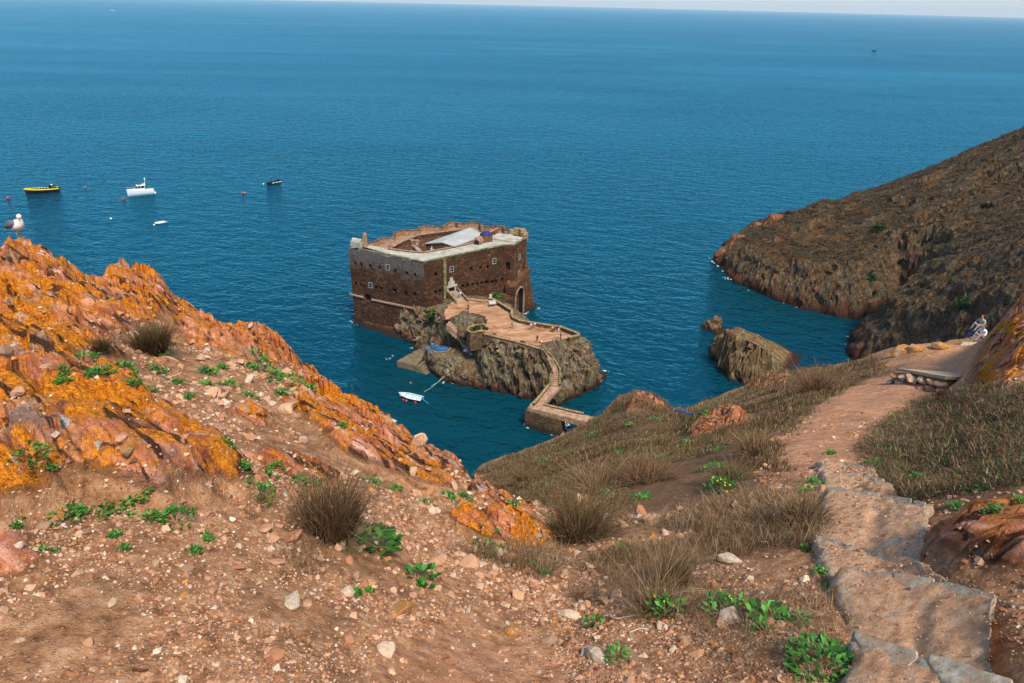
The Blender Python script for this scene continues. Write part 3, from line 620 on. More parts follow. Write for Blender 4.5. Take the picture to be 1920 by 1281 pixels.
def islet_h(X, Y):
    z = block(X, Y, TOP, BASE, ZP, 2.4)
    z = np.maximum(z, block(X, Y, LEDGE, LEDGEB, 4.2, 2.2)); z = np.maximum(z, block(X, Y, SKIRT, SKIRTB, 8.5, .75)); z = np.maximum(z, block(X, Y, FOOT, FOOTB, 1.6, 1.0))
    z = np.maximum(z, block(X, Y, TOE, TOEB, 5.5, 1.0)); z = np.maximum(z, block(X, Y, PIER, PIERB, 2.2, 1.2))
    b = np.where(in_poly(X, Y, KNOB), d_poly(X, Y, KNOB), 0); z = z + np.clip(b * .9, 0, 1.3) * (1 + .5 * fbm(X, Y, 1, 3))
    return z
V, Fc = cliff_grid(-44, 25, 106, 188, .19, islet_h, .85, (.75, -.15, .5), 9.0, 1.3, lambda P: cut_stairs(blocks(.75, .3, .5)(P)))
islet = mesh_np('islet', V, Fc, M['islet'], smooth=False); tag(islet, kind='structure')
# trodden top of the islet: a sheet just above the rock
_px = np.arange(-20, 16, .45); _pyy = np.arange(119, 156, .45); _gx, _gy = np.meshgrid(_px, _pyy); 
_in = sd_poly(_gx, _gy, TOP) < -.25
_in &= ~(in_poly(_gx, _gy, KNOB)) & (cut_stairs(np.stack([_gx, _gy, _gx * 0 + ZP + .3], -1))[..., 2] > ZP + .2)
_fc = grid_faces(*_gx.shape); _fc = _fc[_in.ravel()[_fc].all(1)]
_us = np.unique(_fc); _re = np.full(_gx.size, -1); _re[_us] = np.arange(len(_us))
_gz = ZP + .22 + .10 * fbm(_gx * .5, _gy * .5, 2, 3)
terrace = mesh_np('plateau_path', np.stack([_gx, _gy, _gz], -1).reshape(-1, 3)[_us], _re[_fc], M['plateau']); tag(terrace, kind='structure')

# ------------------------------------------------------------------ rocks standing in the cove
def sea_rock(label, top, base, zt, box, seed, k=1.1, amp=.9, mat='searock', zfun=None):
    V, Fc = cliff_grid(*box, .3, lambda X, Y: block(X, Y, top, base, zfun or zt, k), amp, (.6, .5, .6), seed, 1.0, blocks(.9, .22, .34))
    o = mesh_np('sea_rock', V, Fc, M[mat], smooth=False); return tag(o, label, 'rock', 'rocks standing in the cove')
b1 = PU([(1339,640),(1338,660),(1350,690),(1372,712),(1402,722),(1445,712),(1476,692)], 0) + [(70, 146), (66, 153), (58, 158)]
cr = [U(1360,632,7.5), U(1388,620,8.5), U(1440,660,7.0), U(1455,680,5.5), U(1420,668,6.5), U(1375,640,7.5)]
sea_rock('big ochre and grey sea rock beside the cove shore', [(q.x, q.y) for q in cr], b1, 8.0, (46, 74, 128, 162), 4.4, 1.7, 1.1, zfun=lambda X, Y: 9.3 - .34 * np.clip(X - 52, 0, 30))
b2 = PU([(1322,612),(1330,620),(1342,627),(1357,625),(1357,616),(1345,606),(1332,604)], 0)
c2 = (sum(p[0] for p in b2) / len(b2), sum(p[1] for p in b2) / len(b2))
sea_rock('small reddish sea rock off the tip of the big one', [(c2[0] + (p[0] - c2[0]) * .35, c2[1] + (p[1] - c2[1]) * .35) for p in b2], b2, 3.0, (c2[0] - 8, c2[0] + 8, c2[1] - 8, c2[1] + 8), 7.7, .8, .7)
for n, (px, py, w, h, lab) in enumerate([(1420,428,4.5,3.6,'red rock knob on the headland skyline nearer its tip'), (1452,412,5.5,3.4,'red rock knob on the headland skyline higher up the ridge'), (1384,452,4.6,3.6,'rust red crag at the tip of the headland')]):
    c = at(px, py, 238 if n < 2 else 226); z0 = c.z - 2.2
    bb = [(c.x + w * math.cos(a) * random.uniform(.75, 1.2), c.y + w * .7 * math.sin(a) * random.uniform(.75, 1.2)) for a in np.linspace(0, 6.28, 11)[:-1]]
    tt = [(c.x + (q[0] - c.x) * .3, c.y + (q[1] - c.y) * .3) for q in bb]
    V, Fc = cliff_grid(c.x - 10, c.x + 10, c.y - 10, c.y + 10, .4, lambda X, Y: block(X, Y, tt, bb, h + 1.5, .8), .9, (.6, .5, .6), 2.0 * n)
    V[:, 2] += z0 - 1.0
    k_ = mesh_np('crag', V, Fc, M['redcrag'] if 'redcrag' in M else M['searock']); tag(k_, lab, 'rock', 'red crags on the headland')
# ------------------------------------------------------------------ the fort
ZT = 20.0
def zq(x, y): return (630 + x / 4.745, 400 + y / 4.745)
def FU(lst, z): return [tuple(U(*zq(a, b), z))[:2] for a, b in lst]
A_ = tuple(U(653, 465, ZT))[:2]; B_ = tuple(U(794.4, 492.7, ZT))[:2]; C_ = tuple(U(944, 461, ZT))[:2]; D_ = tuple(U(965, 460.5, ZT))[:2]; E_ = tuple(U(988, 446.5, ZT))[:2]
BACK = FU([(1690,168),(1560,160),(1512,156),(1505,132),(1402,120),(1385,134),(1305,128),(1290,100),(1195,90),(1170,104),(1095,102),(1065,90),(985,100),(948,134),(840,122),(732,134),(728,160),(585,165),(512,186),(505,234),(400,236),(345,262),(260,282)], ZT)
OUT = [A_, B_, C_, D_, E_] + BACK
INN = FU([(470,318),(640,340),(775,352),(1010,310),(1235,262),(1330,222),(1432,170),(1330,180),(1160,132),(990,152),(740,186),(600,240),(505,292)], ZT)
fort = thing('fort', 'brown stone sea fort with pale flat roof terraces on its islet', 'fort', (-18, 165, 0))
FI = Matrix.Translation((18, -165, 0))
def fp(o):                                    # built in world coordinates, carried by the fort
    o.parent = fort; o.matrix_parent_inverse = FI; return o
def wall_hit(px, py, P, Q):                   # sight line against the vertical plane through P,Q -> (u along, z)
    d = ray(px, py); ex, ey = Q[0] - P[0], Q[1] - P[1]; L = math.hypot(ex, ey); nx, ny = ey / L, -ex / L
    t = (P[0] * nx + P[1] * ny) / (d[0] * nx + d[1] * ny); x, y, z = d[0] * t, d[1] * t, CZ + d[2] * t
    return ((x - P[0]) * ex + (y - P[1]) * ey) / L, z
def wall_panel(P, Q, z0, z1, holes, mats, depth=.9, name='wall', parent=fort):
    ex, ey = Q[0] - P[0], Q[1] - P[1]; L = math.hypot(ex, ey); ex /= L; ey /= L; nx, ny = ey, -ex
    us = sorted({0.0, L, *[round(max(0, min(L, u - w / 2)), 3) for u, z, w, h in holes], *[round(max(0, min(L, u + w / 2)), 3) for u, z, w, h in holes]})
    zs = sorted({z0, z1, *[round(z - h / 2, 3) for u, z, w, h in holes], *[round(z + h / 2, 3) for u, z, w, h in holes]})
    mb = MB()
    def pt(u, z, d=0.0): return (P[0] + ex * u - nx * d, P[1] + ey * u - ny * d, z)
    for i in range(len(us) - 1):
        for j in range(len(zs) - 1):
            uc, zc = (us[i] + us[i + 1]) / 2, (zs[j] + zs[j + 1]) / 2
            if any(abs(uc - u) < w / 2 and abs(zc - z) < h / 2 for u, z, w, h in holes): continue
            mb.add([pt(us[i], zs[j]), pt(us[i + 1], zs[j]), pt(us[i + 1], zs[j + 1]), pt(us[i], zs[j + 1])], [(0, 1, 2, 3)])
    for u, z, w, h in holes:
        q = [(u - w / 2, z - h / 2), (u + w / 2, z - h / 2), (u + w / 2, z + h / 2), (u - w / 2, z + h / 2)]
        for a in range(4):
            (u1, z1_), (u2, z2_) = q[a], q[(a + 1) % 4]
            mb.add([pt(u1, z1_), pt(u1, z1_, depth), pt(u2, z2_, depth), pt(u2, z2_)], [(0, 1, 2, 3)])
        mb.add([pt(*q[0], depth), pt(*q[1], depth), pt(*q[2], depth), pt(*q[3], depth)], [(0, 1, 2, 3)], 1)  # back of the recess coloured near-black as painted shade
    o = mb.build(name, mats, None, fix=False); fp(o) if parent is fort else None
    return o, pt
def stone_window(pt, u, z, w=.95, h=1.25):
    mb = MB(); t = .11
    for a, b, c, d in [(u - w/2 - t, z - h/2 - t, u - w/2, z + h/2 + t), (u + w/2, z - h/2 - t, u + w/2 + t, z + h/2 + t), (u - w/2, z + h/2, u + w/2, z + h/2 + t), (u - w/2, z - h/2 - t, u + w/2, z - h/2)]:
        vs = [pt(a, b, .2), pt(c, b, .2), pt(c, d, .2), pt(a, d, .2), pt(a, b, -.06), pt(c, b, -.06), pt(c, d, -.06), pt(a, d, -.06)]
        mb.add(vs, [(3, 2, 1, 0), (4, 5, 6, 7), (0, 1, 5, 4), (1, 2, 6, 5), (2, 3, 7, 6), (3, 0, 4, 7)])
    fr = fp(mb.build('window', M['frame']))
    mb = MB(); mb.add([pt(u - w/2, z - h/2, .25), pt(u + w/2, z - h/2, .25), pt(u + w/2, z + h/2, .25), pt(u - w/2, z + h/2, .25)], [(0, 1, 2, 3)])
    pa = mb.build('pane', M['glass'], fr, fix=False)
    mb = MB()
    for a, b, c, d in [(u - .04, z - h/2, u + .04, z + h/2), (u - w/2, z - .04, u + w/2, z + .04)]:
        mb.add([pt(a, b, .22), pt(c, b, .22), pt(c, d, .22), pt(a, d, .22)], [(0, 1, 2, 3)])
    mb.build('glazing_bar', M['frame'], fr, fix=False)
# faces with their gun ports
def ports(lst, P, Q, w=.72, h=.95):
    r = []
    for it in lst:
        u, z = wall_hit(*zq(it[0], it[1]), P, Q); r.append((u, z, it[2] if len(it) > 2 else w, it[3] if len(it) > 3 else h))
    return r
hab = ports([(172,448),(223,458),(303,470),(388,484),(527,512),(627,533,.85),(703,550),(178,627),(226,637),(357,658,.9),(401,668,.85),(523,688,1.1,1.1),(621,712,1.0,1.2),(697,718,.9,1.2),(283,752,1.9,1.9),(240,885,.5,.5),(400,610,.3,.3),(600,600,.3,.3)], A_, B_)
wab = ports([(460,482,.95,1.25),(308,640,.95,1.25)], A_, B_)
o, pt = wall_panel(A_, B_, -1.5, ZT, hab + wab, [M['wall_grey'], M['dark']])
for u, z, w, h in wab: stone_window(pt, u, z)
hbc = ports([(888,545,.8,1.1),(888,700,.8,.9),(925,692,.8,.9),(1203,495),(1285,485),(1350,478),(1128,648),(1173,640),(1215,632),(1257,628),(1296,622),(1342,614,1.3,1.0),(1390,612,1.0,1.0),(1424,606,1.0,1.0),(1480,585,.6,1.3),(812,858,.4,.4),(1060,440,.3,.3),(1150,560,.3,.3)], B_, C_)
wbc = ports([(1028,498,.95,1.25),(1407,425,.95,1.25)], B_, C_)
ud, zd = wall_hit(*zq(1028, 728), B_, C_); ut, zt_ = wall_hit(*zq(1028, 655), B_, C_)
DZ = zd
door = (ud, (zd + zt_) / 2, 1.7, abs(zt_ - zd))
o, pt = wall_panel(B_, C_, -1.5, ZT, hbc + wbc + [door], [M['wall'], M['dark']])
for u, z, w, h in wbc: stone_window(pt, u, z)
# portal: jambs, lintel with carved crest, red door leaf
mb = MB()
def slab(mb, pt, a, b, c, d, d0, d1): mb.add([pt(a, b, d0), pt(c, b, d0), pt(c, d, d0), pt(a, d, d0), pt(a, b, d1), pt(c, b, d1), pt(c, d, d1), pt(a, d, d1)], [(3, 2, 1, 0), (4, 5, 6, 7), (0, 1, 5, 4), (1, 2, 6, 5), (2, 3, 7, 6), (3, 0, 4, 7)])
hz = door[3] / 2
slab(mb, pt, ud - 1.25, door[1] - hz, ud - .85, door[1] + hz, .2, -.12); slab(mb, pt, ud + .85, door[1] - hz, ud + 1.25, door[1] + hz, .2, -.12)
slab(mb, pt, ud - 1.5, door[1] + hz, ud + 1.5, door[1] + hz + .5, .2, -.3); slab(mb, pt, ud - .9, door[1] + hz + .5, ud + .9, door[1] + hz + 1.5, .1, -.12); slab(mb, pt, ud - .45, door[1] + hz + 1.5, ud + .45, door[1] + hz + 2.5, .1, -.1)
portal = fp(mb.build('portal', M['screed']))
mb = MB(); slab(mb, pt, ud - .8, door[1] - hz, ud + .8, door[1] + hz, .6, .5); mb.build('door', M['wood'], portal)
# return C-D, right face D-E, hidden faces
wall_panel(C_, D_, -1.5, ZT, [(1.3, 14.5, 1.1, 2.2), (1.3, 8.5, 1.2, 2.4)], [M['wall'], M['dark']])
hde = ports([(1607,320,.8,2.2),(1607,420,.7,1.4),(1665,380,.5,1.2),(1655,590,.6,1.0),(1605,565,.6,1.0)], D_, E_); wde = ports([(1633,388,.8,1.2),(1626,535,.8,1.2)], D_, E_)
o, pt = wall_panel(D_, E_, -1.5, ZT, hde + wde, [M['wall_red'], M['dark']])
for u, z, w, h in wde: stone_window(pt, u, z, .8, 1.2)
ring = [E_] + BACK + [A_]
for i in range(len(ring) - 1): wall_panel(ring[i], ring[i + 1], -1.5, ZT - .3, [], [M['wall_red'], M['dark']])
# string course and corner pilaster
def course(P, Q, p1, p2, h=.4, out=.3, mat='walkway'):
    u1, z1 = wall_hit(*zq(*p1), P, Q); u2, z2 = wall_hit(*zq(*p2), P, Q); ex, ey = Q[0] - P[0], Q[1] - P[1]; L = math.hypot(ex, ey); ex /= L; ey /= L; nx, ny = ey, -ex; mb = MB(); vs = []
    for (u, z) in ((u1, z1), (u2, z2)):
        for d, zz in ((-.1, z - h / 2), (out, z - h / 2), (out, z + h / 2), (-.1, z + h / 2)): vs.append((P[0] + ex * u + nx * d, P[1] + ey * u + ny * d, zz))
    mb.add(vs, [(0, 1, 2, 3), (7, 6, 5, 4), (0, 4, 5, 1), (1, 5, 6, 2), (2, 6, 7, 3), (3, 7, 4, 0)]); fp(mb.build('string_course', M[mat]))
course(A_, B_, (122, 716), (245, 746)); course(A_, B_, (320, 766), (784, 862)); course(D_, E_, (1580, 680), (1676, 612), .5, .35, 'tile')
course(B_, C_, (1310, 748), (1425, 728), .35, .4)
u, z = wall_hit(*zq(962, 640), B_, C_)
def on_wall(P, Q, u, d=0.0):
    ex, ey = Q[0] - P[0], Q[1] - P[1]; L = math.hypot(ex, ey); return (P[0] + ex / L * u + ey / L * d, P[1] + ey / L * u - ex / L * d)
q = on_wall(B_, C_, u, .2); mb = MB(); mb.box((q[0], q[1], 9), (.8, .8, 22), math.atan2(C_[1] - B_[1], C_[0] - B_[0])); fp(mb.build('pilaster', M['coping']))
# roof terrace: four screeded fields and the tiled gun walk behind, laid around the open court
def ring_fields(name, outer, inner, z, mat, lip=0):
    mb = MB(); n = len(outer); mb.add([(p[0], p[1], z) for p in outer] + [(p[0], p[1], z) for p in inner], [(i, i + 1, n + i + 1, n + i) for i in range(n - 1)])
    return fp(mb.build(name, M[mat], fix=True))
def lerp2(a, b, t): return (a[0] + (b[0] - a[0]) * t, a[1] + (b[1] - a[1]) * t)
ring_fields('roof_terrace', [FU([(235,292)], ZT)[0], lerp2(A_, B_, .83), B_], [INN[0], lerp2(INN[1], INN[2], .3), INN[2]], ZT - .06, 'screed')
ring_fields('roof_terrace', [B_, lerp2(B_, C_, .5), C_, D_, E_], [INN[2], INN[3], INN[4], INN[5], INN[6]], ZT - .05, 'screed')
ring_fields('corner_terrace', [A_, FU([(235,292)], ZT)[0]], [FU([(262,272)], ZT)[0], INN[0]], ZT - .1, 'screed')
_bo = [E_] + BACK; m_in = [INN[6], INN[7], INN[8], INN[9], INN[10], INN[11], INN[12], INN[0]]
def along(poly, t):
    ls = [math.dist(poly[i], poly[i + 1]) for i in range(len(poly) - 1)]; s = t * sum(ls)
    for i, l in enumerate(ls):
        if s <= l: return lerp2(poly[i], poly[i + 1], s / l)
        s -= l
    return poly[-1]
def cum(poly):
    ls = [0.0]
    for i in range(len(poly) - 1): ls.append(ls[-1] + math.dist(poly[i], poly[i + 1]))
    return [l / ls[-1] for l in ls]
ring_fields('gun_walk', _bo, [along(m_in, t) for t in cum(_bo)], ZT - .9, 'tile')
# parapets
def strip_wall(name, pts, z0, z1, th, mats, parent=None, cop=.14, side=1, over=.08):
    """a wall along a line: body plus coping of its own stone"""
    n = len(pts); off = []
    for i in range(n):
        a = Vector(pts[max(i - 1, 0)][:2]); b = Vector(pts[min(i + 1, n - 1)][:2]); d = (b - a).normalized(); off.append((-d.y * side, d.x * side))
    za = z0 if hasattr(z0, '__len__') else [z0] * n; zb = z1 if hasattr(z1, '__len__') else [z1] * n
    def run(d0, d1, lo, hi):
        mb = MB(); R = []
        for i in range(n):
            x, y = pts[i][0], pts[i][1]; ox, oy = off[i]
            R.append([(x + ox * d0, y + oy * d0, lo[i]), (x + ox * d1, y + oy * d1, lo[i]), (x + ox * d1, y + oy * d1, hi[i]), (x + ox * d0, y + oy * d0, hi[i])])
        return mb.loft(R)
    body = run(0, th, za, [z - cop for z in zb]).build(name, M[mats[0]], None)
    c = run(-over, th + over, [z - cop for z in zb], zb).build('coping', M[mats[1]], None)
    return body, c
def fort_wall(pts, z0, z1, th, mats, side=1, name='parapet'):
    b, c = strip_wall(name, pts, z0, z1, th, mats, None, .14, side); fp(b); c.parent = b
fort_wall([E_] + BACK, ZT - 1.0, ZT + .55, .7, ('tile', 'brick'), 1)
fort_wall([lerp2(A_, B_, .13), lerp2(A_, B_, .82)], ZT - .3, ZT + .32, .5, ('screed', 'coping'), 1, 'roof_lip')
fort_wall([lerp2(A_, B_, .84), B_, lerp2(B_, C_, .5), C_, D_, E_], ZT - .3, ZT + .22, .55, ('coping', 'coping'), 1, 'roof_lip')
fort_wall([INN[0], INN[1], INN[2], INN[3], INN[4]], ZT - .3, ZT + .3, .4, ('brick', 'tile'), -1, 'court_parapet')
fort_wall([INN[6], INN[7], INN[8], INN[9], INN[10], INN[11], INN[12], INN[0]], ZT - 1.2, ZT - .2, .4, ('brick', 'tile'), -1, 'court_parapet')
fort_wall([INN[4], INN[5], INN[6]], ZT - .3, ZT + 1.3, .5, ('brick', 'tile'), -1, 'court_parapet')
# court: inner walls and floor
mb = MB(); n = len(INN)
for i in range(n):
    a, b = INN[i], INN[(i + 1) % n]; mb = MB(); mb.add([(a[0], a[1], 9.0), (b[0], b[1], 9.0), (b[0], b[1], ZT - .25), (a[0], a[1], ZT - .25)], [(0, 1, 2, 3)]); fp(mb.build('court_wall', M['brick'], fix=False))
mb = MB(); mb.add([(p[0], p[1], 9.02) for p in INN], [tuple(range(n))]); fp(mb.build('court_floor', M['tile'], fix=False))
# hall in the court: gabled, pale sheet roof, lattice fanlight
f1 = U(*zq(790, 268), ZT + .5); f2 = U(*zq(1052, 292), ZT + .5); fa = U(*zq(945, 256), ZT + 1.5); r1 = U(*zq(1150, 142), ZT + .5); r2 = U(*zq(1330, 198), ZT + .5); ra = U(*zq(1162, 140), ZT + .2); ra = Vector(((r1.x + r2.x) / 2 - 1.5, (r1.y + r2.y) / 2 + .6, ZT + 1.6))
mb = MB()
def quadslab(mb, a, b, c, d, t=.22): 
    vs = [Vector(p) for p in (a, b, c, d)]; mb.add(vs + [p - Vector((0, 0, t)) for p in vs], [(0, 1, 2, 3), (7, 6, 5, 4), (0, 4, 5, 1), (1, 5, 6, 2), (2, 6, 7, 3), (3, 7, 4, 0)])
mb = MB(); quadslab(mb, f1, fa, ra, r1); hroof = fp(mb.build('hall_roof', M['roof']))
mb = MB(); quadslab(mb, fa, f2, r2, ra); fp(mb.build('hall_roof', M['roof']))
fd = (f2 - f1); fd.z = 0; fl = fd.length; fd.normalize(); fn = Vector((fd.y, -fd.x, 0)); inset = -fn * .35
mb = MB(); q1 = f1 + inset; q2 = f2 + inset; qa = fa + inset; mb.add([(q1.x, q1.y, 9), (q2.x, q2.y, 9), (q2.x, q2.y, q2.z - .25), (qa.x, qa.y, qa.z - .25), (q1.x, q1.y, q1.z - .25)], [(0, 1, 2, 3, 4)]); facade = fp(mb.build('hall_facade', M['brick'], fix=False))
for a, b in ((f1, r1), (r2, f2)):
    mb = MB(); mb.add([(a.x, a.y, 9), (b.x, b.y, 9), (b.x, b.y, b.z - .25), (a.x, a.y, a.z - .25)], [(0, 1, 2, 3)]); fp(mb.build('hall_wall', M['brick'], fix=False))
fc = f1 + fd * (fl * .44); R_ = 1.9; zc = ZT - 1.15
mb = MB(); mb.add([tuple(Vector((fc.x, fc.y, zc)) - fn * .30 + fd * (R_ * math.cos(t)) + Vector((0, 0, R_ * math.sin(t)))) for t in np.linspace(0, math.pi, 17)], [tuple(range(17))]); fan = mb.build('fanlight', M['glass'], facade, fix=False)
mb = MB()
def fpt(u, v, d=.2): return Vector((fc.x, fc.y, zc)) - fn * d + fd * u + Vector((0, 0, v))
mb.tube([fpt(R_ * math.cos(t), R_ * math.sin(t)) for t in np.linspace(0, math.pi, 17)], .1, 5)
for o_ in np.arange(-3.6, 3.7, .45):
    for sg in (1, -1):
        pts = [(o_ + sg * s, s) for s in np.linspace(0, 1.9, 20)]; pts = [p for p in pts if math.hypot(*p) < R_]
        if len(pts) > 1: mb.tube([fpt(*pts[0]), fpt(*pts[-1])], .05, 4)
mb.build('lattice', M['white'], facade)
# corner turret, chimneys, roof hut with its blue cover, rough bastion at the right back
t0 = U(*zq(185, 300), ZT); mb = MB(); mb.box((t0.x, t0.y + 1.0, ZT + .5), (3.0, 2.0, 1.2), -.45); mb.box((t0.x, t0.y + 1.0, ZT + 1.22), (2.6, 1.6, .25), -.45); mb.tube([(t0.x - 1.2, t0.y + 1.6, ZT + 1.4), (t0.x + 1.2, t0.y + .45, ZT + 1.4)], .5, 8); fp(mb.build('turret', M['screed']))
t0 = U(*zq(262, 290), ZT); mb = MB(); mb.box((t0.x, t0.y, ZT + 1.2), (1.0, 1.0, 3.2), .2); mb.ball((t0.x, t0.y, ZT + 2.9), .5, 8, 5); fp(mb.build('chimney', M['tile']))
t0 = U(*zq(237, 290), ZT); mb = MB(); mb.tube([(t0.x, t0.y - .7, ZT + .35), (t0.x, t0.y + .7, ZT + .35)], .6, 10); fp(mb.build('vault_hood', M['tile']))
for x, y, hh in ((680, 318, 2.0), (716, 322, 2.0), (480, 322, .9)):
    t0 = U(*zq(x, y), ZT); mb = MB(); mb.box((t0.x, t0.y + .6, ZT + hh / 2 - .4), (.75, .75, hh + .8), .4); mb.box((t0.x, t0.y + .6, ZT + hh + .06), (1.0, 1.0, .22), .4); fp(mb.build('chimney', M['tile']))
t0 = U(*zq(745, 330), ZT); mb = MB()
for i in range(6): mb.box((t0.x - .28 * i, t0.y + .5 + .1 * i, ZT - .5 + .28 * i), (.45, 1.0, .3), -.4)
fp(mb.build('roof_stair', M['screed']))
t0 = U(*zq(1335, 255), ZT); mb = MB(); mb.box((t0.x, t0.y + .8, ZT + .9), (2.5, 2.2, 1.9), .5); hut = fp(mb.build('roof_hut', M['brick']))
mb = MB(); c0 = Vector((t0.x, t0.y + .8, ZT + 1.86)); rr = []
for rad, zz in ((1.4, 0), (1.35, .2), (1.05, .5), (.5, .7), (.05, .75)): rr.append([tuple(c0 + Vector((rad * math.cos(a), rad * .85 * math.sin(a), zz))) for a in np.linspace(0, 2 * math.pi, 13)[:-1]])
mb.loft(rr); mb.build('cover', M['royal'], hut, True)
mb = MB(); t1 = U(*zq(1250, 285), ZT); t2 = Vector((t0.x - .9, t0.y + .4, 0)); dd = (t2 - Vector((t1.x, t1.y, 0))); 
mb.tube([(t1.x, t1.y + .5, ZT + .5), (t1.x + dd.x, t1.y + .5 + dd.y, ZT + .5)], .95, 12); fp(mb.build('barrel_vault', M['tile'])); mb = MB(); vd = dd.normalized(); mb.tube([(t1.x - vd.x * .02, t1.y + .5 - vd.y * .02, ZT + .5), (t1.x - vd.x * .05, t1.y + .5 - vd.y * .05, ZT + .5)], .7, 12); fp(mb.build('vault_shade_disc', M['dark']))  # flat near-black disc on the closed end paints the vault's inner shade
for i, (x, y, s) in enumerate([(1565, 168, 1.5), (1610, 165, 1.7), (1655, 172, 1.9), (1675, 195, 1.7), (1685, 215, 1.2)]):
    t0 = U(*zq(x, y), ZT); mb = MB(); mb.box((t0.x, t0.y, ZT + .1 + .1 * (i % 2)), (s, s * .9, 1.2 + .3 * (i % 3)), .3 * i, taper=.85); fp(mb.build('bastion_block', M['ochre']))
mb = MB(); qq = FU([(1385,222),(1430,182),(1560,185),(1650,240),(1575,252)], ZT + .3); qq.reverse(); 
a2 = sum(qq[i][0] * qq[(i + 1) % 5][1] - qq[(i + 1) % 5][0] * qq[i][1] for i in range(5)); qq = qq if a2 > 0 else qq[::-1]; mb.prism(qq, ZT - .3, ZT + .3); fp(mb.build('raised_terrace', M['screed']))
# arched buttress wall under the right face, and the flared buttress
P1 = (D_[0] + .25, D_[1] - 2.6); P2 = (E_[0] + 1.1, E_[1] - .6)
ul, zl = wall_hit(965.5, 580, P1, P2); ur, _ = wall_hit(981, 572, P1, P2); um, ztop = wall_hit(972, 541, P1, P2); L = math.dist(P1, P2)
ul, ur = max(.5, ul), min(L - .6, ur); ztop = max(ztop, 5.0); hw = (ur - ul) / 2; spring = ztop - hw
mb = MB(); ex, ey = (P2[0] - P1[0]) / L, (P2[1] - P1[1]) / L; nx, ny = ey, -ex
def pt2(u, z, d=0.0): return (P1[0] + ex * u - nx * d, P1[1] + ey * u - ny * d, z)
arc = [(ul, -1.5), (ul, spring)] + [(ul + hw - hw * math.cos(t), spring + hw * math.sin(t)) for t in np.linspace(.2, math.pi - .2, 9)] + [(ur, spring), (ur, -1.5)]
def topz(u): return ztop + 1.0 + 2.2 * u / L
mb.add([pt2(0, -1.5), pt2(ul, -1.5), pt2(ul, topz(ul)), pt2(0, topz(0))], [(0, 1, 2, 3)]); mb.add([pt2(ur, -1.5), pt2(L, -1.5), pt2(L, topz(L)), pt2(ur, topz(ur))], [(0, 1, 2, 3)])
for i in range(1, len(arc) - 2): mb.add([pt2(*arc[i]), pt2(*arc[i + 1]), pt2(arc[i + 1][0], topz(arc[i + 1][0])), pt2(arc[i][0], topz(arc[i][0]))], [(0, 1, 2, 3)])
for i in range(len(arc) - 1): mb.add([pt2(*arc[i]), pt2(*arc[i], 7), pt2(*arc[i + 1], 7), pt2(*arc[i + 1])], [(0, 1, 2, 3)], 1)  # reveals coloured near-black too, so the arch's shade is painted in
mb.add([pt2(0, topz(0)), pt2(L, topz(L)), pt2(L, topz(L) + .6, 2.6), pt2(0, topz(0) + .6, 2.6)], [(0, 1, 2, 3)])
mb.add([pt2(0, -1.5), pt2(0, topz(0)), pt2(0, topz(0) + .6, 2.6), pt2(0, -1.5, 2.6)], [(0, 1, 2, 3)]); mb.add([pt2(L, -1.5), pt2(L, topz(L)), pt2(L, topz(L) + .6, 2.6), pt2(L, -1.5, 2.6)], [(0, 1, 2, 3)])
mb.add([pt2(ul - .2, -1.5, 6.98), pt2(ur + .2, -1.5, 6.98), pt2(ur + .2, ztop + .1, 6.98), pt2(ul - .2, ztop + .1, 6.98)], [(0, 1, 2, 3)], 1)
abt = fp(mb.build('arched_buttress', [M['wall_red'], M['dark']], fix=False)); mb = MB(); mb.tube([pt2(*q, -.05) for q in arc], .26, 6); mb.build('arch_ring', M['tile'], abt)
mb = MB(); rings = []
for z, o in ((-1.5, 3.0), (4, 2.2), (9, 1.1), (14, .15)): rings.append([(E_[0] - .5, E_[1] - 1.5, z), (E_[0] + o, E_[1] - .6, z), (E_[0] + o * .8, E_[1] + 3.5, z), (E_[0] - .8, E_[1] + 4.5, z)])
mb.loft(rings); fp(mb.build('flared_buttress', M['wall_red']))
# rampart joining the plateau to the fort
rp = [(-6.5, 149.5), (P1[0] - .02, P1[1] - .3), (D_[0], D_[1] + .3), (C_[0] - 3.5, C_[1] - 2.2), (-9.5, 154)]
mb = MB(); mb.prism(rp, -1.5, [8.6, 7.3, 7.3, 7.6, 9.0]); fp(mb.build('rampart', M['wall']))
# footbridge from the plateau to the door
dq = on_wall(B_, C_, ud, .1); pl = U(864, 567, ZP); v = Vector((pl.x - dq[0], pl.y - dq[1], 0)); Lb = v.length + 1.2; v.normalize(); w_ = Vector((-v.y, v.x, 0))
fb = thing('footbridge', 'short stone footbridge from the dirt plateau to the fort door', 'footbridge', (dq[0], dq[1], 0), math.atan2(v.y, v.x))
mb = MB(); mb.box((Lb / 2, 0, ZP - .25), (Lb, 2.6, 1.0)); mb.build('deck', M['walkway'], fb)
for s in (-1, 1):
    mb = MB(); mb.box((Lb / 2, 1.45 * s, ZP + .35), (Lb, .3, 1.3)); mb.build('side_wall', M['ochre'], fb)
DOOR_XY = dq
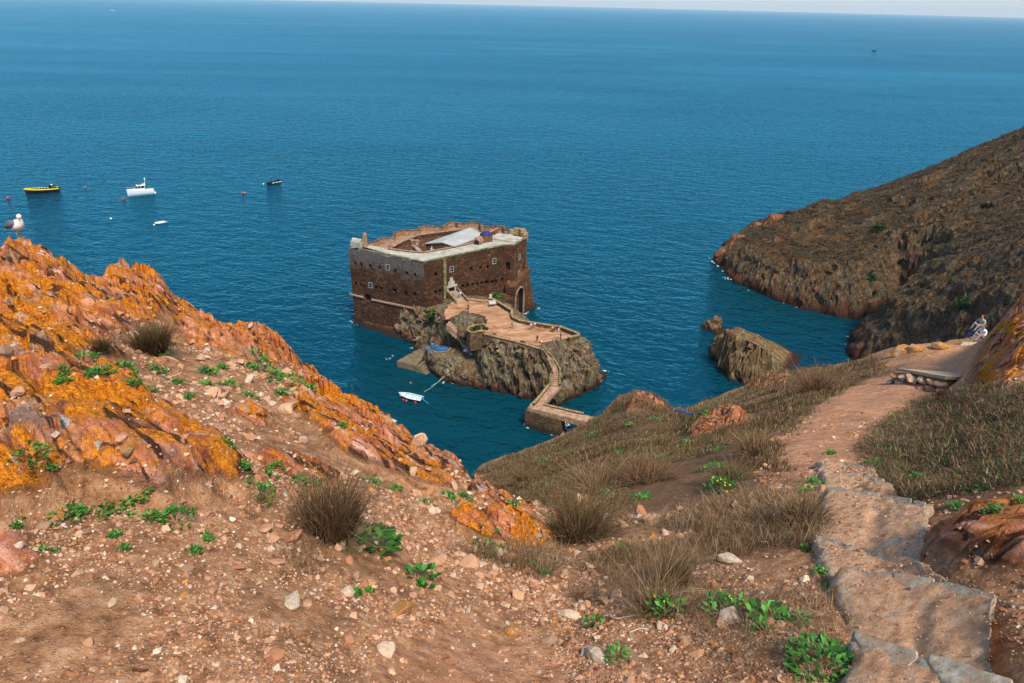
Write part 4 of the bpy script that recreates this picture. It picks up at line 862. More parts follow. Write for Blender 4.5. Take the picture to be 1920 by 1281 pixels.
# ------------------------------------------------------------------ walls, stairs, bridge and landing on the islet
def own_wall(name, label, cat, pts, z0, z1, th, mats, side=1, group=None, cop=.14):
    b, c = strip_wall(name, pts, z0, z1, th, mats, None, cop, side); c.parent = b; return tag(b, label, cat, group)
own_wall('parapet_wall', 'long curving stone parapet with ochre top along the far edge of the plateau', 'wall', PU([(916,565),(925,567),(944,578),(962,589),(961,596),(964,602),(975,607),(996,611),(1022,615),(1050,619),(1072,627),(1087,633),(1085,637),(1066,641)], ZP), ZP - .6, ZP + 1.05, .45, ('bridgewall', 'ochre'), -1)
own_wall('retaining_wall', 'grey retaining wall with yellow edge above the pale cliff face', 'wall', PU([(908,628),(945,637),(980,646),(1013,656)], ZP), ZP - 1.4, ZP + .45, .4, ('bridgewall', 'ochre'), -1)
own_wall('planter_wall', 'small walled bastion at the head of the left stair', 'wall', PU([(912,620),(904,614),(882,620),(878,625),(882,629),(910,626)], ZP), ZP - 3.5, ZP + .9, .4, ('bridgewall', 'ochre'), -1)
own_wall('rough_wall', 'low rough wall between the footbridge and the notice board', 'wall', PU([(876,563),(890,565),(905,567),(918,566)], ZP), ZP - .4, ZP + .6, .6, ('ochre', 'walkway'), -1)
def stair(label, pts, n, w, mat, side=False, drop=1.5):
    pts = [Vector(p) for p in pts]; ls = [0]
    for i in range(len(pts) - 1): ls.append(ls[-1] + (pts[i + 1] - pts[i]).length)
    t = thing('stone_stair', label, 'stairs', tuple(pts[-1])); base = pts[-1]
    def ev(s):
        s = max(0, min(ls[-1], s))
        for i in range(len(pts) - 1):
            if s <= ls[i + 1] + 1e-6: return pts[i].lerp(pts[i + 1], (s - ls[i]) / (ls[i + 1] - ls[i]))
        return pts[-1]
    for i in range(n):
        a = ev(ls[-1] * i / n); b = ev(ls[-1] * (i + 1) / n); d = b - a; d.z = 0; m = (a + b) / 2 - base; mb = MB()
        mb.box((m.x, m.y, a.z - base.z - drop / 2), (d.length + .10, w, drop), math.atan2(d.y, d.x)); mb.build('step', M[mat], t)
    if side:
        for s in (-1, 1):
            q = []
            for i in range(13):
                p = ev(ls[-1] * i / 12); p2 = ev(ls[-1] * min(1, (i + .5) / 12)); p0 = ev(ls[-1] * max(0, (i - .5) / 12)); d = (p2 - p0); d.z = 0; d.normalize(); q.append((p.x - base.x - d.y * s * (w / 2 + .05), p.y - base.y + d.x * s * (w / 2 + .05), p.z - base.z))
            b, c = strip_wall('side_wall', q, [p[2] - 1.2 for p in q], [p[2] + .7 for p in q], .3, ('bridgewall', 'coping'), None, .12, s); b.parent = t; c.parent = b
    return t
stair('flight of pale steps down the left flank to the landing', STAIR_L, 15, 1.9, 'walkway')
stair('narrow curving steps with side walls down to the bridge', STAIR_R, 20, 1.5, 'walkway', True)
# bridge
ba = U(1041, 723, 4.35); bb_ = U(1004, 762, 4.35); bc = U(1112, 787, 5.0)
brg = thing('stone_bridge', 'bent stone causeway bridge joining the islet to the shore', 'bridge', (bb_.x, bb_.y, 0))
def rel(p): return (p.x - bb_.x, p.y - bb_.y)
d1 = (bb_ - ba); d1.z = 0; d1.normalize(); n1 = Vector((-d1.y, d1.x, 0)); d2 = (bc - bb_); d2.z = 0; d2.normalize(); n2 = Vector((-d2.y, d2.x, 0)); W = 1.15
def ccw(p): return p if sum(p[i][0] * p[(i + 1) % len(p)][1] - p[(i + 1) % len(p)][0] * p[i][1] for i in range(len(p))) > 0 else p[::-1]
far = ba - d1 * .6; e2 = bc + d2 * 3
cL = bb_ + d1 * W * .9 - d2 * W
mb = MB(); mb.prism(ccw([rel(far + n1 * W), rel(bb_ + n1 * W * .6), rel(bb_ - n1 * W * 1.1), rel(far - n1 * W)]), 3.4, 4.35); mb.build('deck', M['walkway'], brg)
mb = MB(); mb.prism(ccw([rel(bb_ - d2 * W + n2 * W), rel(bb_ - d2 * W - n2 * W), rel(e2 - n2 * W), rel(e2 + n2 * W)]), 3.6, [4.33, 4.33, 5.0, 5.0] ); dk = mb.build('deck', M['walkway'], brg)
Lb2 = (bc - bb_).length
mb = MB(); q = bb_ + d2 * (Lb2 * .50); mb.prism(ccw([rel(bb_ - d2 * (W + .35) + n2 * (W + .1)), rel(bb_ - d2 * (W + .35) - n2 * (W + .35)), rel(q - n2 * (W + .35)), rel(q + n2 * (W + .1))]), -1.5, 3.75); mb.build('pier', M['bridgewall'], brg)
mb = MB(); q3 = bb_ + d2 * (Lb2 * .82); mb.prism(ccw([rel(q3 - n2 * (W + .1)), rel(e2 - n2 * (W + .1)), rel(e2 + n2 * (W + .1)), rel(q3 + n2 * (W + .1))]), -1.5, 3.9); mb.build('abutment', M['bridgewall'], brg)
# arch of the first span
L1 = (bb_ - ba).length; mb = MB()
for side in (-1, 1):
    o = n1 * (W * .92 * side); pts = []
    for i in range(13):
        t = i / 12; u = .12 + .62 * t; zz = .6 + 2.7 * math.sin(math.pi * t) ** .6; pts.append((ba + d1 * (L1 * u) + o, zz))
    for i in range(12):
        a, za = pts[i]; b, zb = pts[i + 1]; mb.add([(*rel(a), za), (*rel(b), zb), (*rel(b), 3.6), (*rel(a), 3.6)], [(0, 1, 2, 3)])
for i in range(12):
    t0_, t1_ = i / 12, (i + 1) / 12; z_ = [.6 + 2.7 * math.sin(math.pi * t) ** .6 for t in (t0_, t1_)]
    P = [ba + d1 * (L1 * (.12 + .62 * t)) for t in (t0_, t1_)]
    mb.add([(*rel(P[0] + n1 * W * .92), z_[0]), (*rel(P[1] + n1 * W * .92), z_[1]), (*rel(P[1] - n1 * W * .92), z_[1]), (*rel(P[0] - n1 * W * .92), z_[0])], [(0, 1, 2, 3)])
mb.build('arch', M['bridgewall'], brg)
mb = MB(); a = ba + d1 * (L1 * .74); b = bb_ + d1 * .2; mb.prism(ccw([rel(a + n1 * W), rel(b + n1 * W), rel(b - n1 * W), rel(a - n1 * W)]), -1.5, 3.6); mb.build('pier', M['bridgewall'], brg)
mb = MB(); a = ba - d1 * .5; b = ba + d1 * (L1 * .12); mb.prism(ccw([rel(a + n1 * W), rel(b + n1 * W), rel(b - n1 * W), rel(a - n1 * W)]), -1.5, 3.6); mb.build('abutment', M['bridgewall'], brg)
bw, cw = strip_wall('parapet', [(rel(ba - n1 * W))[0:2], rel(bb_ - n1 * W * 1.0 + d2 * .6)], 4.3, 4.95, .35, ('bridgewall', 'ochre'), None, .12, 1); bw.parent = brg; cw.parent = bw
bw, cw = strip_wall('parapet', [rel(bb_ + n2 * W + d2 * 1.2), rel(bb_ + d2 * (Lb2 * .8) + n2 * W)], [4.3, 4.8], [4.75, 5.2], .3, ('bridgewall', 'ochre'), None, .12, -1); bw.parent = brg; cw.parent = bw
# landing stage with boat steps
lp = [U(744, 677, 1.5), U(786, 654, 1.5), U(801, 660, 1.5), U(780, 686, 1.5)]
land = thing('landing_stage', 'concrete landing stage with boat steps below the fort', 'landing', (lp[0].x, lp[0].y, 0))
mb = MB(); mb.prism(ccw([(p.x - lp[0].x, p.y - lp[0].y) for p in lp]), -1.5, 1.5); mb.build('platform', M['landing'], land)
s0 = (lp[3] + lp[0]) / 2; sd = Vector((lp[3].x - lp[0].x, lp[3].y - lp[0].y, 0)).normalized(); sn = Vector((sd.y, -sd.x, 0)); s0 = lp[3] - sd * 1.0
for i in range(5):
    c = lp[3] + sd * (.35 + .55 * i) - sn * 1.6 - Vector((lp[0].x, lp[0].y, 0)); mb = MB(); mb.box((c.x, c.y, (1.25 - .3 * i) / 2 - .75), (.56, 3.6, 1.25 - .3 * i + 1.5), math.atan2(sd.y, sd.x)); mb.build('step', M['landing'], land)
for i in range(4):
    c = lp[2] + Vector((-.1 + .5 * i, .2 + .1 * i, 0)) - Vector((lp[0].x, lp[0].y, 0)); mb = MB(); mb.box((c.x, c.y, .9 + .25 * i), (.55, 2.4, 1.2 + .5 * i), math.atan2(sd.y, sd.x)); mb.build('step', M['landing'], land)
# things left on the landing
def boat_cover():
    c = U(828, 657, 4.4); t = thing('covered_dinghy', 'dinghy hauled out on the landing under a blue tarpaulin', 'boat', tuple(c), .15); R = []
    for x, w, h in ((-2.0, .15, .25), (-1.6, .6, .7), (-.6, .85, 1.0), (.6, .85, .95), (1.5, .6, .75), (2.1, .1, .5)): R.append([(x, w * math.cos(a), max(0, h * math.sin(a))) for a in np.linspace(0, math.pi, 9)])
    mb = MB(); mb.loft(R); mb.build('tarpaulin', M['blue'], t, True)
    mb = MB(); mb.tube([(2.1, 0, .5), (1.5, .62, .12), (0, .9, .06), (-1.6, .62, .06), (-2, .1, .1)], .06, 5); mb.tube([(2.1, 0, .5), (1.5, -.62, .12), (0, -.9, .06), (-1.6, -.62, .06), (-2, -.1, .1)], .06, 5); mb.build('rim_rope', M['yellow'], t)
boat_cover()
def barrel(px, py, z, mat, label, r=.38, h=.95):
    c = U(px, py, z); mb = MB(); mb.loft([[(rr * math.cos(a), rr * math.sin(a), zz) for a in np.linspace(0, 6.283, 13)[:-1]] for rr, zz in ((r * .92, 0), (r, .08), (r * .96, h * .3), (r * 1.02, h * .33), (r * .96, h * .36), (r * .96, h * .64), (r * 1.02, h * .67), (r, h * .92), (r * .85, h))])
    o = mb.build('barrel', M[mat], None, True); o.location = c; tag(o, label, 'barrel', 'drums on the landing')
barrel(802.5, 658, 4.2, 'cyan', 'bright blue drum at the seaward end of the landing')
barrel(816, 657, 4.35, 'blue', 'dark blue drum just left of the covered dinghy')
barrel(811, 652, 4.35, 'cyan', 'light blue drum behind the others on the landing', .34, 1.1)
def bag(px, py, z, mat, label, s=.6):
    c = U(px, py, z); mb = MB(); mb.ball((0, 0, s * .55), (s, s * .75, s * .6), 9, 6); o = mb.build('sack', M[mat], None, True)
    for v in o.data.vertices: v.co *= 1 + .18 * math.sin(v.co.x * 9 + v.co.y * 7) 
    o.location = c; tag(o, label, 'sack', 'bundles at the foot of the left stair')
bag(874, 660, 4.35, 'white', 'white bundle at the foot of the left stair'); bag(880, 663, 4.3, 'cyan', 'turquoise bundle at the foot of the left stair'); bag(883.5, 666, 4.25, 'orange', 'small yellow bundle at the foot of the left stair', .4)
for px_, py_, w_r, lab in ((872, 598, 2.2, 'grey lichen crag beside the head of the left stair'), (886, 606, 2.6, 'larger grey crag between the left stair and the plateau'), (898, 612, 1.5, 'low grey rock behind the small walled bastion')):
    c = U(px_, py_, ZP); bb2 = [(c.x + w_r * math.cos(a) * random.uniform(.8, 1.2), c.y + w_r * .8 * math.sin(a) * random.uniform(.8, 1.2)) for a in np.linspace(0, 6.28, 10)[:-1]]; tt2 = [(c.x + (q[0] - c.x) * .3, c.y + (q[1] - c.y) * .3) for q in bb2]
    V, Fc = cliff_grid(c.x - 4, c.x + 4, c.y - 4, c.y + 4, .2, lambda X, Y: block(X, Y, tt2, bb2, 1.9, .8), .5, (.6, .5, .6), px_ * .1, 1.5); V[:, 2] += ZP - .2
    tag(mesh_np('crag', V, Fc, M['islet']), lab, 'rock', 'crags on the plateau')
# notice boards on the plateau
def board(px, py, label, w, h, tilt, mat):
    c = U(px, py, ZP + .2); t = thing('notice_board', label, 'sign', tuple(c), .35, 'notice boards on the plateau')
    for s in (-1, 1):
        mb = MB(); mb.box((s * w * .38, 0, .55), (.09, .09, 1.1)); mb.build('post', M['grey'], t)
    mb = MB(); cz = 1.1; hh = h / 2; vs = []
    for sx, sy in ((-1, -1), (1, -1), (1, 1), (-1, 1)): vs.append((sx * w / 2, sy * hh * math.cos(tilt), cz + sy * hh * math.sin(tilt)))
    mb.add(vs + [(x, y + .03, z - .06) for x, y, z in vs], [(0, 1, 2, 3), (7, 6, 5, 4), (0, 4, 5, 1), (1, 5, 6, 2), (2, 6, 7, 3), (3, 7, 4, 0)]); mb.build('panel', M[mat], t)
board(923.5, 575, 'wide tilted white notice board by the parapet', 1.6, 1.1, .45, 'frame'); board(920, 564, 'narrow upright white sign with blue foot behind the notice board', .6, 1.2, 1.3, 'frame')
# dark shrubs along the plateau edge
def shrub_blob(px, py, z, r, label, col=(.05, .055, .018)):
    c = U(px, py, z); n = 130; d = RNG.normal(size=(n, 3)); d /= np.linalg.norm(d, axis=1)[:, None]; P = d * r * RNG.uniform(.4, 1, (n, 1)); P[:, 2] = np.abs(P[:, 2]) * .7
    a = RNG.normal(size=(n, 3)) * r * .22; b = RNG.normal(size=(n, 3)) * r * .22; V = np.concatenate([P - a, P + a, P + b]); f = np.arange(n); tone = np.array(col) * RNG.uniform(.5, 1.7, (n, 1))
    o = mesh_np('shrub', V, np.stack([f, f + n, f + 2 * n], 1), M['leaf'], cols=dict(tone=np.concatenate([tone] * 3))); o.location = c; tag(o, label, 'shrub', 'shrubs on the islet')
for a in [(892, 618, ZP, 1.2, 'dark shrub filling the small walled bastion'), (910, 617, ZP + .3, .7, 'round shrub beside the bastion gap'), (927, 629, ZP, .6, 'dark tuft on the plateau edge nearest the bastion'), (979, 643, ZP + .2, .6, 'dark tuft on the plateau edge above the middle of the cliff'), (934, 556, 7.8, 1.5, 'bright green shrub under the fort wall beside the rampart', (.06, .13, .02)), (818, 590, 8.5, 1.6, 'green patch of scrub under the fort corner', (.06, .10, .02)), (806, 597, 7.0, 1.3, 'dull green scrub below the fort corner', (.05, .07, .02)), (838, 616, 8.0, 1.2, 'green shrub by the top of the left stair', (.05, .09, .02)), (852, 634, 6.0, 1.1, 'green shrub halfway down the left stair', (.05, .09, .02)), (692, 573, 4.5, 1.1, 'green plant hanging on the fort sea wall', (.04, .07, .02))]:
    shrub_blob(*a)
# ------------------------------------------------------------------ boats
def hull_rings(L, B, D, n=12, bowrise=.35, flare=.8, full=.45, inset=0.0, floor=None):
    """open rings port gunwale -> keel -> starboard gunwale, x from stern to bow"""
    R = []
    for i in range(n + 1):
        t = i / n; x = -L / 2 + L * t; b = B / 2 * (1 - max(0, (t - full) / (1 - full)) ** 2.2) * (.88 + .12 * min(1, t * 3)); b = max(b - inset, .02)
        sh = D + bowrise * t ** 2.2; kz = -.12 + .25 * max(0, t - .75) * 4 * D * .6
        if floor is not None: kz = max(kz + .08, floor)
        x -= inset * (1 if t > .9 else 0) - (inset if t < .05 else 0)
        R.append([(x, b, sh), (x, b * .97, sh * .6 + kz * .4), (x, b * flare * .8, kz + .06), (x, 0, kz), (x, -b * flare * .8, kz + .06), (x, -b * .97, sh * .6 + kz * .4), (x, -b, sh)])
    return R
def heading(bow, stern):
    a = U(*bow, .2); b = U(*stern, .2); c = (a + b) / 2; d = a - b; return (c.x, c.y, 0), math.atan2(d.y, d.x), math.hypot(d.x, d.y)
def gunwale(t, R, r, mat, name='gunwale'):
    mb = MB(); mb.tube([q[0] for q in R] + [q[-1] for q in R[::-1]], r, 6); return mb.build(name, M[mat], t, True)
def outboard(t, x, z, s=1.0, mat='black', y=0.0):
    mb = MB(); mb.box((x - .12 * s, y, z + .35 * s), (.42 * s, .34 * s, .5 * s), taper=.75); mb.box((x - .12 * s, y, z - .25 * s), (.16 * s, .12 * s, .9 * s)); mb.box((x + .1 * s, y, z + .05 * s), (.2 * s, .26 * s, .2 * s)); return mb.build('outboard_motor', M[mat], t)
def open_boat(name, label, bow, stern, hullm, inm, rim, B=None, D=.5, group='boats at anchor off the fort'):
    loc, rz, L = heading(bow, stern); B = B or L * .36; t = thing(name, label, 'boat', loc, rz, group); R = hull_rings(L, B, D)
    mb = MB(); mb.loft(R, 0, False, False); mb.add(R[0], [tuple(range(7))]); mb.build('hull', M[hullm], t, True)
    mb = MB(); R2 = hull_rings(L, B, D - .01, inset=.09, floor=.06); mb.loft(R2, 0, False, False); mb.add(R2[0], [tuple(range(7))]); mb.build('interior', M[inm], t, True, fix=False)
    gunwale(t, R, .06, rim)
    for u in (-.22, .08, .3):
        mb = MB(); w = B * (.8 if u < .2 else .6); mb.box((u * L, 0, D * .72), (.28, w, .06)); mb.build('bench', M[rim], t)
    return t, L, B
t, L, B = open_boat('rowing_boat', 'white open rowing boat with red fenders in the dark inlet', (748, 742), (792, 751), 'black', 'tealin', 'hullwhite', D=.62, group=None); outboard(t, -L / 2 - .05, .6, .9, 'cyan')
mb = MB(); mb.box((L * .33, 0, .62), (L * .18, B * .55, .05)); mb.build('foredeck', M['hullwhite'], t)
mb = MB(); mb.tube([(-L / 2, .1, .7), (-L / 2 - .9, .35, .35), (-L / 2 - 1.6, .5, .05)], .09, 6); mb.build('tiller_arm', M['cyan'], t)
for i, (u, m) in enumerate(((.22, 'red'), (.08, 'pinkred'), (-.3, 'red'))):
    mb = MB(); mb.ball((u * L, -B / 2 - .16 if True else 0, .12), .24, 9, 6); o = mb.build('fender', M[m], t, True)
    mb = MB(); mb.ball((u * L, B / 2 * (.98 if u < .1 else .9) + .14, .12), .24, 9, 6); mb.build('fender', M[m], t, True)
def rope(label, pts, r, mat='rope'):
    mb = MB(); mb.tube(pts, r, 5); o = mb.build('mooring_line', M[mat], None, True); tag(o, label, 'rope')
a = U(832, 705, 1.2); b = U(795, 735, .15); rope('pale mooring line running from the cliff foot towards the rowing boat', [a, a.lerp(b, .3) - Vector((0, 0, .35)), a.lerp(b, .65) - Vector((0, 0, .4)), b], .045)
a = U(834, 706, 1.4); b = U(808, 724, .12); rope('second slack mooring line dipping into the inlet', [a, a.lerp(b, .4) - Vector((.3, 0, .5)), b], .04)
t, L, B = open_boat('workboat', 'small dark open boat with a white stripe and outboard, farthest of the moored boats', (500, 346), (525, 341), 'black', 'black', 'black', D=.75); outboard(t, -L / 2, .75, 1.2)
for u0, u1 in ((-.48, -.05), (0.02, .2)):
    mb = MB()
    for s in (-1, 1): mb.box(((u0 + u1) / 2 * L, s * (B / 2 + .01), .62), ((u1 - u0) * L, .06, .3))
    mb.build('stripe', M['hullwhite'], t)
mb = MB(); [mb.box((-.26 * L, s * (B / 2 + .03), .62), (.4, .06, .3)) for s in (-1, 1)]; mb.build('registration_mark', M['pinkred'], t)
mb = MB(); mb.box((-.33 * L, 0, 1.1), (.9, .7, .9), taper=.8); mb.build('console', M['black'], t)
# inflatable dinghy
loc, rz, L = heading((291, 420), (312, 416)); t = thing('inflatable_dinghy', 'small white inflatable dinghy nearest the gull rock', 'boat', loc, rz, 'boats at anchor off the fort'); B = L * .42
mb = MB(); path = [(-L / 2, B / 2 - .2, .35), (0, B / 2 - .2, .35), (L * .28, B / 2 - .35, .4), (L * .43, B * .2, .5), (L * .48, 0, .55), (L * .43, -B * .2, .5), (L * .28, -B / 2 + .35, .4), (0, -B / 2 + .2, .35), (-L / 2, -B / 2 + .2, .35)]; mb.tube(path, [.2, .26, .27, .27, .26, .27, .27, .26, .2], 8); mb.build('tube', M['hullwhite'], t, True)
mb = MB(); mb.prism([(-L * .42, -B / 2 + .2), (L * .3, -B / 2 + .3), (L * .42, 0), (L * .3, B / 2 - .3), (-L * .42, B / 2 - .2)], .06, .2); mb.build('floor', M['grey'], t)
mb = MB(); mb.box((-L * .05, 0, .5), (.35, B * .75, .08)); mb.build('bench', M['hullwhite'], t); mb = MB(); mb.box((-L * .43, 0, .35), (.08, B * .7, .5)); mb.build('transom', M['grey'], t); outboard(t, -L * .45, .55, .9)
# big yellow RIB
loc, rz, L = heading((47, 363), (112, 357)); t = thing('rigid_inflatable', 'long black tour boat with yellow tubes and rows of seats', 'boat', loc, rz, 'boats at anchor off the fort'); B = L * .27
R = hull_rings(L * .97, B * .95, 1.0, bowrise=.55, full=.5); mb = MB(); mb.loft(R, 0, False, False); mb.add(R[0], [tuple(range(7))]); mb.build('hull', M['black'], t, True)
path = []
for i in range(13):
    u = i / 12; x = -L / 2 + L * u; b = B / 2 * (1 - max(0, (u - .55) / .45) ** 2.4); path.append((x, b, 1.25 + .75 * u ** 2.2))
mb = MB(); pp = path + [(x, -y, z) for x, y, z in path[::-1]]; mb.tube(pp, [.18 + .10 * min(1, i * .4) for i in range(13)] + [.18 + .10 * min(1, i * .4) for i in range(12, -1, -1)], 8); mb.build('tube', M['yellow'], t, True)
mb = MB(); mb.tube([(x, y + .40 * (1 if y > 0 else 1), z - .12) for x, y, z in path[:11]], .06, 5); mb.tube([(x, -y - .40, z - .12) for x, y, z in path[:11]], .06, 5); mb.build('rubbing_strake', M['black'], t)
mb = MB(); mb.prism([(-L * .47, -B * .4), (L * .25, -B * .4), (L * .42, 0), (L * .25, B * .4), (-L * .47, B * .4)], .45, .6); mb.build('deck', M['black'], t)
for i in range(6):
    for s in (-1, 1):
        mb = MB(); x = L * (-.14 + .085 * i); mb.box((x, s * B * .17, 1.3), (.6, .42, .8)); mb.box((x - .25, s * B * .17, 1.9), (.1, .42, .6)); mb.build('seat', M['black'], t)
mb = MB(); mb.box((-L * .25, 0, 1.5), (1.0, .9, 1.6), taper=.8); mb.build('console', M['black'], t)
mb = MB()
for s in (-1, 1): mb.tube([(-L * .42, s * B * .3, .7), (-L * .40, s * B * .3, 2.4), (-L * .36, s * B * .26, 2.6)], .06, 5); mb.tube([(-L * .2, s * B * .28, .7), (-L * .22, s * B * .28, 2.5)], .05, 5)
mb.box((-L * .30, 0, 2.62), (L * .2, B * .62, .1)); cp = mb.build('canopy', M['black'], t); mb = MB(); mb.ball((-L * .31, 0, 2.85), (.45, .45, .22), 9, 6); mb.build('radar_dome', M['white'], cp, True)
outboard(t, -L / 2 + .1, .8, 1.5, y=.5); outboard(t, -L / 2 + .1, .8, 1.5, y=-.5)
# cabin cruiser
loc, rz, L = heading((240, 368), (290, 363)); t = thing('cabin_cruiser', 'white cabin cruiser with dark windows and a small mast', 'boat', loc, rz, 'boats at anchor off the fort'); B = L * .33; t.scale = (1, 1, 1.75)
R = hull_rings(L, B, 1.15, n=14, bowrise=.55, flare=.72, full=.42); mb = MB(); mb.loft(R, 0, False, False); mb.add(R[0], [tuple(range(7))]); mb.build('hull', M['hullwhite'], t, True)
mb = MB(); R2 = [[(q[0][0], q[0][1] * .96, q[0][2] - .03), (q[0][0], q[6][1] * .96, q[0][2] - .03)] for q in R if q[0][0] > -L * .22]; mb.loft(R2, 0, False, False); mb.build('foredeck', M['white'], t, fix=False)
mb = MB(); R2 = [[(q[0][0], q[0][1] * .9, .55), (q[0][0], q[6][1] * .9, .55)] for q in R if q[0][0] < -L * .12]; mb.loft(R2, 0, False, False); mb.build('cockpit_floor', M['grey'], t, fix=False)
gunwale(t, R, .06, 'white')
def cab(x0, x1, w0, w1, z0, z1, f, bk): return [[(x0, -w0, z0), (x1, -w0 * .8, z0), (x1, w0 * .8, z0), (x0, w0, z0)], [(x0 + bk, -w1, z1), (x1 - f, -w1 * .8, z1), (x1 - f, w1 * .8, z1), (x0 + bk, w1, z1)]]
mb = MB(); mb.loft(cab(-L * .18, L * .27, B * .40, B * .36, 1.15, 1.75, .5, 0)); cb = mb.build('cabin', M['hullwhite'], t)
mb = MB(); mb.loft(cab(-L * .18, L * .18, B * .355, B * .30, 1.75, 2.35, .75, .08)); mb.build('window_band', M['glass'], cb)
mb = MB(); mb.loft(cab(-L * .22, L * .13, B * .34, B * .31, 2.35, 2.55, .35, .1)); mb.build('cabin_roof', M['hullwhite'], cb)
for x in (-.17, -.03, .08):
    mb = MB(); [mb.box((x * L, s * B * .335, 2.05), (.14, .1, .62)) for s in (-1, 1)]; mb.build('window_post', M['hullwhite'], cb)
mb = MB(); mb.loft(cab(-L * .08, L * .08, B * .2, B * .17, 2.55, 2.85, .3, .2)); mb.build('fly_screen', M['glass'], cb)
mb = MB(); mb.tube([(-L * .2, -B * .2, 2.5), (-L * .24, 0, 3.5), (-L * .2, B * .2, 2.5)], .06, 5); mb.tube([(-L * .24, 0, 3.5), (-L * .25, 0, 4.2)], .04, 5); mb.ball((-L * .24, 0, 3.7), .28, 8, 5); mb.build('mast', M['white'], t)
mb = MB(); mb.tube([(q[0][0], q[0][1] * .95, q[0][2] + .5) for q in R if q[0][0] > 0] + [(q[6][0], q[6][1] * .95, q[6][2] + .5) for q in R[::-1] if q[0][0] > 0], .03, 4)
for q in R:
    if q[0][0] > 0: mb.tube([q[0], (q[0][0], q[0][1] * .95, q[0][2] + .5)], .025, 4); mb.tube([q[6], (q[6][0], q[6][1] * .95, q[6][2] + .5)], .025, 4)
mb.build('bow_rail', M['grey'], t); mb = MB(); mb.box((-L / 2 - .25, 0, .35), (.6, B * .75, .12)); mb.build('swim_platform', M['white'], t)
# far boats
def far_boat(px, py, label, mat, L=9, rz=0.0):
    c = U(px, py, 0); t = thing('motorboat', label, 'boat', tuple(c), rz, 'boats far out at sea'); R = hull_rings(L, L * .3, 1.1); mb = MB(); mb.loft(R, 0, False, False); mb.add(R[0], [tuple(range(7))]); mb.build('hull', M[mat], t, True)
    mb = MB(); mb.prism([(q[0][0], q[0][1] * .95) for q in R[::-1]] + [(q[6][0], q[6][1] * .95) for q in R], .9, 1.05); mb.build('deck', M[mat], t); mb = MB(); mb.loft(cab(-L * .15, L * .2, L * .1, L * .08, 1.0, 2.4, .5, .1)); mb.build('wheelhouse', M['glass' if mat == 'black' else 'hullwhite'], t)
far_boat(1639, 96, 'tiny dark boat alone on the open sea at upper right', 'black', 11, .3); far_boat(211, 20, 'tiny white boat trailing a long wake near the horizon', 'hullwhite', 26, 2.9)
# mooring buoys
def buoy(px, py, r, mat, label):
    c = U(px, py, .1); mb = MB(); r *= .75; mb.ball((0, 0, .15 * r), r, 10, 8); mb.tube([(0, 0, r), (0, 0, r * 1.35)], r * .18, 6); o = mb.build('buoy', M[mat], None, True); o.location = c; tag(o, label, 'buoy', 'mooring buoys')
for a in [(15, 372, .75, 'red', 'red buoy at the left edge below the tour boat'), (160, 351.5, .55, 'pinkred', 'small faded red buoy between tour boat and cruiser'), (232, 373.5, .7, 'red', 'red buoy by the bow of the cruiser'), (208, 410.5, .5, 'white', 'white buoy alone above the gull rock'), (289, 422, .42, 'white', 'white buoy off the bow of the dinghy'), (455, 362.5, .62, 'red', 'red buoy with a yellow one beside it'), (459, 361.7, .42, 'orange', 'small yellow buoy touching a red one'), (494, 345.5, .45, 'white', 'white buoy off the bow of the dark boat'), (770, 718, .22, 'orange', 'tiny yellow float above the rowing boat')]: buoy(*a)

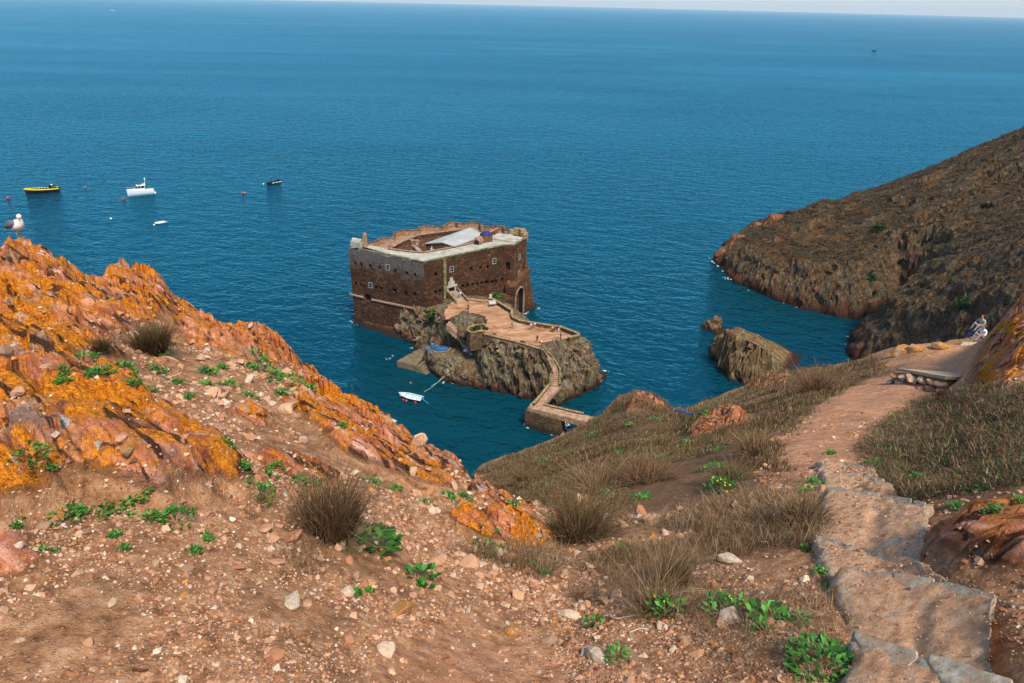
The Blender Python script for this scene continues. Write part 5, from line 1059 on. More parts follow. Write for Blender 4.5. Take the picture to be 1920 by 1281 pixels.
# ------------------------------------------------------------------ people
_skin = [plain('skin_tone', (.42, .22, .14), .6, .1), plain('skin_tone_dark', (.25, .12, .075), .6, .1)]
_hair = [plain('dark_hair', (.018, .012, .009), .6, .2), plain('brown_hair', (.09, .045, .022), .6, .2)]
_cloth = {}
def cloth(c):
    if c not in _cloth: _cloth[c] = plain('cloth_%d' % len(_cloth), c, .85, .15, 9)
    return _cloth[c]
POSE = {
 'stand': dict(hip=.92, legs=[((.10, 0, .90), (.11, .02, .50), (.11, -.02, .09), (.11, .14, .03)), ((-.10, 0, .90), (-.12, .03, .50), (-.12, .02, .09), (-.12, .18, .03))], arms=[((.20, 0, 1.40), (.26, .0, 1.12), (.25, .10, .88), (.25, .13, .80)), ((-.20, 0, 1.40), (-.26, 0, 1.12), (-.24, .09, .88), (-.24, .12, .80))], lean=0),
 'walk': dict(hip=.90, legs=[((.10, 0, .88), (.11, .20, .50), (.11, .26, .10), (.11, .42, .05)), ((-.10, 0, .88), (-.11, -.04, .48), (-.11, -.32, .16), (-.11, -.24, .03))], arms=[((.20, .02, 1.40), (.25, -.12, 1.14), (.24, -.12, .90), (.24, -.1, .82)), ((-.20, .02, 1.40), (-.25, .14, 1.14), (-.23, .30, .96), (-.23, .36, .92))], lean=.04),
 'photo': dict(hip=.92, legs=[((.10, 0, .90), (.13, .02, .50), (.15, -.02, .09), (.16, .14, .03)), ((-.10, 0, .90), (-.13, .03, .50), (-.15, .02, .09), (-.16, .18, .03))], arms=[((.20, 0, 1.40), (.26, .14, 1.18), (.10, .32, 1.36), (.06, .34, 1.42)), ((-.20, 0, 1.40), (-.26, .14, 1.18), (-.10, .32, 1.36), (-.06, .34, 1.42))], lean=0),
 'sit': dict(hip=.14, legs=[((.10, 0, .13), (.16, .40, .42), (.15, .58, .06), (.15, .74, .04)), ((-.10, 0, .13), (-.14, .42, .38), (-.14, .66, .06), (-.14, .82, .04))], arms=[((.20, .05, .62), (.28, .18, .38), (.16, .38, .40), (.12, .44, .42)), ((-.20, .05, .62), (-.28, .16, .38), (-.16, .36, .42), (-.12, .42, .42))], lean=.10),
 'perch': dict(hip=.55, legs=[((.10, 0, .53), (.12, .38, .55), (.12, .42, .12), (.12, .56, .06)), ((-.10, 0, .53), (-.12, .38, .55), (-.12, .40, .12), (-.12, .54, .06))], arms=[((.20, 0, 1.02), (.26, .08, .76), (.2, .30, .64), (.18, .38, .62)), ((-.20, 0, 1.02), (-.26, .08, .76), (-.2, .30, .64), (-.18, .38, .62))], lean=.04)}
def build_body(pose, shirt, legs, skin, shoes, sleeve=True, shorts=False, scale=1.0):
    p = POSE[pose]; h = p['hip']; ln = p['lean']; V = []; E = []; R = []; K = []
    def v(co, r, k): V.append(co); R.append(r); K.append(k); return len(V) - 1
    pel = v((0, 0, h), (.155, .115), 'leg'); wa = v((0, ln * .5, h + .20), (.14, .10), 'shirt'); ch = v((0, ln, h + .40), (.165, .115), 'shirt'); sh = v((0, ln, h + .51), (.12, .085), 'shirt'); nk = v((0, ln + .01, h + .58), (.052, .055), 'skin'); hd0 = v((0, ln + .02, h + .66), (.075, .088), 'skin'); hd = v((0, ln + .02, h + .76), (.085, .10), 'skin'); ht = v((0, ln + .01, h + .84), (.06, .072), 'skin'); E += [(pel, wa), (wa, ch), (ch, sh), (sh, nk), (nk, hd0), (hd0, hd), (hd, ht)]
    no = v((0, ln + .125, h + .735), (.016, .016), 'skin'); E.append((hd, no))
    for L_ in p['legs']:
        a = v(L_[0], (.095, .10), 'leg'); b = v(L_[1], (.062, .066), 'skin' if shorts else 'leg'); c = v(L_[2], (.042, .046), 'skin' if shorts else 'leg'); d = v(L_[3], (.040, .032), 'shoe'); E += [(pel, a), (a, b), (b, c), (c, d)]
    for A in p['arms']:
        s = v(A[0], (.062, .062), 'shirt'); e = v(A[1], (.044, .044), 'shirt' if sleeve else 'skin'); w = v(A[2], (.032, .032), 'skin'); hn = v(A[3], (.036, .022), 'skin'); E += [(sh, s), (s, e), (e, w), (w, hn)]
        dv = Vector(A[3]) - Vector(A[2]); dv.normalize(); sd = dv.cross(Vector((0, 0, 1)) if abs(dv.z) < .8 else Vector((0, 1, 0))).normalized()
        for o_, l_ in ((-.030, .060), (-.010, .075), (.011, .072), (.030, .055)):
            f1_ = v(tuple(Vector(A[3]) + sd * o_ + dv * .03), (.009, .009), 'skin'); f2_ = v(tuple(Vector(A[3]) + sd * o_ * 1.15 + dv * (.03 + l_) + Vector((0, .015, -.012))), (.0075, .0075), 'skin'); E += [(hn, f1_), (f1_, f2_)]
        th_ = v(tuple(Vector(A[3]) + sd * .045 - dv * .005 + Vector((0, .02, 0))), (.010, .010), 'skin'); E.append((hn, th_))
    me = bpy.data.meshes.new('tmp'); me.from_pydata(V, E, []); o = bpy.data.objects.new('tmp', me); COL.objects.link(o)
    o.modifiers.new('skin', 'SKIN'); ss = o.modifiers.new('sub', 'SUBSURF'); ss.levels = 1; ss.render_levels = 1
    sk = me.skin_vertices[0].data
    for i, r in enumerate(R): sk[i].radius = r; sk[i].use_root = (i == pel)
    dg = bpy.context.evaluated_depsgraph_get(); body = bpy.data.meshes.new_from_object(o.evaluated_get(dg)); bpy.data.objects.remove(o); bpy.data.meshes.remove(me)
    seg = [(np.array(V[a]), np.array(V[b]), K[b] if K[a] != 'leg' or K[b] != 'shirt' else 'shirt') for a, b in E]
    mats = dict(shirt=0, leg=1, skin=2, shoe=3)
    for pl_ in body.polygons:
        c = np.array(pl_.center); best = 1e9; kk = 'skin'
        for a, b, kx in seg:
            d = b - a; t = max(0, min(1, np.dot(c - a, d) / (np.dot(d, d) + 1e-9))); dist = np.linalg.norm(c - a - d * t)
            if dist < best: best, kk = dist, kx
        if shorts and kk == 'skin' and c[2] < h: kk = 'leg' if c[2] > h * .62 else 'skin'
        pl_.material_index = mats[kk]; pl_.use_smooth = True
    for m in (shirt, legs, skin, shoes): body.materials.append(m)
    return body, h, ln
_shoe = plain('dark_shoes', (.03, .028, .026), .6)
def person(loc, rz, pose, shirt, legs, label, hair=0, skin=0, long=False, shorts=False, sleeve=True, hat=None, scale=.95, bag=None, group='visitors on the islet'):
    body, h, ln = build_body(pose, cloth(shirt), cloth(legs), _skin[skin], _shoe, sleeve, shorts)
    t = thing('person', label, 'person', loc, rz, group); t.scale = (scale,) * 3
    link(bpy.data.objects.new('body', body), t)
    R = []; zz = h + .745
    for a, r in ((-.15, .106), (.0, .112), (.35, .108), (.8, .08), (1.25, .04), (1.5, .006)): R.append([(r * math.cos(q) * .92, ln + .0 + r * math.sin(q) * 1.06 - .022, zz + .115 * math.sin(a)) for q in np.linspace(0, 6.283, 11)[:-1]])
    mb = MB(); mb.loft(R)
    if long: mb.loft([[(.09 * math.cos(q), ln - .075 + .04 * math.sin(q), z_) for q in np.linspace(0, 6.283, 9)[:-1]] for z_ in (h + .78, h + .62, h + .46)])
    mb.build('hat' if hat else 'hair', cloth(hat) if hat else _hair[hair], t, True)
    if bag is not None:
        mb = MB(); mb.box((0, ln - .2, h + .33), (.30, .17, .42), taper=.85); mb.build('backpack', cloth(bag), t)
    return t
ZF = ZP + .28
BLK = (.012, .012, .016); WHT = (.72, .72, .72); LBL = (.13, .40, .66); JEAN = (.035, .10, .24); GRY = (.22, .23, .25); PNK = (.62, .10, .22); RED = (.5, .02, .02); YEL = (.65, .45, .02); NAV = (.015, .03, .10)
dX, dY = DOOR_XY
def pp(x, y, z=ZF): return tuple(U(x, y, z))
person(pp(851, 555.5, ZP + .27), .3, 'stand', LBL, PNK, 'person in light blue top and pink shorts at the fort door', shorts=True)
person(pp(860, 559, ZP + .27), .8, 'walk', LBL, JEAN, 'person in light blue clothes crossing the footbridge', hair=1)
person(pp(863.5, 557.5, ZP + .27), .6, 'walk', WHT, GRY, 'person in white shirt crossing the footbridge beside the blue one')
person(pp(878, 582), 2.6, 'photo', BLK, BLK, 'person dressed in black alone near the head of the plateau')
person(pp(832, 597), 2.2, 'sit', BLK, NAV, 'person in black sitting at the top of the left stair', group=None)
person(pp(835.5, 601), 1.8, 'sit', NAV, BLK, 'second dark figure sitting lower at the top of the left stair', hair=1)
person(pp(960.5, 616.5), -1.2, 'stand', GRY, GRY, 'person in grey with a purple backpack in mid plateau', bag=(.16, .08, .26))
person(pp(995.5, 618), 2.9, 'stand', WHT, JEAN, 'person in white top and blue jeans by the parapet', long=True, hair=1)
person(pp(1002.5, 613.5, ZF + .3), 2.8, 'perch', WHT, JEAN, 'person in white sitting on the curved parapet')
person(pp(1035.5, 623), 3.0, 'stand', YEL, BLK, 'person in yellow top and black trousers at the far parapet')
person(pp(1039, 622.5), 3.2, 'stand', RED, BLK, 'person in red jacket at the far parapet', bag=(.05, .05, .05))
person(pp(1048, 622.5), 2.6, 'walk', PNK, WHT, 'person in pink top and white trousers by the parapet', long=True)
person(pp(1007, 642), .4, 'stand', BLK, BLK, 'person all in black near the head of the narrow steps', long=True)
person(pp(1015.5, 643.5), 1.0, 'sit', WHT, RED, 'person in white and red sitting by the narrow steps')
person(pp(1039, 641.5), 1.2, 'sit', LBL, JEAN, 'person in blue sitting on the rock at the plateau end, left one of two', hair=1)
person(pp(1045, 640.5), 1.6, 'sit', (.10, .22, .45), BLK, 'person in blue sitting on the rock at the plateau end, right one of two')
person(pp(1051, 637), 2.0, 'stand', NAV, BLK, 'person in dark clothes standing behind the two sitting ones')
q = U(1036, 683, 8.1); person((q.x, q.y, 8.15), 2.5, 'walk', (.55, .25, .28), GRY, 'person in pale pink climbing the narrow steps', long=True)
# ------------------------------------------------------------------ near things on the hillside
def rock_mesh(name, seed, n=26, flat=.7, bev=True):
    r = np.random.default_rng(seed); d = r.normal(size=(n, 3)); d /= np.linalg.norm(d, axis=1)[:, None]; d *= r.uniform(.75, 1.1, (n, 1)); d[:, 0] *= r.uniform(.9, 1.35); d[:, 2] *= flat * r.uniform(.8, 1.1)
    bm = bmesh.new(); [bm.verts.new(p) for p in d]; bmesh.ops.convex_hull(bm, input=bm.verts); bm.verts.ensure_lookup_table()
    loose = [v for v in bm.verts if not v.link_faces]; bmesh.ops.delete(bm, geom=loose, context='VERTS')
    if bev: bmesh.ops.bevel(bm, geom=bm.edges[:], offset=.07, segments=1, profile=.6, affect='EDGES', clamp_overlap=True)
    me = bpy.data.meshes.new(name); bm.to_mesh(me); bm.free(); me.polygons.foreach_set('use_smooth', [False] * len(me.polygons)); return me
def px_size(p): return (Vector((p[0], p[1], p[2] - CZ)).dot(Vector(_f0))) / F      # metres that one photograph pixel spans there
BIG = [rock_mesh('boulder', 100 + i, 34, .75) for i in range(6)]
def boulder(px, py, wpx, label, mat='stone', k=0, asp=1.0, sink=.25, rz=None, cat='stone', flat=1.0):
    p = G(px, py); s = wpx * px_size(p) / 2; me = BIG[k % 6].copy(); me.materials.append(M[mat]); o = bpy.data.objects.new('stone', me); link(o); o.location = (p.x, p.y, p.z + s * .45 * flat - sink * s); o.scale = (s / 1.1, s * asp / 1.1, s * .85 * flat); o.rotation_euler = (random.uniform(-.2, .2), random.uniform(-.2, .2), rz if rz is not None else random.uniform(0, 6))
    return tag(o, label, cat, 'boulders on the hillside')
for a in [(752, 1148, 52, 'blocky pale stone with an orange lichen face in the foreground', 'lichstone', 0), (548, 1132, 40, 'chalky white pointed stone in the left foreground', 'wstone', 1), (577, 1135, 26, 'rounded beige stone leaning on the chalky white one', 'stone', 2), (516, 1232, 36, 'grey brown angular stone near the bottom edge, left of centre', 'stone', 3),
          (1118, 1235, 62, 'long pale slab of stone lying beside the gravel at the bottom', 'wstone', 4, .5, .25, -.9), (1368, 1055, 46, 'white wedge of stone in the dirt left of the steps', 'wstone', 5, .6, .2, -.5), (878, 1062, 56, 'broad beige boulder half buried in dry grass', 'stone', 0, .8, .3), (959, 1187, 36, 'rust brown rounded stone in the foreground gravel', 'lichstone', 2),
          (104, 975, 38, 'ochre topped stone beside green creeper at far left', 'lichstone', 3), (82, 990, 32, 'pink stone resting against the ochre topped one', 'stone', 4), (1065, 1158, 44, 'sandy double stone below the dry grass', 'stone', 5, .7), (640, 1024, 24, 'small bright white stone beside the dry tuft', 'wstone', 1), (655, 1200, 34, 'beige lump of stone under the orange block', 'stone', 1), (342, 1068, 60, 'flat pinkish stone in the left gravel', 'stone', 2, .6, .4, .3, 'stone', .5),
          (723, 1222, 40, 'reddish stone at the edge of the bedrock', 'stone', 3), (455, 770, 36, 'orange capped stone on the dirt shelf', 'lichstone', 4), (545, 762, 30, 'red brown stone at the outer side of the dirt shelf', 'lichstone', 5), (35, 737, 30, 'loose pink block perched on the lichen rock at far left', 'stone', 0), (240, 846, 40, 'dull yellow stone in the hollow of the lichen rock', 'lichstone', 1, .7), (228, 825, 28, 'angular brown stone above the dull yellow one', 'stone', 5),
          (470, 612, 16, 'white stone sitting on the skyline of the lichen ridge', 'wstone', 3, .7), (1218, 982, 50, 'pinkish boulder at the lower edge of the grass slope', 'stone', 2, .7), (1100, 1228, 34, 'pale rounded stone touching the long slab', 'wstone', 2), (1690, 664, 44, 'grey lichen boulder at the corner of the stone platform', 'lichstone', 0, .8, .2, .4), (1762, 652, 30, 'round mossy boulder beside the trail beyond the platform', 'lichstone', 4), (1715, 660, 40, 'orange rimmed rock behind the platform slab', 'lichstone', 2, .6)]: boulder(*a)
# loose stones bedded in the hillside
SM = [rock_mesh('stone', 200 + i, 15, .7) for i in range(9)]
for m_ in SM: m_.materials.append(M['stone'])
def free_ground(x, y, trail=.35):
    x = np.asarray(x); y = np.asarray(y); ok = np.ones(x.shape, bool)
    for p in TRAIL: ok &= (sd_poly(x, y, p) > .1) | (RNG.uniform(0, 1, x.shape) < .16)
    ok &= sd_poly(x, y, STEPBED) > -.05
    for p in GRASS: ok &= sd_poly(x, y, p) > -.3
    return ok
N = 9000; az = np.radians(RNG.uniform(-50, 33, N)); rr = np.exp(RNG.uniform(math.log(1.5), math.log(12.5), N)); x = rr * np.sin(az); y = rr * np.cos(az)
rim_ = np.interp(np.degrees(az), _ra, _rr); clump = fbm(x * 1.1, y * 1.1, 4.4, 3); rk_, _, _ = zones(x, y)
ok = free_ground(x, y) & (rr < rim_ * .98) & (RNG.uniform(0, 1, N) < .35 + .9 * clump) & (RNG.uniform(0, 1, N) > .82 * rk_) 
x, y = x[ok][:1400], y[ok][:1400]; z = H(x, y); hx = (H(x + .05, y) - z) / .05; hy = (H(x, y + .05) - z) / .05
sz = RNG.lognormal(0, .45, len(x)) * 6.8; dep = np.array([px_size((a, b, c)) for a, b, c in zip(x, y, z)]); size = np.minimum(sz * dep, .11)
order = np.argsort(-sz)[:295]
for i in order:
    o = bpy.data.objects.new('stone', SM[i % 9]); link(o, hillside); s = size[i]; o.location = (x[i], y[i], z[i] + s * .22); o.scale = (s * RNG.uniform(.8, 1.3), s * RNG.uniform(.7, 1.1), s * RNG.uniform(.6, 1.0)); o.rotation_euler = (math.atan(hy[i]) + RNG.normal() * .2, -math.atan(hx[i]) + RNG.normal() * .2, RNG.uniform(0, 6.28))
# gravel: far too much to count
def pebble_field(name, P, S, tone, parent=None):
    base = []
    for i in range(5):
        d = np.array([(1, 0, 0), (-1, 0, 0), (0, 1, 0), (0, -1, 0), (0, 0, .8), (.5, .5, .55)]) * np.random.default_rng(i).uniform(.6, 1.2, (6, 3)); base.append(d)
    Fb = np.array([(0, 2, 5), (2, 4, 5), (4, 0, 5), (2, 1, 4), (1, 3, 4), (3, 0, 4)]); n = len(P); a = RNG.uniform(0, 6.28, n); B = np.stack(base)[RNG.integers(0, 5, n)] * S[:, None, None]
    ca, sa = np.cos(a)[:, None], np.sin(a)[:, None]; V = np.stack([B[..., 0] * ca - B[..., 1] * sa, B[..., 0] * sa + B[..., 1] * ca, B[..., 2]], -1) + P[:, None]
    Fc = Fb[None] + 6 * np.arange(n)[:, None, None]; o = mesh_np(name, V.reshape(-1, 3), Fc.reshape(-1, 3), M['gravel'], parent, False, cols=dict(tone=np.repeat(tone, 6, 0))); o['kind'] = 'stuff'; return o
N = 220000; az = np.radians(RNG.uniform(-53, 50, N)); rr = np.exp(RNG.uniform(math.log(1.05), math.log(14), N)); x = rr * np.sin(az); y = rr * np.cos(az); clump = fbm(x * 1.4, y * 1.4, 9.4, 4); rk_, _, _ = zones(x, y)
ok = free_ground(x, y) & (rr < np.interp(np.degrees(az), _ra, _rr)) & (RNG.uniform(0, 1, N) < .34 + 1.5 * clump) & (RNG.uniform(0, 1, N) > .93 * rk_) 
x, y = x[ok], y[ok]; z = H(x, y); d_ = (_f0[1] * y + _f0[2] * (z - CZ)) / F
pal = np.array([(.42, .21, .12), (.54, .33, .21), (.30, .125, .062), (.62, .48, .36), (.47, .25, .14), (.50, .22, .06), (.20, .09, .05), (.46, .42, .38)])
tone = pal[RNG.choice(8, len(x), p=[.22, .2, .16, .1, .16, .05, .09, .02])] * RNG.uniform(.75, 1.2, (len(x), 1))
pebble_field('gravel', np.stack([x, y, z], 1), np.minimum(RNG.lognormal(0, .55, len(x)) * 2.5 * d_, .06), tone, hillside); print('pebbles', len(x))

# small stones between gravel and cobble, in drifts
def stone_drift(name, P, S, tone, parent):
    base = []; fcs = []
    for i in range(6):
        m_ = rock_mesh('tmp', 400 + i, 12, .7, False); base.append(np.array([v.co[:] for v in m_.vertices])); m_.calc_loop_triangles(); fcs.append(np.array([t_.vertices[:] for t_ in m_.loop_triangles])); bpy.data.meshes.remove(m_)
    V = []; Fc = []; C = []; o_ = 0; kind_ = RNG.integers(0, 6, len(P))
    for i in range(6):
        q = np.where(kind_ == i)[0]; n = len(q); a = RNG.uniform(0, 6.28, n); B = base[i][None] * S[q][:, None, None] * RNG.uniform(.7, 1.25, (n, 1, 3)); ca, sa = np.cos(a)[:, None], np.sin(a)[:, None]
        W_ = np.stack([B[..., 0] * ca - B[..., 1] * sa, B[..., 0] * sa + B[..., 1] * ca, B[..., 2]], -1) + P[q][:, None] + np.array([0, 0, .15]) * S[q][:, None, None]; nb = len(base[i])
        V.append(W_.reshape(-1, 3)); Fc.append((fcs[i][None] + nb * np.arange(n)[:, None, None]).reshape(-1, 3) + o_); C.append(np.repeat(tone[q], nb, 0)); o_ += n * nb
    o = mesh_np(name, np.concatenate(V), np.concatenate(Fc), M['gravel'], parent, False, cols=dict(tone=np.concatenate(C))); o['kind'] = 'stuff'; return o
N = 26000; az = np.radians(RNG.uniform(-53, 48, N)); rr = np.exp(RNG.uniform(math.log(1.1), math.log(13), N)); x = rr * np.sin(az); y = rr * np.cos(az); clump = fbm(x * .9, y * .9, 9.4, 4); rk_, _, _ = zones(x, y)
ok = free_ground(x, y) & (rr < np.interp(np.degrees(az), _ra, _rr)) & (RNG.uniform(0, 1, N) < .12 + 1.1 * clump) & (RNG.uniform(0, 1, N) > .9 * rk_) 
x, y = x[ok][:5200], y[ok][:5200]; z = H(x, y); d_ = (_f0[1] * y + _f0[2] * (z - CZ)) / F; tone = pal[RNG.choice(8, len(x), p=[.24, .22, .14, .12, .18, .05, .04, .01])] * RNG.uniform(.8, 1.2, (len(x), 1))
drift = stone_drift('stone_drift', np.stack([x, y, z], 1), np.minimum(RNG.lognormal(0, .35, len(x)) * 3.6 * d_, .06), tone, hillside); print('drift', len(x), len(drift.data.polygons))
# ------------------------------------------------------------------ rough steps down the slope
NOS = [[(1560, 1330), (1700, 1360), (1990, 1480)], [(1597, 1184), (1735, 1224), (1925, 1284)], [(1567, 1060), (1713, 1080), (1833, 1098), (1878, 1121)], [(1522, 1000), (1657, 1038), (1735, 1060)], [(1548, 912), (1640, 925), (1742, 943)], [(1541, 880), (1600, 888), (1662, 899)], [(1535, 863), (1590, 868), (1642, 878)]]
RIS = [.13, .14, .08, .08, .14, .09, .08]
def resamp(p, n):
    p = [Vector(q) for q in p]; ls = [0]
    for i in range(len(p) - 1): ls.append(ls[-1] + (p[i + 1] - p[i]).length)
    out = []
    for j in range(n):
        s = ls[-1] * j / (n - 1)
        for i in range(len(p) - 1):
            if s <= ls[i + 1] + 1e-9: out.append(p[i].lerp(p[i + 1], (s - ls[i]) / (ls[i + 1] - ls[i]))); break
    return out
edge = [resamp([G0(a, b, .11) for a, b in e], 40) for e in NOS]
step_peb = []
st = thing('step_flight', 'rough concrete and dirt steps going down the slope at lower right', 'steps', tuple(edge[-1][0]))
for i in range(1, len(edge)):
    a, b = edge[i - 1], edge[i]; m = 44; Pg = np.zeros((m, 40, 3))
    for j in range(40):
        p0 = a[j] - Vector((0, 0, RIS[i - 1])); p1 = b[j]; back = (p0 - p1); back.z = 0; p0 = p0 + (back.normalized() * .12 if back.length > 0 else back)
        for k_ in range(m): Pg[k_, j] = p0.lerp(p1, k_ / (m - 1))
    x, y = Pg[..., 0], Pg[..., 1]; wob = .06 * fbm(x * 3.2, y * 3.2, i, 4, .6)
    dirx = np.array(b[20] - a[20]); dirx[2] = 0; dirx /= np.linalg.norm(dirx) + 1e-9; tt_ = np.linspace(0, 1, m)[:, None]
    Pg[..., 0] += dirx[0] * wob * tt_; Pg[..., 1] += dirx[1] * wob * tt_
    lat = np.array([dirx[1], -dirx[0]]); sw = ((np.abs(np.arange(40) - 19.5) / 19.5) ** 4)[None] * .08 * fbm(x * 2.5 + 9, y * 2.5, 4.0 + i, 4, .6); Pg[..., 0] += lat[0] * sw; Pg[..., 1] += lat[1] * sw
    ln_ = np.linalg.norm(np.array(b[20] - a[20])); dn = (1 - tt_) * ln_ + 0 * x
    side = np.minimum(np.arange(40), 39 - np.arange(40))[None] / 39 + 0 * x
    Pg[..., 2] += .022 * fbm(x * 7, y * 7, 3 + i, 4) + .012 * fbm(x * 25, y * 25, 1, 2) - .03 * np.clip(1 - dn / .05, 0, 1) ** 2 - .05 * np.clip(1 - side / .03, 0, 1) ** 2 - .03 * sstep(.15, .5, dn) * (1 - sstep(.0, .12, .5 - side))
    nos = .75 * np.clip(1.1 - dn / np.minimum(.13, ln_ * .5), 0, 1) + .35 * (fbm(x * 2.6, y * 2.6, 2 * i + 1, 4, .6) > .26); rim = np.clip(1 - side / .12, 0, 1)
    gi = RNG.integers(0, m * 40, 900); step_peb.append(Pg.reshape(-1, 3)[gi] + RNG.normal(0, .01, (900, 3)) * [1, 1, 0])
    j = 0.0
    while j < 37 and i < len(edge):
        nl = random.uniform(8, 19); j2 = min(38.9, j + nl); pa_, pb_ = b[int(j)], b[int(j2)]; dv = pb_ - pa_; ll = dv.length
        if ll > .05 and random.random() < .86:
            dn_ = Vector((-dirx[0], -dirx[1], 0)); wd_ = min(random.uniform(.10, .20), ln_ * .55); mbn = MB(); cc_ = []
            for (fu, fw) in ((.03, -.03), (.35, -.06), (.7, -.04), (.97, -.02), (.98, .5), (.85, .95), (.5, 1.0), (.2, .9), (.02, .45)): q_ = pa_ + dv * (fu + random.uniform(-.02, .02)) + dn_ * (wd_ * (fw + random.uniform(-.06, .06))); cc_.append((q_.x, q_.y))
            zt_n = [pa_.z + (pb_.z - pa_.z) * f_ + .010 + .012 * w_ for f_, w_ in ((.03, 0), (.35, 0), (.7, 0), (.97, 0), (.98, .3), (.85, .6), (.5, .6), (.2, .6), (.02, .3))]
            a2_ = sum(cc_[q_][0] * cc_[(q_ + 1) % 9][1] - cc_[(q_ + 1) % 9][0] * cc_[q_][1] for q_ in range(9))
            if a2_ < 0: cc_ = cc_[::-1]; zt_n = zt_n[::-1]
            mbn.prism(cc_, [q_ - .07 for q_ in zt_n], zt_n); on = mbn.build('nosing_stone', M['slab'], None); bmx = bmesh.new(); bmx.from_mesh(on.data); bmesh.ops.bevel(bmx, geom=bmx.edges[:], offset=.010, segments=1, affect='EDGES', clamp_overlap=True); bmx.to_mesh(on.data); bmx.free(); on.parent = st; on.matrix_parent_inverse = Matrix.Translation(-Vector(st.location))
        j = j2 + random.uniform(.2, .9)
    # skirt down all four sides
    V = list(Pg.reshape(-1, 3)); Fq = [tuple(q) for q in grid_faces(m, 40)]; ringi = [j for j in range(40)] + [k_ * 40 + 39 for k_ in range(1, m)] + [(m - 1) * 40 + j for j in range(38, -1, -1)] + [k_ * 40 for k_ in range(m - 2, 0, -1)]
    n0 = len(V); at_n = list(nos.ravel()); at_r = list(rim.ravel())
    for lev, dz in enumerate((.10, .45)):
        for q_ in ringi: pz = V[q_]; V.append(np.array([pz[0] + .02 * math.sin(q_ * 1.7), pz[1] + .02 * math.cos(q_ * 2.1), pz[2] - dz])); at_n.append(.6 - .6 * lev); at_r.append(.8)
    nr = len(ringi)
    for q_ in range(nr):
        q2 = (q_ + 1) % nr; Fq.append((ringi[q2], ringi[q_], n0 + q_, n0 + q2)); Fq.append((n0 + q2, n0 + q_, n0 + nr + q_, n0 + nr + q2))
    o = mesh_np('step', np.array(V), np.array(Fq), M['step'], None, True, attrs=dict(nosing=np.array(at_n), rim=np.array(at_r))); o.parent = st; o.matrix_parent_inverse = Matrix.Translation(-Vector(st.location))
P = np.concatenate(step_peb); d_ = (_f0[1] * P[:, 1] + _f0[2] * (P[:, 2] - CZ)) / F; tone = pal[RNG.choice(8, len(P), p=[.22, .2, .16, .1, .16, .05, .09, .02])] * RNG.uniform(.75, 1.2, (len(P), 1))
o = pebble_field('grit', P, np.minimum(RNG.lognormal(0, .45, len(P)) * 1.4 * d_, .02), tone); o.parent = st; o.matrix_parent_inverse = Matrix.Translation(-Vector(st.location))
# ------------------------------------------------------------------ stone platform by the trail
def PG(px, py, z): return U(px, py, z)
zp_ = (G0(1680, 690, .5).z + G0(1774, 706, .5).z) / 2
c0_ = G0(1680, 690, .48); c1_ = G0(1774, 706, .42); al_ = c1_ - c0_; bk_ = Vector((-al_.y, al_.x, 0)).normalized(); c4 = [c0_, c1_, c1_ - al_ * .22 + bk_ * 1.1 - Vector((0, 0, .06)), c0_ + al_ * .30 + bk_ * 1.9 - Vector((0, 0, .10))]; zp_ = c4[0].z
plat = thing('stone_platform', 'dry stone platform with a pale flat slab beside the trail', 'platform', (c4[0].x, c4[0].y, zp_ - .8))
mb = MB(); mb.prism([(p.x - c4[0].x, p.y - c4[0].y) for p in c4], [p.z - zp_ + .71 for p in c4], [p.z - zp_ + .80 for p in c4]); mb.build('slab', M['slab'], plat)
mb = MB(); cx_ = sum(p.x for p in c4) / 4 - c4[0].x; cy_ = sum(p.y for p in c4) / 4 - c4[0].y; mb.prism([(cx_ + (p.x - c4[0].x - cx_) * .93, cy_ + (p.y - c4[0].y - cy_) * .93) for p in c4], -1.2, [p.z - zp_ + .69 for p in c4]); mb.build('core', M['landing'], plat)
e1 = c4[1] - c4[0]; e1.z = 0; Le = e1.length; e1.normalize(); nn_ = Vector((e1.y, -e1.x, 0)); PS = [rock_mesh('stone', 300 + i, 18, .8) for i in range(5)]
for m_ in PS: m_.materials.append(M['stone'])
kq = 0
for row in range(4):
    u = -.05
    while u < Le:
        w = random.uniform(.22, .42); hh = .2; o = bpy.data.objects.new('stone', PS[kq % 5]); link(o, plat); kq += 1
        p = e1 * (u + w / 2) + nn_ * random.uniform(-.02, .06); o.location = (p.x, p.y, .57 - row * .2 + (c4[1].z - zp_) * (u + w / 2) / Le); o.scale = (w * .56, .2, hh * .66); o.rotation_euler = (random.uniform(-.1, .1), random.uniform(-.1, .1), math.atan2(e1.y, e1.x) + random.uniform(-.1, .1)); u += w
q0 = G0(1822, 646); print('couple at', q0, q0.length); zz_ = q0.z + .18
sq = [U(1800, 648, zz_), U(1838, 647, zz_), U(1841, 642, zz_), U(1806, 641, zz_)]
mb = MB(); mb.prism(ccw([(p.x - sq[0].x, p.y - sq[0].y) for p in sq]), -.5, 0); o = mb.build('stone_slab', M['slab']); o.location = sq[0]; tag(o, 'flat pale slab under the sitting couple at the trail end', 'slab')
# the couple resting at the trail's end
person((q0.x + .5, q0.y + .2, zz_ + .02), 1.9, 'sit', (.74, .74, .76), GRY, 'person in white shirt sitting at the end of the trail', hair=1, skin=0, scale=.8, group=None)
g2 = Vector((q0.x + 1.1, q0.y + 1.3, 0)); g2.z = max(Hs(g2.x, g2.y), zz_ - .2) + .25; person(tuple(g2), 1.9, 'sit', (.30, .34, .28), GRY, 'dark haired person in pale top sitting behind the one in white', long=True, scale=.82, group=None)
mb = MB(); mb.box((0, 0, .13), (.2, .1, .26), taper=.9); o = mb.build('bag', M['royal']); o.location = (q0.x - .05, q0.y + .35, zz_ + .02); o.rotation_euler = (0, .4, .6); tag(o, 'blue bag in front of the person in white at the trail end', 'bag')
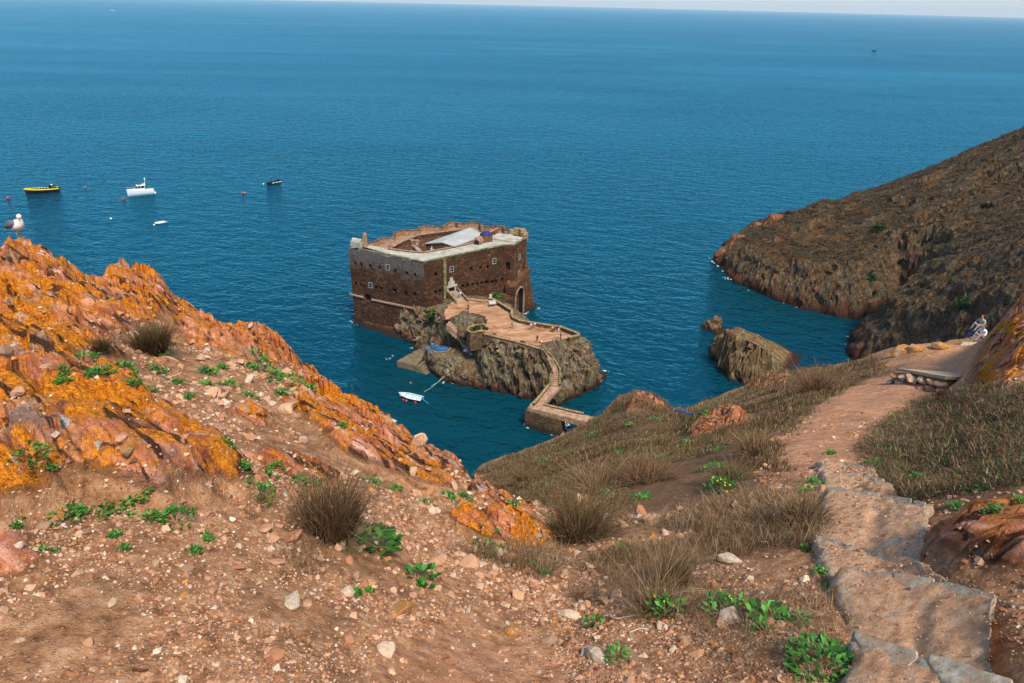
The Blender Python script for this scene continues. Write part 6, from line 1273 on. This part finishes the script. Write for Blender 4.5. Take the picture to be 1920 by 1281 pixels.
# blue pipe across the slope, white sack by the water
a = G0(1265, 771, .5); b = G0(1290, 776, .5); c = G0(1317, 787, .5); print('pipe', a, b, c); mb = MB(); mb.tube([a, a.lerp(b, .5) + Vector((0, 0, .1)), b, b.lerp(c, .5) + Vector((0, 0, .1)), c], .055, 7); o = mb.build('pipe', M['pipe'], None, True); tag(o, 'bright blue pipe lying across the grass slope', 'pipe')
p = G0(1064, 810); mb = MB(); mb.ball((0, 0, .25), (.6, .38, .32), 10, 6); o = mb.build('sack', M['white'], None, True); o.location = p; o.rotation_euler = (0, -.3, .7); tag(o, 'white bundle on the shore under the bridge', 'sack')

# ------------------------------------------------------------------ the gull
_ga = math.radians(AZ(42, 462)); _gg = np.linspace(11, 17.5, 400); _gz = H(_gg * math.sin(_ga), _gg * math.cos(_ga)); _gi = int(np.argmin((CZ - _gz) / _gg))
g = Vector((_gg[_gi] * math.sin(_ga), _gg[_gi] * math.cos(_ga), _gz[_gi]))
gl = thing('gull', 'white and grey gull standing on the orange rock at left', 'gull', (g.x, g.y, g.z), math.radians(-22))
def ell(x, z, ry, rz_, n=14): return [(x, ry * math.cos(a), z + rz_ * math.sin(a)) for a in np.linspace(0, 2 * math.pi, n + 1)[:-1]]
MG = {k_: plain('gull_' + k_, c_, .7, .08, 30) for k_, c_ in dict(white=(.74, .73, .71), grey=(.105, .112, .135), black=(.015, .015, .017), leg=(.52, .30, .03), beak=(.60, .36, .03), red=(.5, .03, .02)).items()}
body = [(-.205, .150, .016, .012), (-.17, .165, .045, .035), (-.11, .185, .072, .062), (-.04, .205, .088, .082), (.03, .225, .092, .092), (.085, .245, .082, .090), (.12, .275, .062, .072), (.135, .31, .046, .052), (.145, .345, .038, .040), (.15, .375, .039, .038), (.155, .400, .036, .034), (.158, .422, .022, .018), (.16, .432, .004, .004)]
mb = MB(); mb.loft([[(x + (zz2 - z) * -.0, yy, zz2) for (xx, yy, zz2) in ell(x, z, ry, rz_)] for x, z, ry, rz_ in body[:6]] + [[(x + rz_ * .55 * math.cos(b) * (0 if False else 1) * 0 + rr_ * math.cos(b), ry * math.sin(b), z + .0) for b in np.linspace(0, 2 * math.pi, 15)[:-1]] for x, z, ry, rr_ in []]); R = []
mb = MB()
for i, (x, z, ry, rz_) in enumerate(body):
    p0 = body[max(i - 1, 0)]; p1 = body[min(i + 1, len(body) - 1)]; tx, tz = p1[0] - p0[0], p1[1] - p0[1]; l_ = math.hypot(tx, tz); nx_, nz_ = -tz / l_, tx / l_
    R.append([(x + nx_ * rz_ * math.sin(a), ry * math.cos(a), z + nz_ * rz_ * math.sin(a)) for a in np.linspace(0, 2 * math.pi, 17)[:-1]])
mb.loft(R); mb.build('body', MG['white'], gl, True)
for s in (-1, 1):
    mb = MB(); R = []
    for x, z, h_, o_ in ((.09, .268, .02, .070), (.05, .262, .055, .088), (-.02, .246, .075, .094), (-.10, .215, .065, .082), (-.17, .185, .045, .055), (-.22, .165, .022, .028)): R.append([(x, s * (o_ + .006), z + h_ * .9), (x, s * (o_ + .012), z), (x, s * (o_ + .006), z - h_ * .8), (x, s * (o_ - .022), z - h_ * .7), (x, s * max(.0, o_ - .05), z + h_ * .8), (x, s * max(.0, o_ - .03), z + h_ * 1.15)])
    mb.loft(R); w = mb.build('wing', MG['grey'], gl, True)
    mb = MB(); mb.loft([[(x, s * (o_ + .008), z + h_), (x, s * (o_ + .008), z - h_), (x, s * (o_ - .012), z - h_), (x, s * (o_ - .012), z + h_)] for x, z, h_, o_ in ((-.15, .180, .03, .058), (-.21, .160, .026, .036), (-.27, .138, .016, .018), (-.315, .122, .003, .008))]); mb.build('wing_tip', MG['black'], w, True)
    mb = MB(); mb.tube([(.005, s * .032, .19), (.0, s * .034, .10), (.008, s * .036, .012)], [.011, .008, .007], 6); lg = mb.build('leg', MG['leg'], gl, True)
    mb = MB()
    for a in (-.45, 0, .45): mb.tube([(.005, s * .036, .012), (.005 + .05 * math.cos(a), s * .036 + .05 * math.sin(a), .004)], [.006, .004], 5)
    mb.build('foot', MG['leg'], lg, True)
mb = MB(); mb.loft([[(x, w_, z + .004), (x, -w_, z + .004), (x, -w_, z - .004), (x, w_, z - .004)] for x, z, w_ in ((-.17, .155, .03), (-.24, .130, .035), (-.275, .118, .038))]); mb.build('tail', MG['white'], gl)
hd = Vector((.152, 0, .388)); hv = Vector((.75, -.66, -.12)).normalized(); mb = MB(); mb.ball((hd.x + .01, -.008, .39), (.042, .040, .038), 12, 8); mb.build('head', MG['white'], gl, True)
mb = MB(); q = hd + hv * .035; mb.tube([q, q + hv * .035, q + hv * .058 + Vector((0, 0, -.006))], [.011, .008, .002], 6); bk = mb.build('beak', MG['beak'], gl, True)
mb = MB(); mb.ball(tuple(q + hv * .04 + Vector((0, 0, -.007))), .004, 6, 4); mb.build('bill_spot', MG['red'], bk, True)
sv = Vector((-hv.y, hv.x, 0)).normalized()
for s in (-1, 1):
    mb = MB(); mb.ball(tuple(Vector((.162, -.008, .398)) + hv * .018 + sv * (.034 * s)), .0065, 6, 5); mb.build('eye', MG['black'], gl, True)
gl.scale = (1.12,) * 3
# ------------------------------------------------------------------ plants
def blades(P, n, hgt, spread, lean, tones, wid, curl=.35, up=None):
    """tufts at P (k,3): n blades each -> verts, tris, colours. hgt, wid, spread per tuft"""
    k = len(P); N = k * n; ti = np.repeat(np.arange(k), n); a = RNG.uniform(0, 2 * np.pi, N); rad = np.sqrt(RNG.uniform(0, 1, N)) * spread[ti]
    b = P[ti] + np.stack([rad * np.cos(a), rad * np.sin(a), np.zeros(N)], 1); h = hgt[ti] * RNG.uniform(.5, 1.1, N); le = lean * RNG.uniform(.15, 1.0, N) * h * (.4 + .9 * rad / (spread[ti] + 1e-9)); a2 = a + RNG.normal(0, 1.0, N)
    dx = np.stack([np.cos(a2), np.sin(a2), np.zeros(N)], 1); sd = np.stack([-np.sin(a2 + RNG.normal(0, .8, N)), np.cos(a2), np.zeros(N)], 1); sd /= np.linalg.norm(sd, axis=1)[:, None]; w = (wid[ti] * RNG.uniform(.6, 1.3, N))[:, None]
    wv = np.array([.28, -.12, 0]) * (h * RNG.uniform(-.15, 1.0, N))[:, None]; brk = np.where(RNG.uniform(0, 1, N) < .16, RNG.uniform(.35, .7, N), 1.0); m = b + wv * .3 + dx * (le * curl)[:, None] + np.array([0, 0, 1]) * (h * .55)[:, None]; t = b + wv + dx * (le * (2 - brk))[:, None] + np.array([0, 0, 1]) * (h * brk)[:, None]
    V = np.stack([b - sd * w, b + sd * w, m - sd * w * .75, m + sd * w * .75, t], 1); Fb = np.array([(0, 1, 3), (0, 3, 2), (2, 3, 4)])
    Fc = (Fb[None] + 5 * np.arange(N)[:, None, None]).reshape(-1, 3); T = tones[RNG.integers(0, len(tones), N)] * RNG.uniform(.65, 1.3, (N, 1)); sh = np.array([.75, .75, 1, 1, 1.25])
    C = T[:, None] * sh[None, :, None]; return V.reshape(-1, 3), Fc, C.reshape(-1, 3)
def leaves(P, n, R, L, W, tones, rise=.6):
    """leafy clumps at P: n leaves each of length L, spread over radius R"""
    k = len(P); N = k * n; ti = np.repeat(np.arange(k), n); a = RNG.uniform(0, 2 * np.pi, N); rad = np.sqrt(RNG.uniform(0, 1, N)) * R[ti]; hh = (1 - (rad / (R[ti] + 1e-9)) ** 2) * R[ti] * rise * RNG.uniform(.2, 1, N)
    b = P[ti] + np.stack([rad * np.cos(a), rad * np.sin(a), hh + .004], 1); a2 = a + RNG.normal(0, .9, N); el = RNG.uniform(.05, .9, N); dx = np.stack([np.cos(a2) * np.cos(el), np.sin(a2) * np.cos(el), np.sin(el)], 1); sd = np.stack([-np.sin(a2), np.cos(a2), RNG.normal(0, .25, N)], 1)
    l = (L[ti] * RNG.uniform(.6, 1.25, N))[:, None]; w = l * W * .5; V = np.stack([b, b + dx * l * .55 + sd * w, b + dx * l * .55 - sd * w, b + dx * l - np.array([0, 0, 1]) * l * .12], 1)
    Fb = np.array([(0, 2, 1), (1, 2, 3)]); Fc = (Fb[None] + 4 * np.arange(N)[:, None, None]).reshape(-1, 3); T = tones[RNG.integers(0, len(tones), N)] * RNG.uniform(.55, 1.45, (N, 1)); return V.reshape(-1, 3), Fc, np.repeat(T, 4, 0)
def join(parts):
    V = []; Fc = []; C = []; o = 0
    for v, f, c in parts: V.append(v); Fc.append(f + o); C.append(c); o += len(v)
    return np.concatenate(V), np.concatenate(Fc), np.concatenate(C)
BRN = np.array([(.15, .078, .036), (.21, .122, .058), (.095, .048, .023), (.27, .17, .086), (.18, .082, .036), (.13, .088, .036)])
BRN = BRN * .85
STR = np.array([(.30, .21, .115), (.22, .145, .075), (.38, .29, .17), (.16, .10, .052), (.26, .17, .10)])
OLV = np.array([(.075, .085, .026), (.055, .07, .02), (.10, .095, .035)])
GRN = np.array([(.035, .15, .016), (.06, .21, .026), (.022, .10, .014), (.085, .25, .04)])
arr = lambda *a: np.array(a, float)
# scattered low grass and heath on the slope: countless
def scatter(polys, n, rmin, rmax, azr, thin=.0):
    az = np.radians(RNG.uniform(azr[0], azr[1], n)); r = np.exp(RNG.uniform(math.log(rmin), math.log(rmax), n)); x = r * np.sin(az); y = r * np.cos(az); ok = np.zeros(n, bool)
    for p in polys: ok |= sd_poly(x, y, p) < .15
    for p in TRAIL: ok &= sd_poly(x, y, p) > .0
    ok &= r < np.interp(np.degrees(az), _ra, _rr) * 1.06; ok &= fbm(x * .45, y * .45, 7.7, 3) > thin
    x, y, r = x[ok], y[ok], r[ok]; return np.stack([x, y, H(x, y) - .02], 1), r
parts = []
P, r = scatter([GRASS[0]], 17000, 5, 108, (-5, 36), -.3); n1 = fbm(P[:, 0] * .3, P[:, 1] * .3, 2.2, 3)
big = n1 > -.08
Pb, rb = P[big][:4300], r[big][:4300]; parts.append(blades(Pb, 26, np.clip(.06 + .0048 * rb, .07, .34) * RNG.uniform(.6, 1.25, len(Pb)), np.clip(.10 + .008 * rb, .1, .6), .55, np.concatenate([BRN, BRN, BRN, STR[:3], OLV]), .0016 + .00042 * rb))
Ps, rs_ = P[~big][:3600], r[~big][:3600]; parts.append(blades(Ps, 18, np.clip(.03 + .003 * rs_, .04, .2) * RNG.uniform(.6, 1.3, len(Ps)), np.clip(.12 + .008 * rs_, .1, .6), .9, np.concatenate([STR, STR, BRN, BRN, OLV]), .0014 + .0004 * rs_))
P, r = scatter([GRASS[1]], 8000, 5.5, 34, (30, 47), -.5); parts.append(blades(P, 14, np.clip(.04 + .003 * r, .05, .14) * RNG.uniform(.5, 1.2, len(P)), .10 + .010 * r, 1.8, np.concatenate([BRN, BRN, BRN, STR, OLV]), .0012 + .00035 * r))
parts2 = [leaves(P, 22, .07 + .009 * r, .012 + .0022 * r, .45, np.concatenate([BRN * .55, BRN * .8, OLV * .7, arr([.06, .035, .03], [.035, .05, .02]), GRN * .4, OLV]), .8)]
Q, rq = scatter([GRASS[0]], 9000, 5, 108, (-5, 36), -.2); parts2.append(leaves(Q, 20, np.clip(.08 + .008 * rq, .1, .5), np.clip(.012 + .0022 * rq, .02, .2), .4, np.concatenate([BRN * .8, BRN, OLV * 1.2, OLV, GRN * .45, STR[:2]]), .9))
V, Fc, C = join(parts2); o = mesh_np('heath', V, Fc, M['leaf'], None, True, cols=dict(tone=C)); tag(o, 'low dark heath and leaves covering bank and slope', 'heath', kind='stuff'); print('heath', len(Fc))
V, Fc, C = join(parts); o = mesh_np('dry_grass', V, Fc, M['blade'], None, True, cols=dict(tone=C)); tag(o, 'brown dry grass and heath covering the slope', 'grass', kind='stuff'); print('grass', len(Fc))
# straw litter and thin grass on the near dirt
lit = plan([(440,1010),(560,985),(720,1010),(860,1030),(1000,1030),(1180,1010),(1330,960),(1480,930),(1540,1000),(1560,1060),(1590,1180),(1560,1290),(1380,1290),(1300,1180),(1150,1130),(1000,1085),(850,1075),(650,1080),(520,1070)])
bx = [p[0] for p in lit]; by = [p[1] for p in lit]; n = 8000; x = RNG.uniform(min(bx), max(bx), n); y = RNG.uniform(min(by), max(by), n); ok = in_poly(x, y, lit) & (fbm(x * 1.5, y * 1.5, 3.1, 3) > -.12); x, y = x[ok], y[ok]; r = np.hypot(x, y)
P = np.stack([x, y, H(x, y)], 1); cl = fbm(x * .9, y * .9, 8.8, 3)
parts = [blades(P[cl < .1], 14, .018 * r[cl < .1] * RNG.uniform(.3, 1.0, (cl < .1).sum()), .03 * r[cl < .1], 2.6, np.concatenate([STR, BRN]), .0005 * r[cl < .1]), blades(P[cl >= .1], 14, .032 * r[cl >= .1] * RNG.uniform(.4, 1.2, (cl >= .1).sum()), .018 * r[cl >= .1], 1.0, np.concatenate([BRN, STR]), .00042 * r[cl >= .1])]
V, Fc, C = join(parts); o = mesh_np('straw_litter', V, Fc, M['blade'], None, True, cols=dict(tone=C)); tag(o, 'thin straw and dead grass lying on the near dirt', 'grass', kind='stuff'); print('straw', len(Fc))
# single tufts
def tuft(px, py, wpx, hpx, label, n=700, tones=BRN, lean=.55, green=0, name='grass_tuft', cat='grass tuft', width=1.0):
    p = G(px, py); s = px_size(p); h = hpx * s * 1.1; w = wpx * s / 2
    t = thing(name, label, cat, tuple(p), 0, 'single dry tufts on the hillside')
    V, Fc, C = blades(np.zeros((1, 3)), n, arr(h), arr(w * .5), lean * w / h * 1.5, tones, arr(.55 * s * width)); V[:, 2] -= .01
    mesh_np('blades', V, Fc, M['blade'], t, True, cols=dict(tone=C))
    V, Fc, C = blades(np.zeros((1, 3)), n // 3, arr(h * .22), arr(w * .95), 3.5, np.concatenate([STR, BRN]), arr(.5 * s)); tag(mesh_np('litter', V, Fc, M['blade'], t, True, cols=dict(tone=C)), kind='stuff')
    if green:
        V, Fc, C = leaves(np.zeros((1, 3)) + [0, -w * .15, 0], green, arr(w * .75), arr(14 * s), .30, GRN, .35); mesh_np('green_leaves', V, Fc, M['leaf'], t, True, cols=dict(tone=C))
tuft(622, 1000, 175, 125, 'tall dry brown tuft with green leaves at its foot, left of centre', 1500, np.concatenate([BRN, STR[:2], BRN]), .75, 130)
tuft(1083, 1012, 165, 78, 'broad brown tuft beside the orange lichen slab', 1500, np.concatenate([BRN, BRN, OLV]), .9)
tuft(287, 662, 92, 58, 'round dark tuft on the shelf of the lichen ridge', 1100, np.concatenate([BRN, OLV, BRN * .6]), .9, 60)
tuft(186, 655, 60, 22, 'small dark tuft in a cleft of the lichen ridge', 400, np.concatenate([BRN * .6, OLV * .6]), .9)
tuft(1255, 1100, 120, 95, 'thin wispy tuft in the dirt between slab and steps', 420, np.concatenate([BRN, STR]), .8)
tuft(1505, 985, 100, 66, 'straw coloured tuft leaning against the steps', 700, np.concatenate([STR, BRN]), 1.0)
tuft(1757, 758, 26, 32, 'upright brown tuft below the stone platform', 350, BRN, .5)
tuft(1232, 1150, 150, 60, 'low dead tuft among the green weeds left of the steps', 500, np.concatenate([STR, BRN]), 1.1, 70)
tuft(1370, 905, 100, 26, 'bushy tuft at the inner edge of the trail', 600, np.concatenate([BRN, OLV]), 1.0, 60)
tuft(1215, 905, 130, 30, 'large brown heath tuft on the upper grass slope', 900, BRN, .9); tuft(1420, 850, 110, 26, 'grey brown heath tuft beside the trail bend', 800, np.concatenate([BRN, STR[:1]]), .9)
tuft(1540, 738, 120, 30, 'wide dark heath bush by the upper trail', 1000, BRN, .9); tuft(1120, 925, 150, 34, 'pale grass clump above the brown tuft', 900, np.concatenate([STR, BRN]), .9); tuft(985, 908, 80, 20, 'brown clump on the brink of the gully', 500, BRN, .9)
# green weeds
def weed(px, py, wpx, label, n=90, leaf=16, wd=.42, tones=GRN, rise=.7, flowers=0):
    p = G(px, py); s = px_size(p); R = wpx * s / 2; t = thing('green_weed', label, 'weed', tuple(p), 0, 'green weeds on the hillside')
    V, Fc, C = leaves(np.zeros((1, 3)), n, arr(R), arr(leaf * s), wd, tones, rise); mesh_np('leaves', V, Fc, M['leaf'], t, True, cols=dict(tone=C)); mb = MB()
    for i in range(7): a = i * .9 + .3; mb.tube([(0, 0, -.01), (R * .5 * math.cos(a), R * .5 * math.sin(a), R * rise * .5), (R * .8 * math.cos(a), R * .8 * math.sin(a), R * rise * .45)], [.8 * s, .6 * s, .3 * s], 4)
    mb.build('stem', M['wood'], t)
    for i in range(flowers):
        a = random.uniform(0, 6.28); rr_ = R * random.uniform(.2, .9); mb = MB(); mb.ball((rr_ * math.cos(a), rr_ * math.sin(a), R * rise * random.uniform(.7, 1.1)), 2.0 * s, 6, 4); mb.build('flower', M['yellow'], t, True)
weed(705, 1030, 74, 'leafy dark green plant at the right foot of the tall tuft', 120, 24, .45, GRN * .8, .9); weed(785, 1085, 56, 'smaller green weed right of the leafy dark green plant', 80, 18); weed(1545, 1250, 130, 'large green mat of weeds against the lowest step', 330, 18, .45, GRN * .9, .5)
weed(1440, 1165, 70, 'upright green weed left of the steps', 90, 20, .5); weed(1365, 1150, 80, 'spreading weed with yellow specks in dead grass', 110, 16, .45, GRN, .7, 5); weed(1255, 1155, 84, 'green weed under the low dead tuft', 110, 16, .45, GRN, .6, 4); weed(1160, 1235, 46, 'grey green rosette by the long pale slab', 80, 13, .3, GRN * 1.2, .6); weed(1118, 1172, 34, 'small green sprig above the pale slab', 40, 13)
weed(1355, 920, 60, 'low green bush with yellow flowers on the grass slope', 130, 10, .5, GRN * .8, .6, 8); weed(120, 975, 70, 'green creeper behind the ochre topped stone', 120, 12); weed(330, 978, 70, 'green creeper patch in the left gravel', 120, 12); weed(60, 855, 66, 'green creeper in a fold of the lichen rock at far left', 120, 11)
weed(158, 680, 64, 'green mat in the cleft under the ridge', 150, 8, .5, GRN, .4); weed(490, 935, 60, 'grassy green weed below the lichen mound', 120, 16, .18); weed(1500, 1170, 46, 'dark green weed touching the middle step', 70, 13); weed(1165, 1040, 40, 'sparse green sprig in dry grass right of the brown tuft', 40, 12); weed(905, 1035, 56, 'grey green sprigs under the lichen slab', 90, 12, .25)
# ground cover: small green patches
spots = [(240,688,24),(300,700,30),(330,720,28),(380,700,40),(430,722,26),(385,722,20),(350,745,26),(205,690,20),(175,700,30),(250,725,24),(285,735,20),(110,720,30),(120,700,22),(505,700,50),(540,712,40),(570,720,36),(470,690,30),(485,665,24),(420,690,18),(530,735,22),(470,745,18),(500,890,26),(520,875,20),(560,905,36),(470,905,24),(590,905,24),(270,930,22),(240,960,40),(200,965,34),(290,970,40),(150,965,30),(30,990,18),(90,1035,20),(210,1005,20),(235,1030,18),(390,1010,22),(370,1035,26),(845,935,24),(800,945,20),(870,930,14),(960,945,20),(640,965,22),(660,1115,26),(690,1110,18),(1000,1060,24),(1020,1075,20),(935,1025,22),(1100,935,36),(1140,930,24),(1040,905,22),(1200,935,30),(1330,880,30),(1480,1010,24),(1520,1030,26),(1540,1075,28),(1560,1105,22),(1530,905,28),(1510,920,20),(1560,850,14),(1650,870,26),(1690,880,30),(1720,900,30),(1760,910,34),(1800,900,26),(1840,920,30),(1700,845,26),(1740,850,24),(1790,860,26),(1830,830,22),(1880,870,28),(1640,835,18),(1860,960,30),(1800,950,24),(1900,940,26),(1250,730,14),(1320,775,16),(1230,790,18),(1180,800,20),(1120,815,18),(1290,835,20),(1350,845,20),(1410,805,14),(1160,850,22),(1080,850,18),(1020,870,20),(1240,860,20),(60,870,22),(95,880,18),(255,705,18),(640,800,14),(455,872,22),(430,835,14),(700,905,18),(740,915,14)]
parts = []
for px, py, w in spots:
    p = G(px, py); s = px_size(p); k_ = 5; off = RNG.normal(0, .42, (k_, 2)) * w * s * .6; x = p.x + off[:, 0]; y = p.y + off[:, 1] * 1.2; P = np.stack([x, y, H(x, y)], 1)
    parts.append(leaves(P, 22, np.full(k_, w * s * .34), np.full(k_, (4.5 + .12 * w) * s), .5, GRN, .45))
V, Fc, C = join(parts); o = mesh_np('ground_cover', V, Fc, M['leaf'], None, True, cols=dict(tone=C)); tag(o, 'small bright green creeping plants scattered over dirt', 'ground cover', kind='stuff')
# twigs
for i, (a, b, c, lab) in enumerate([((1135, 1156), (1160, 1160), (1198, 1152), 'bleached dead twig on the dirt above the pale slab'), ((1180, 1186), (1200, 1178), (1216, 1180), 'short forked twig right of the bleached one'), ((248, 1256), (265, 1257), (278, 1256), 'tiny dark stick in the bottom left gravel')]):
    p = [G(*q, .012) for q in (a, b, c)]; mb = MB(); mb.tube(p, [.004, .005, .003], 5); o = mb.build('twig', M['bone' if i < 2 else 'wood'], None, True); tag(o, lab, 'twig')
# ------------------------------------------------------------------ scrub on the headland: a mass of low bushes
N = 60000; x = RNG.uniform(66, 235, N); y = RNG.uniform(100, 300, N); z = head_h(x, y); d = .8; nz = 1 / np.sqrt(1 + ((head_h(x + d, y) - z) / d) ** 2 + ((head_h(x, y + d) - z) / d) ** 2)
ok = (z > 4.5) & (nz + .25 * fbm(x * .2, y * .2, 1, 3) > .74) & (fbm(x * .09, y * .09, 5, 3) > -.35); x, y, z = x[ok][:15000], y[ok][:15000], z[ok][:15000]; P = np.stack([x, y, z], 1)
HB = np.concatenate([BRN, BRN, BRN * 1.5, OLV, arr([.13, .07, .02], [.16, .085, .03])])
V, Fc, C = leaves(P, 9, RNG.uniform(.3, .9, len(P)), RNG.uniform(.28, .6, len(P)), .7, HB * .38, .8); o = mesh_np('scrub', V, Fc, M['leaf'], None, True, cols=dict(tone=C)); tag(o, 'low brown scrub covering the headland', 'scrub', kind='stuff'); print('scrub', len(Fc))
# ------------------------------------------------------------------ foam where the swell meets rock
def foam(lst):
    V = []; Fq = []; o = 0
    for px, py, w in lst:
        c = U(px, py, .05); s = w * px_size(c) * 1.3; n = int(min(70, s * 2 / .09)); gx, gy = np.meshgrid(np.linspace(-s, s, n), np.linspace(-s * 1.2, s * 1.2, n)); r_ = np.hypot(gx, gy / 1.2) / s
        f = fbm((gx + c.x) * 1.6, (gy + c.y) * 1.6, 3.3, 4, .6); keep = ((np.abs(f) < .10) | (f > .35)) & (r_ + .5 * fbm(gx * .7, gy * .7, px, 2) < .85); fc = grid_faces(n, n); fc = fc[keep.ravel()[fc].sum(1) >= 3]
        V.append(np.stack([gx + c.x, gy + c.y, .04 + .04 * np.abs(f)], -1).reshape(-1, 3)); Fq.append(fc + o); o += n * n
    V = np.concatenate(V); Fq = np.concatenate(Fq); us = np.unique(Fq); re = np.full(len(V), -1); re[us] = np.arange(len(us))
    o = mesh_np('foam', V[us], re[Fq], M['foam']); tag(o, 'white foam washing against the rocks', 'foam', kind='stuff')
def shore_foam(hf, box, step, thr):
    gx, gy = np.meshgrid(np.arange(box[0], box[1], step), np.arange(box[2], box[3], step)); z = hf(gx, gy); n_ = fbm(gx * .55, gy * .55, 6.3, 4, .6) + .35 * fbm(gx * .08, gy * .08, 2.3, 2); keep = (z < -.05) & (z > -1.1 - 1.4 * n_) & (n_ > thr)
    fc = grid_faces(*gx.shape); fc = fc[keep.ravel()[fc].all(1)]; us = np.unique(fc); re = np.full(gx.size, -1); re[us] = np.arange(len(us)); V = np.stack([gx, gy, .04 + 0 * gx], -1).reshape(-1, 3)[us]; o = mesh_np('foam', V, re[fc], M['foam']); return o
tag(shore_foam(islet_h, (-44, 25, 106, 175), .14, .2), 'thin foam line along the foot of the fort islet', 'foam', kind='stuff')
tag(shore_foam(head_h, (58, 112, 140, 230), .22, .24), 'broken foam line along the foot of the headland', 'foam', kind='stuff')
foam([(1345, 488, 12), (1356, 492, 10), (1362, 522, 6), (728, 672, 5), (736, 668, 4)])
def head_bush(px, py, r, s, label):
    c = at(px, py, r); c.z = float(head_h(np.array([c.x]), np.array([c.y]))[0]); n = 160; d = RNG.normal(size=(n, 3)); d /= np.linalg.norm(d, axis=1)[:, None]; P = d * s * RNG.uniform(.3, 1, (n, 1)); P[:, 2] = np.abs(P[:, 2]) * .8
    a = RNG.normal(size=(n, 3)) * s * .2; b = RNG.normal(size=(n, 3)) * s * .2; f = np.arange(n); tone = np.array((.022, .060, .014)) * RNG.uniform(.4, 1.6, (n, 1)); o = mesh_np('shrub', np.concatenate([P - a, P + a, P + b]), np.stack([f, f + n, f + 2 * n], 1), M['leaf'], cols=dict(tone=np.concatenate([tone] * 3))); o.location = c; tag(o, label, 'shrub', 'green shrubs on the headland')
head_bush(1650, 430, 226, 2.2, 'dark green shrub high on the headland slope'); head_bush(1722, 488, 200, 2.4, 'green shrub on the headland above the cave gully'); head_bush(1822, 538, 156, 2.2, 'large green shrub on the near flank of the headland'); head_bush(1640, 498, 203, 1.8, 'green shrub at the cliff edge left of the gully')
# ------------------------------------------------------------------ sea haze: one box of even, thin air round the whole place
hm = bpy.data.materials.new('sea_haze'); hm.use_nodes = True; ht = hm.node_tree; ht.nodes.remove(ht.nodes['Principled BSDF'])
pv = ht.nodes.new('ShaderNodeVolumePrincipled'); pv.inputs['Color'].default_value = (.84, .96, 1.0, 1); pv.inputs['Density'].default_value = 4.5e-5; pv.inputs['Anisotropy'].default_value = 0.0
ht.links.new(pv.outputs[0], ht.nodes['Material Output'].inputs['Volume'])
mb = MB(); mb.box((0, 17000, -10), (80000, 42000, 240)); hz_ = mb.build('haze', hm); tag(hz_, kind='stuff')
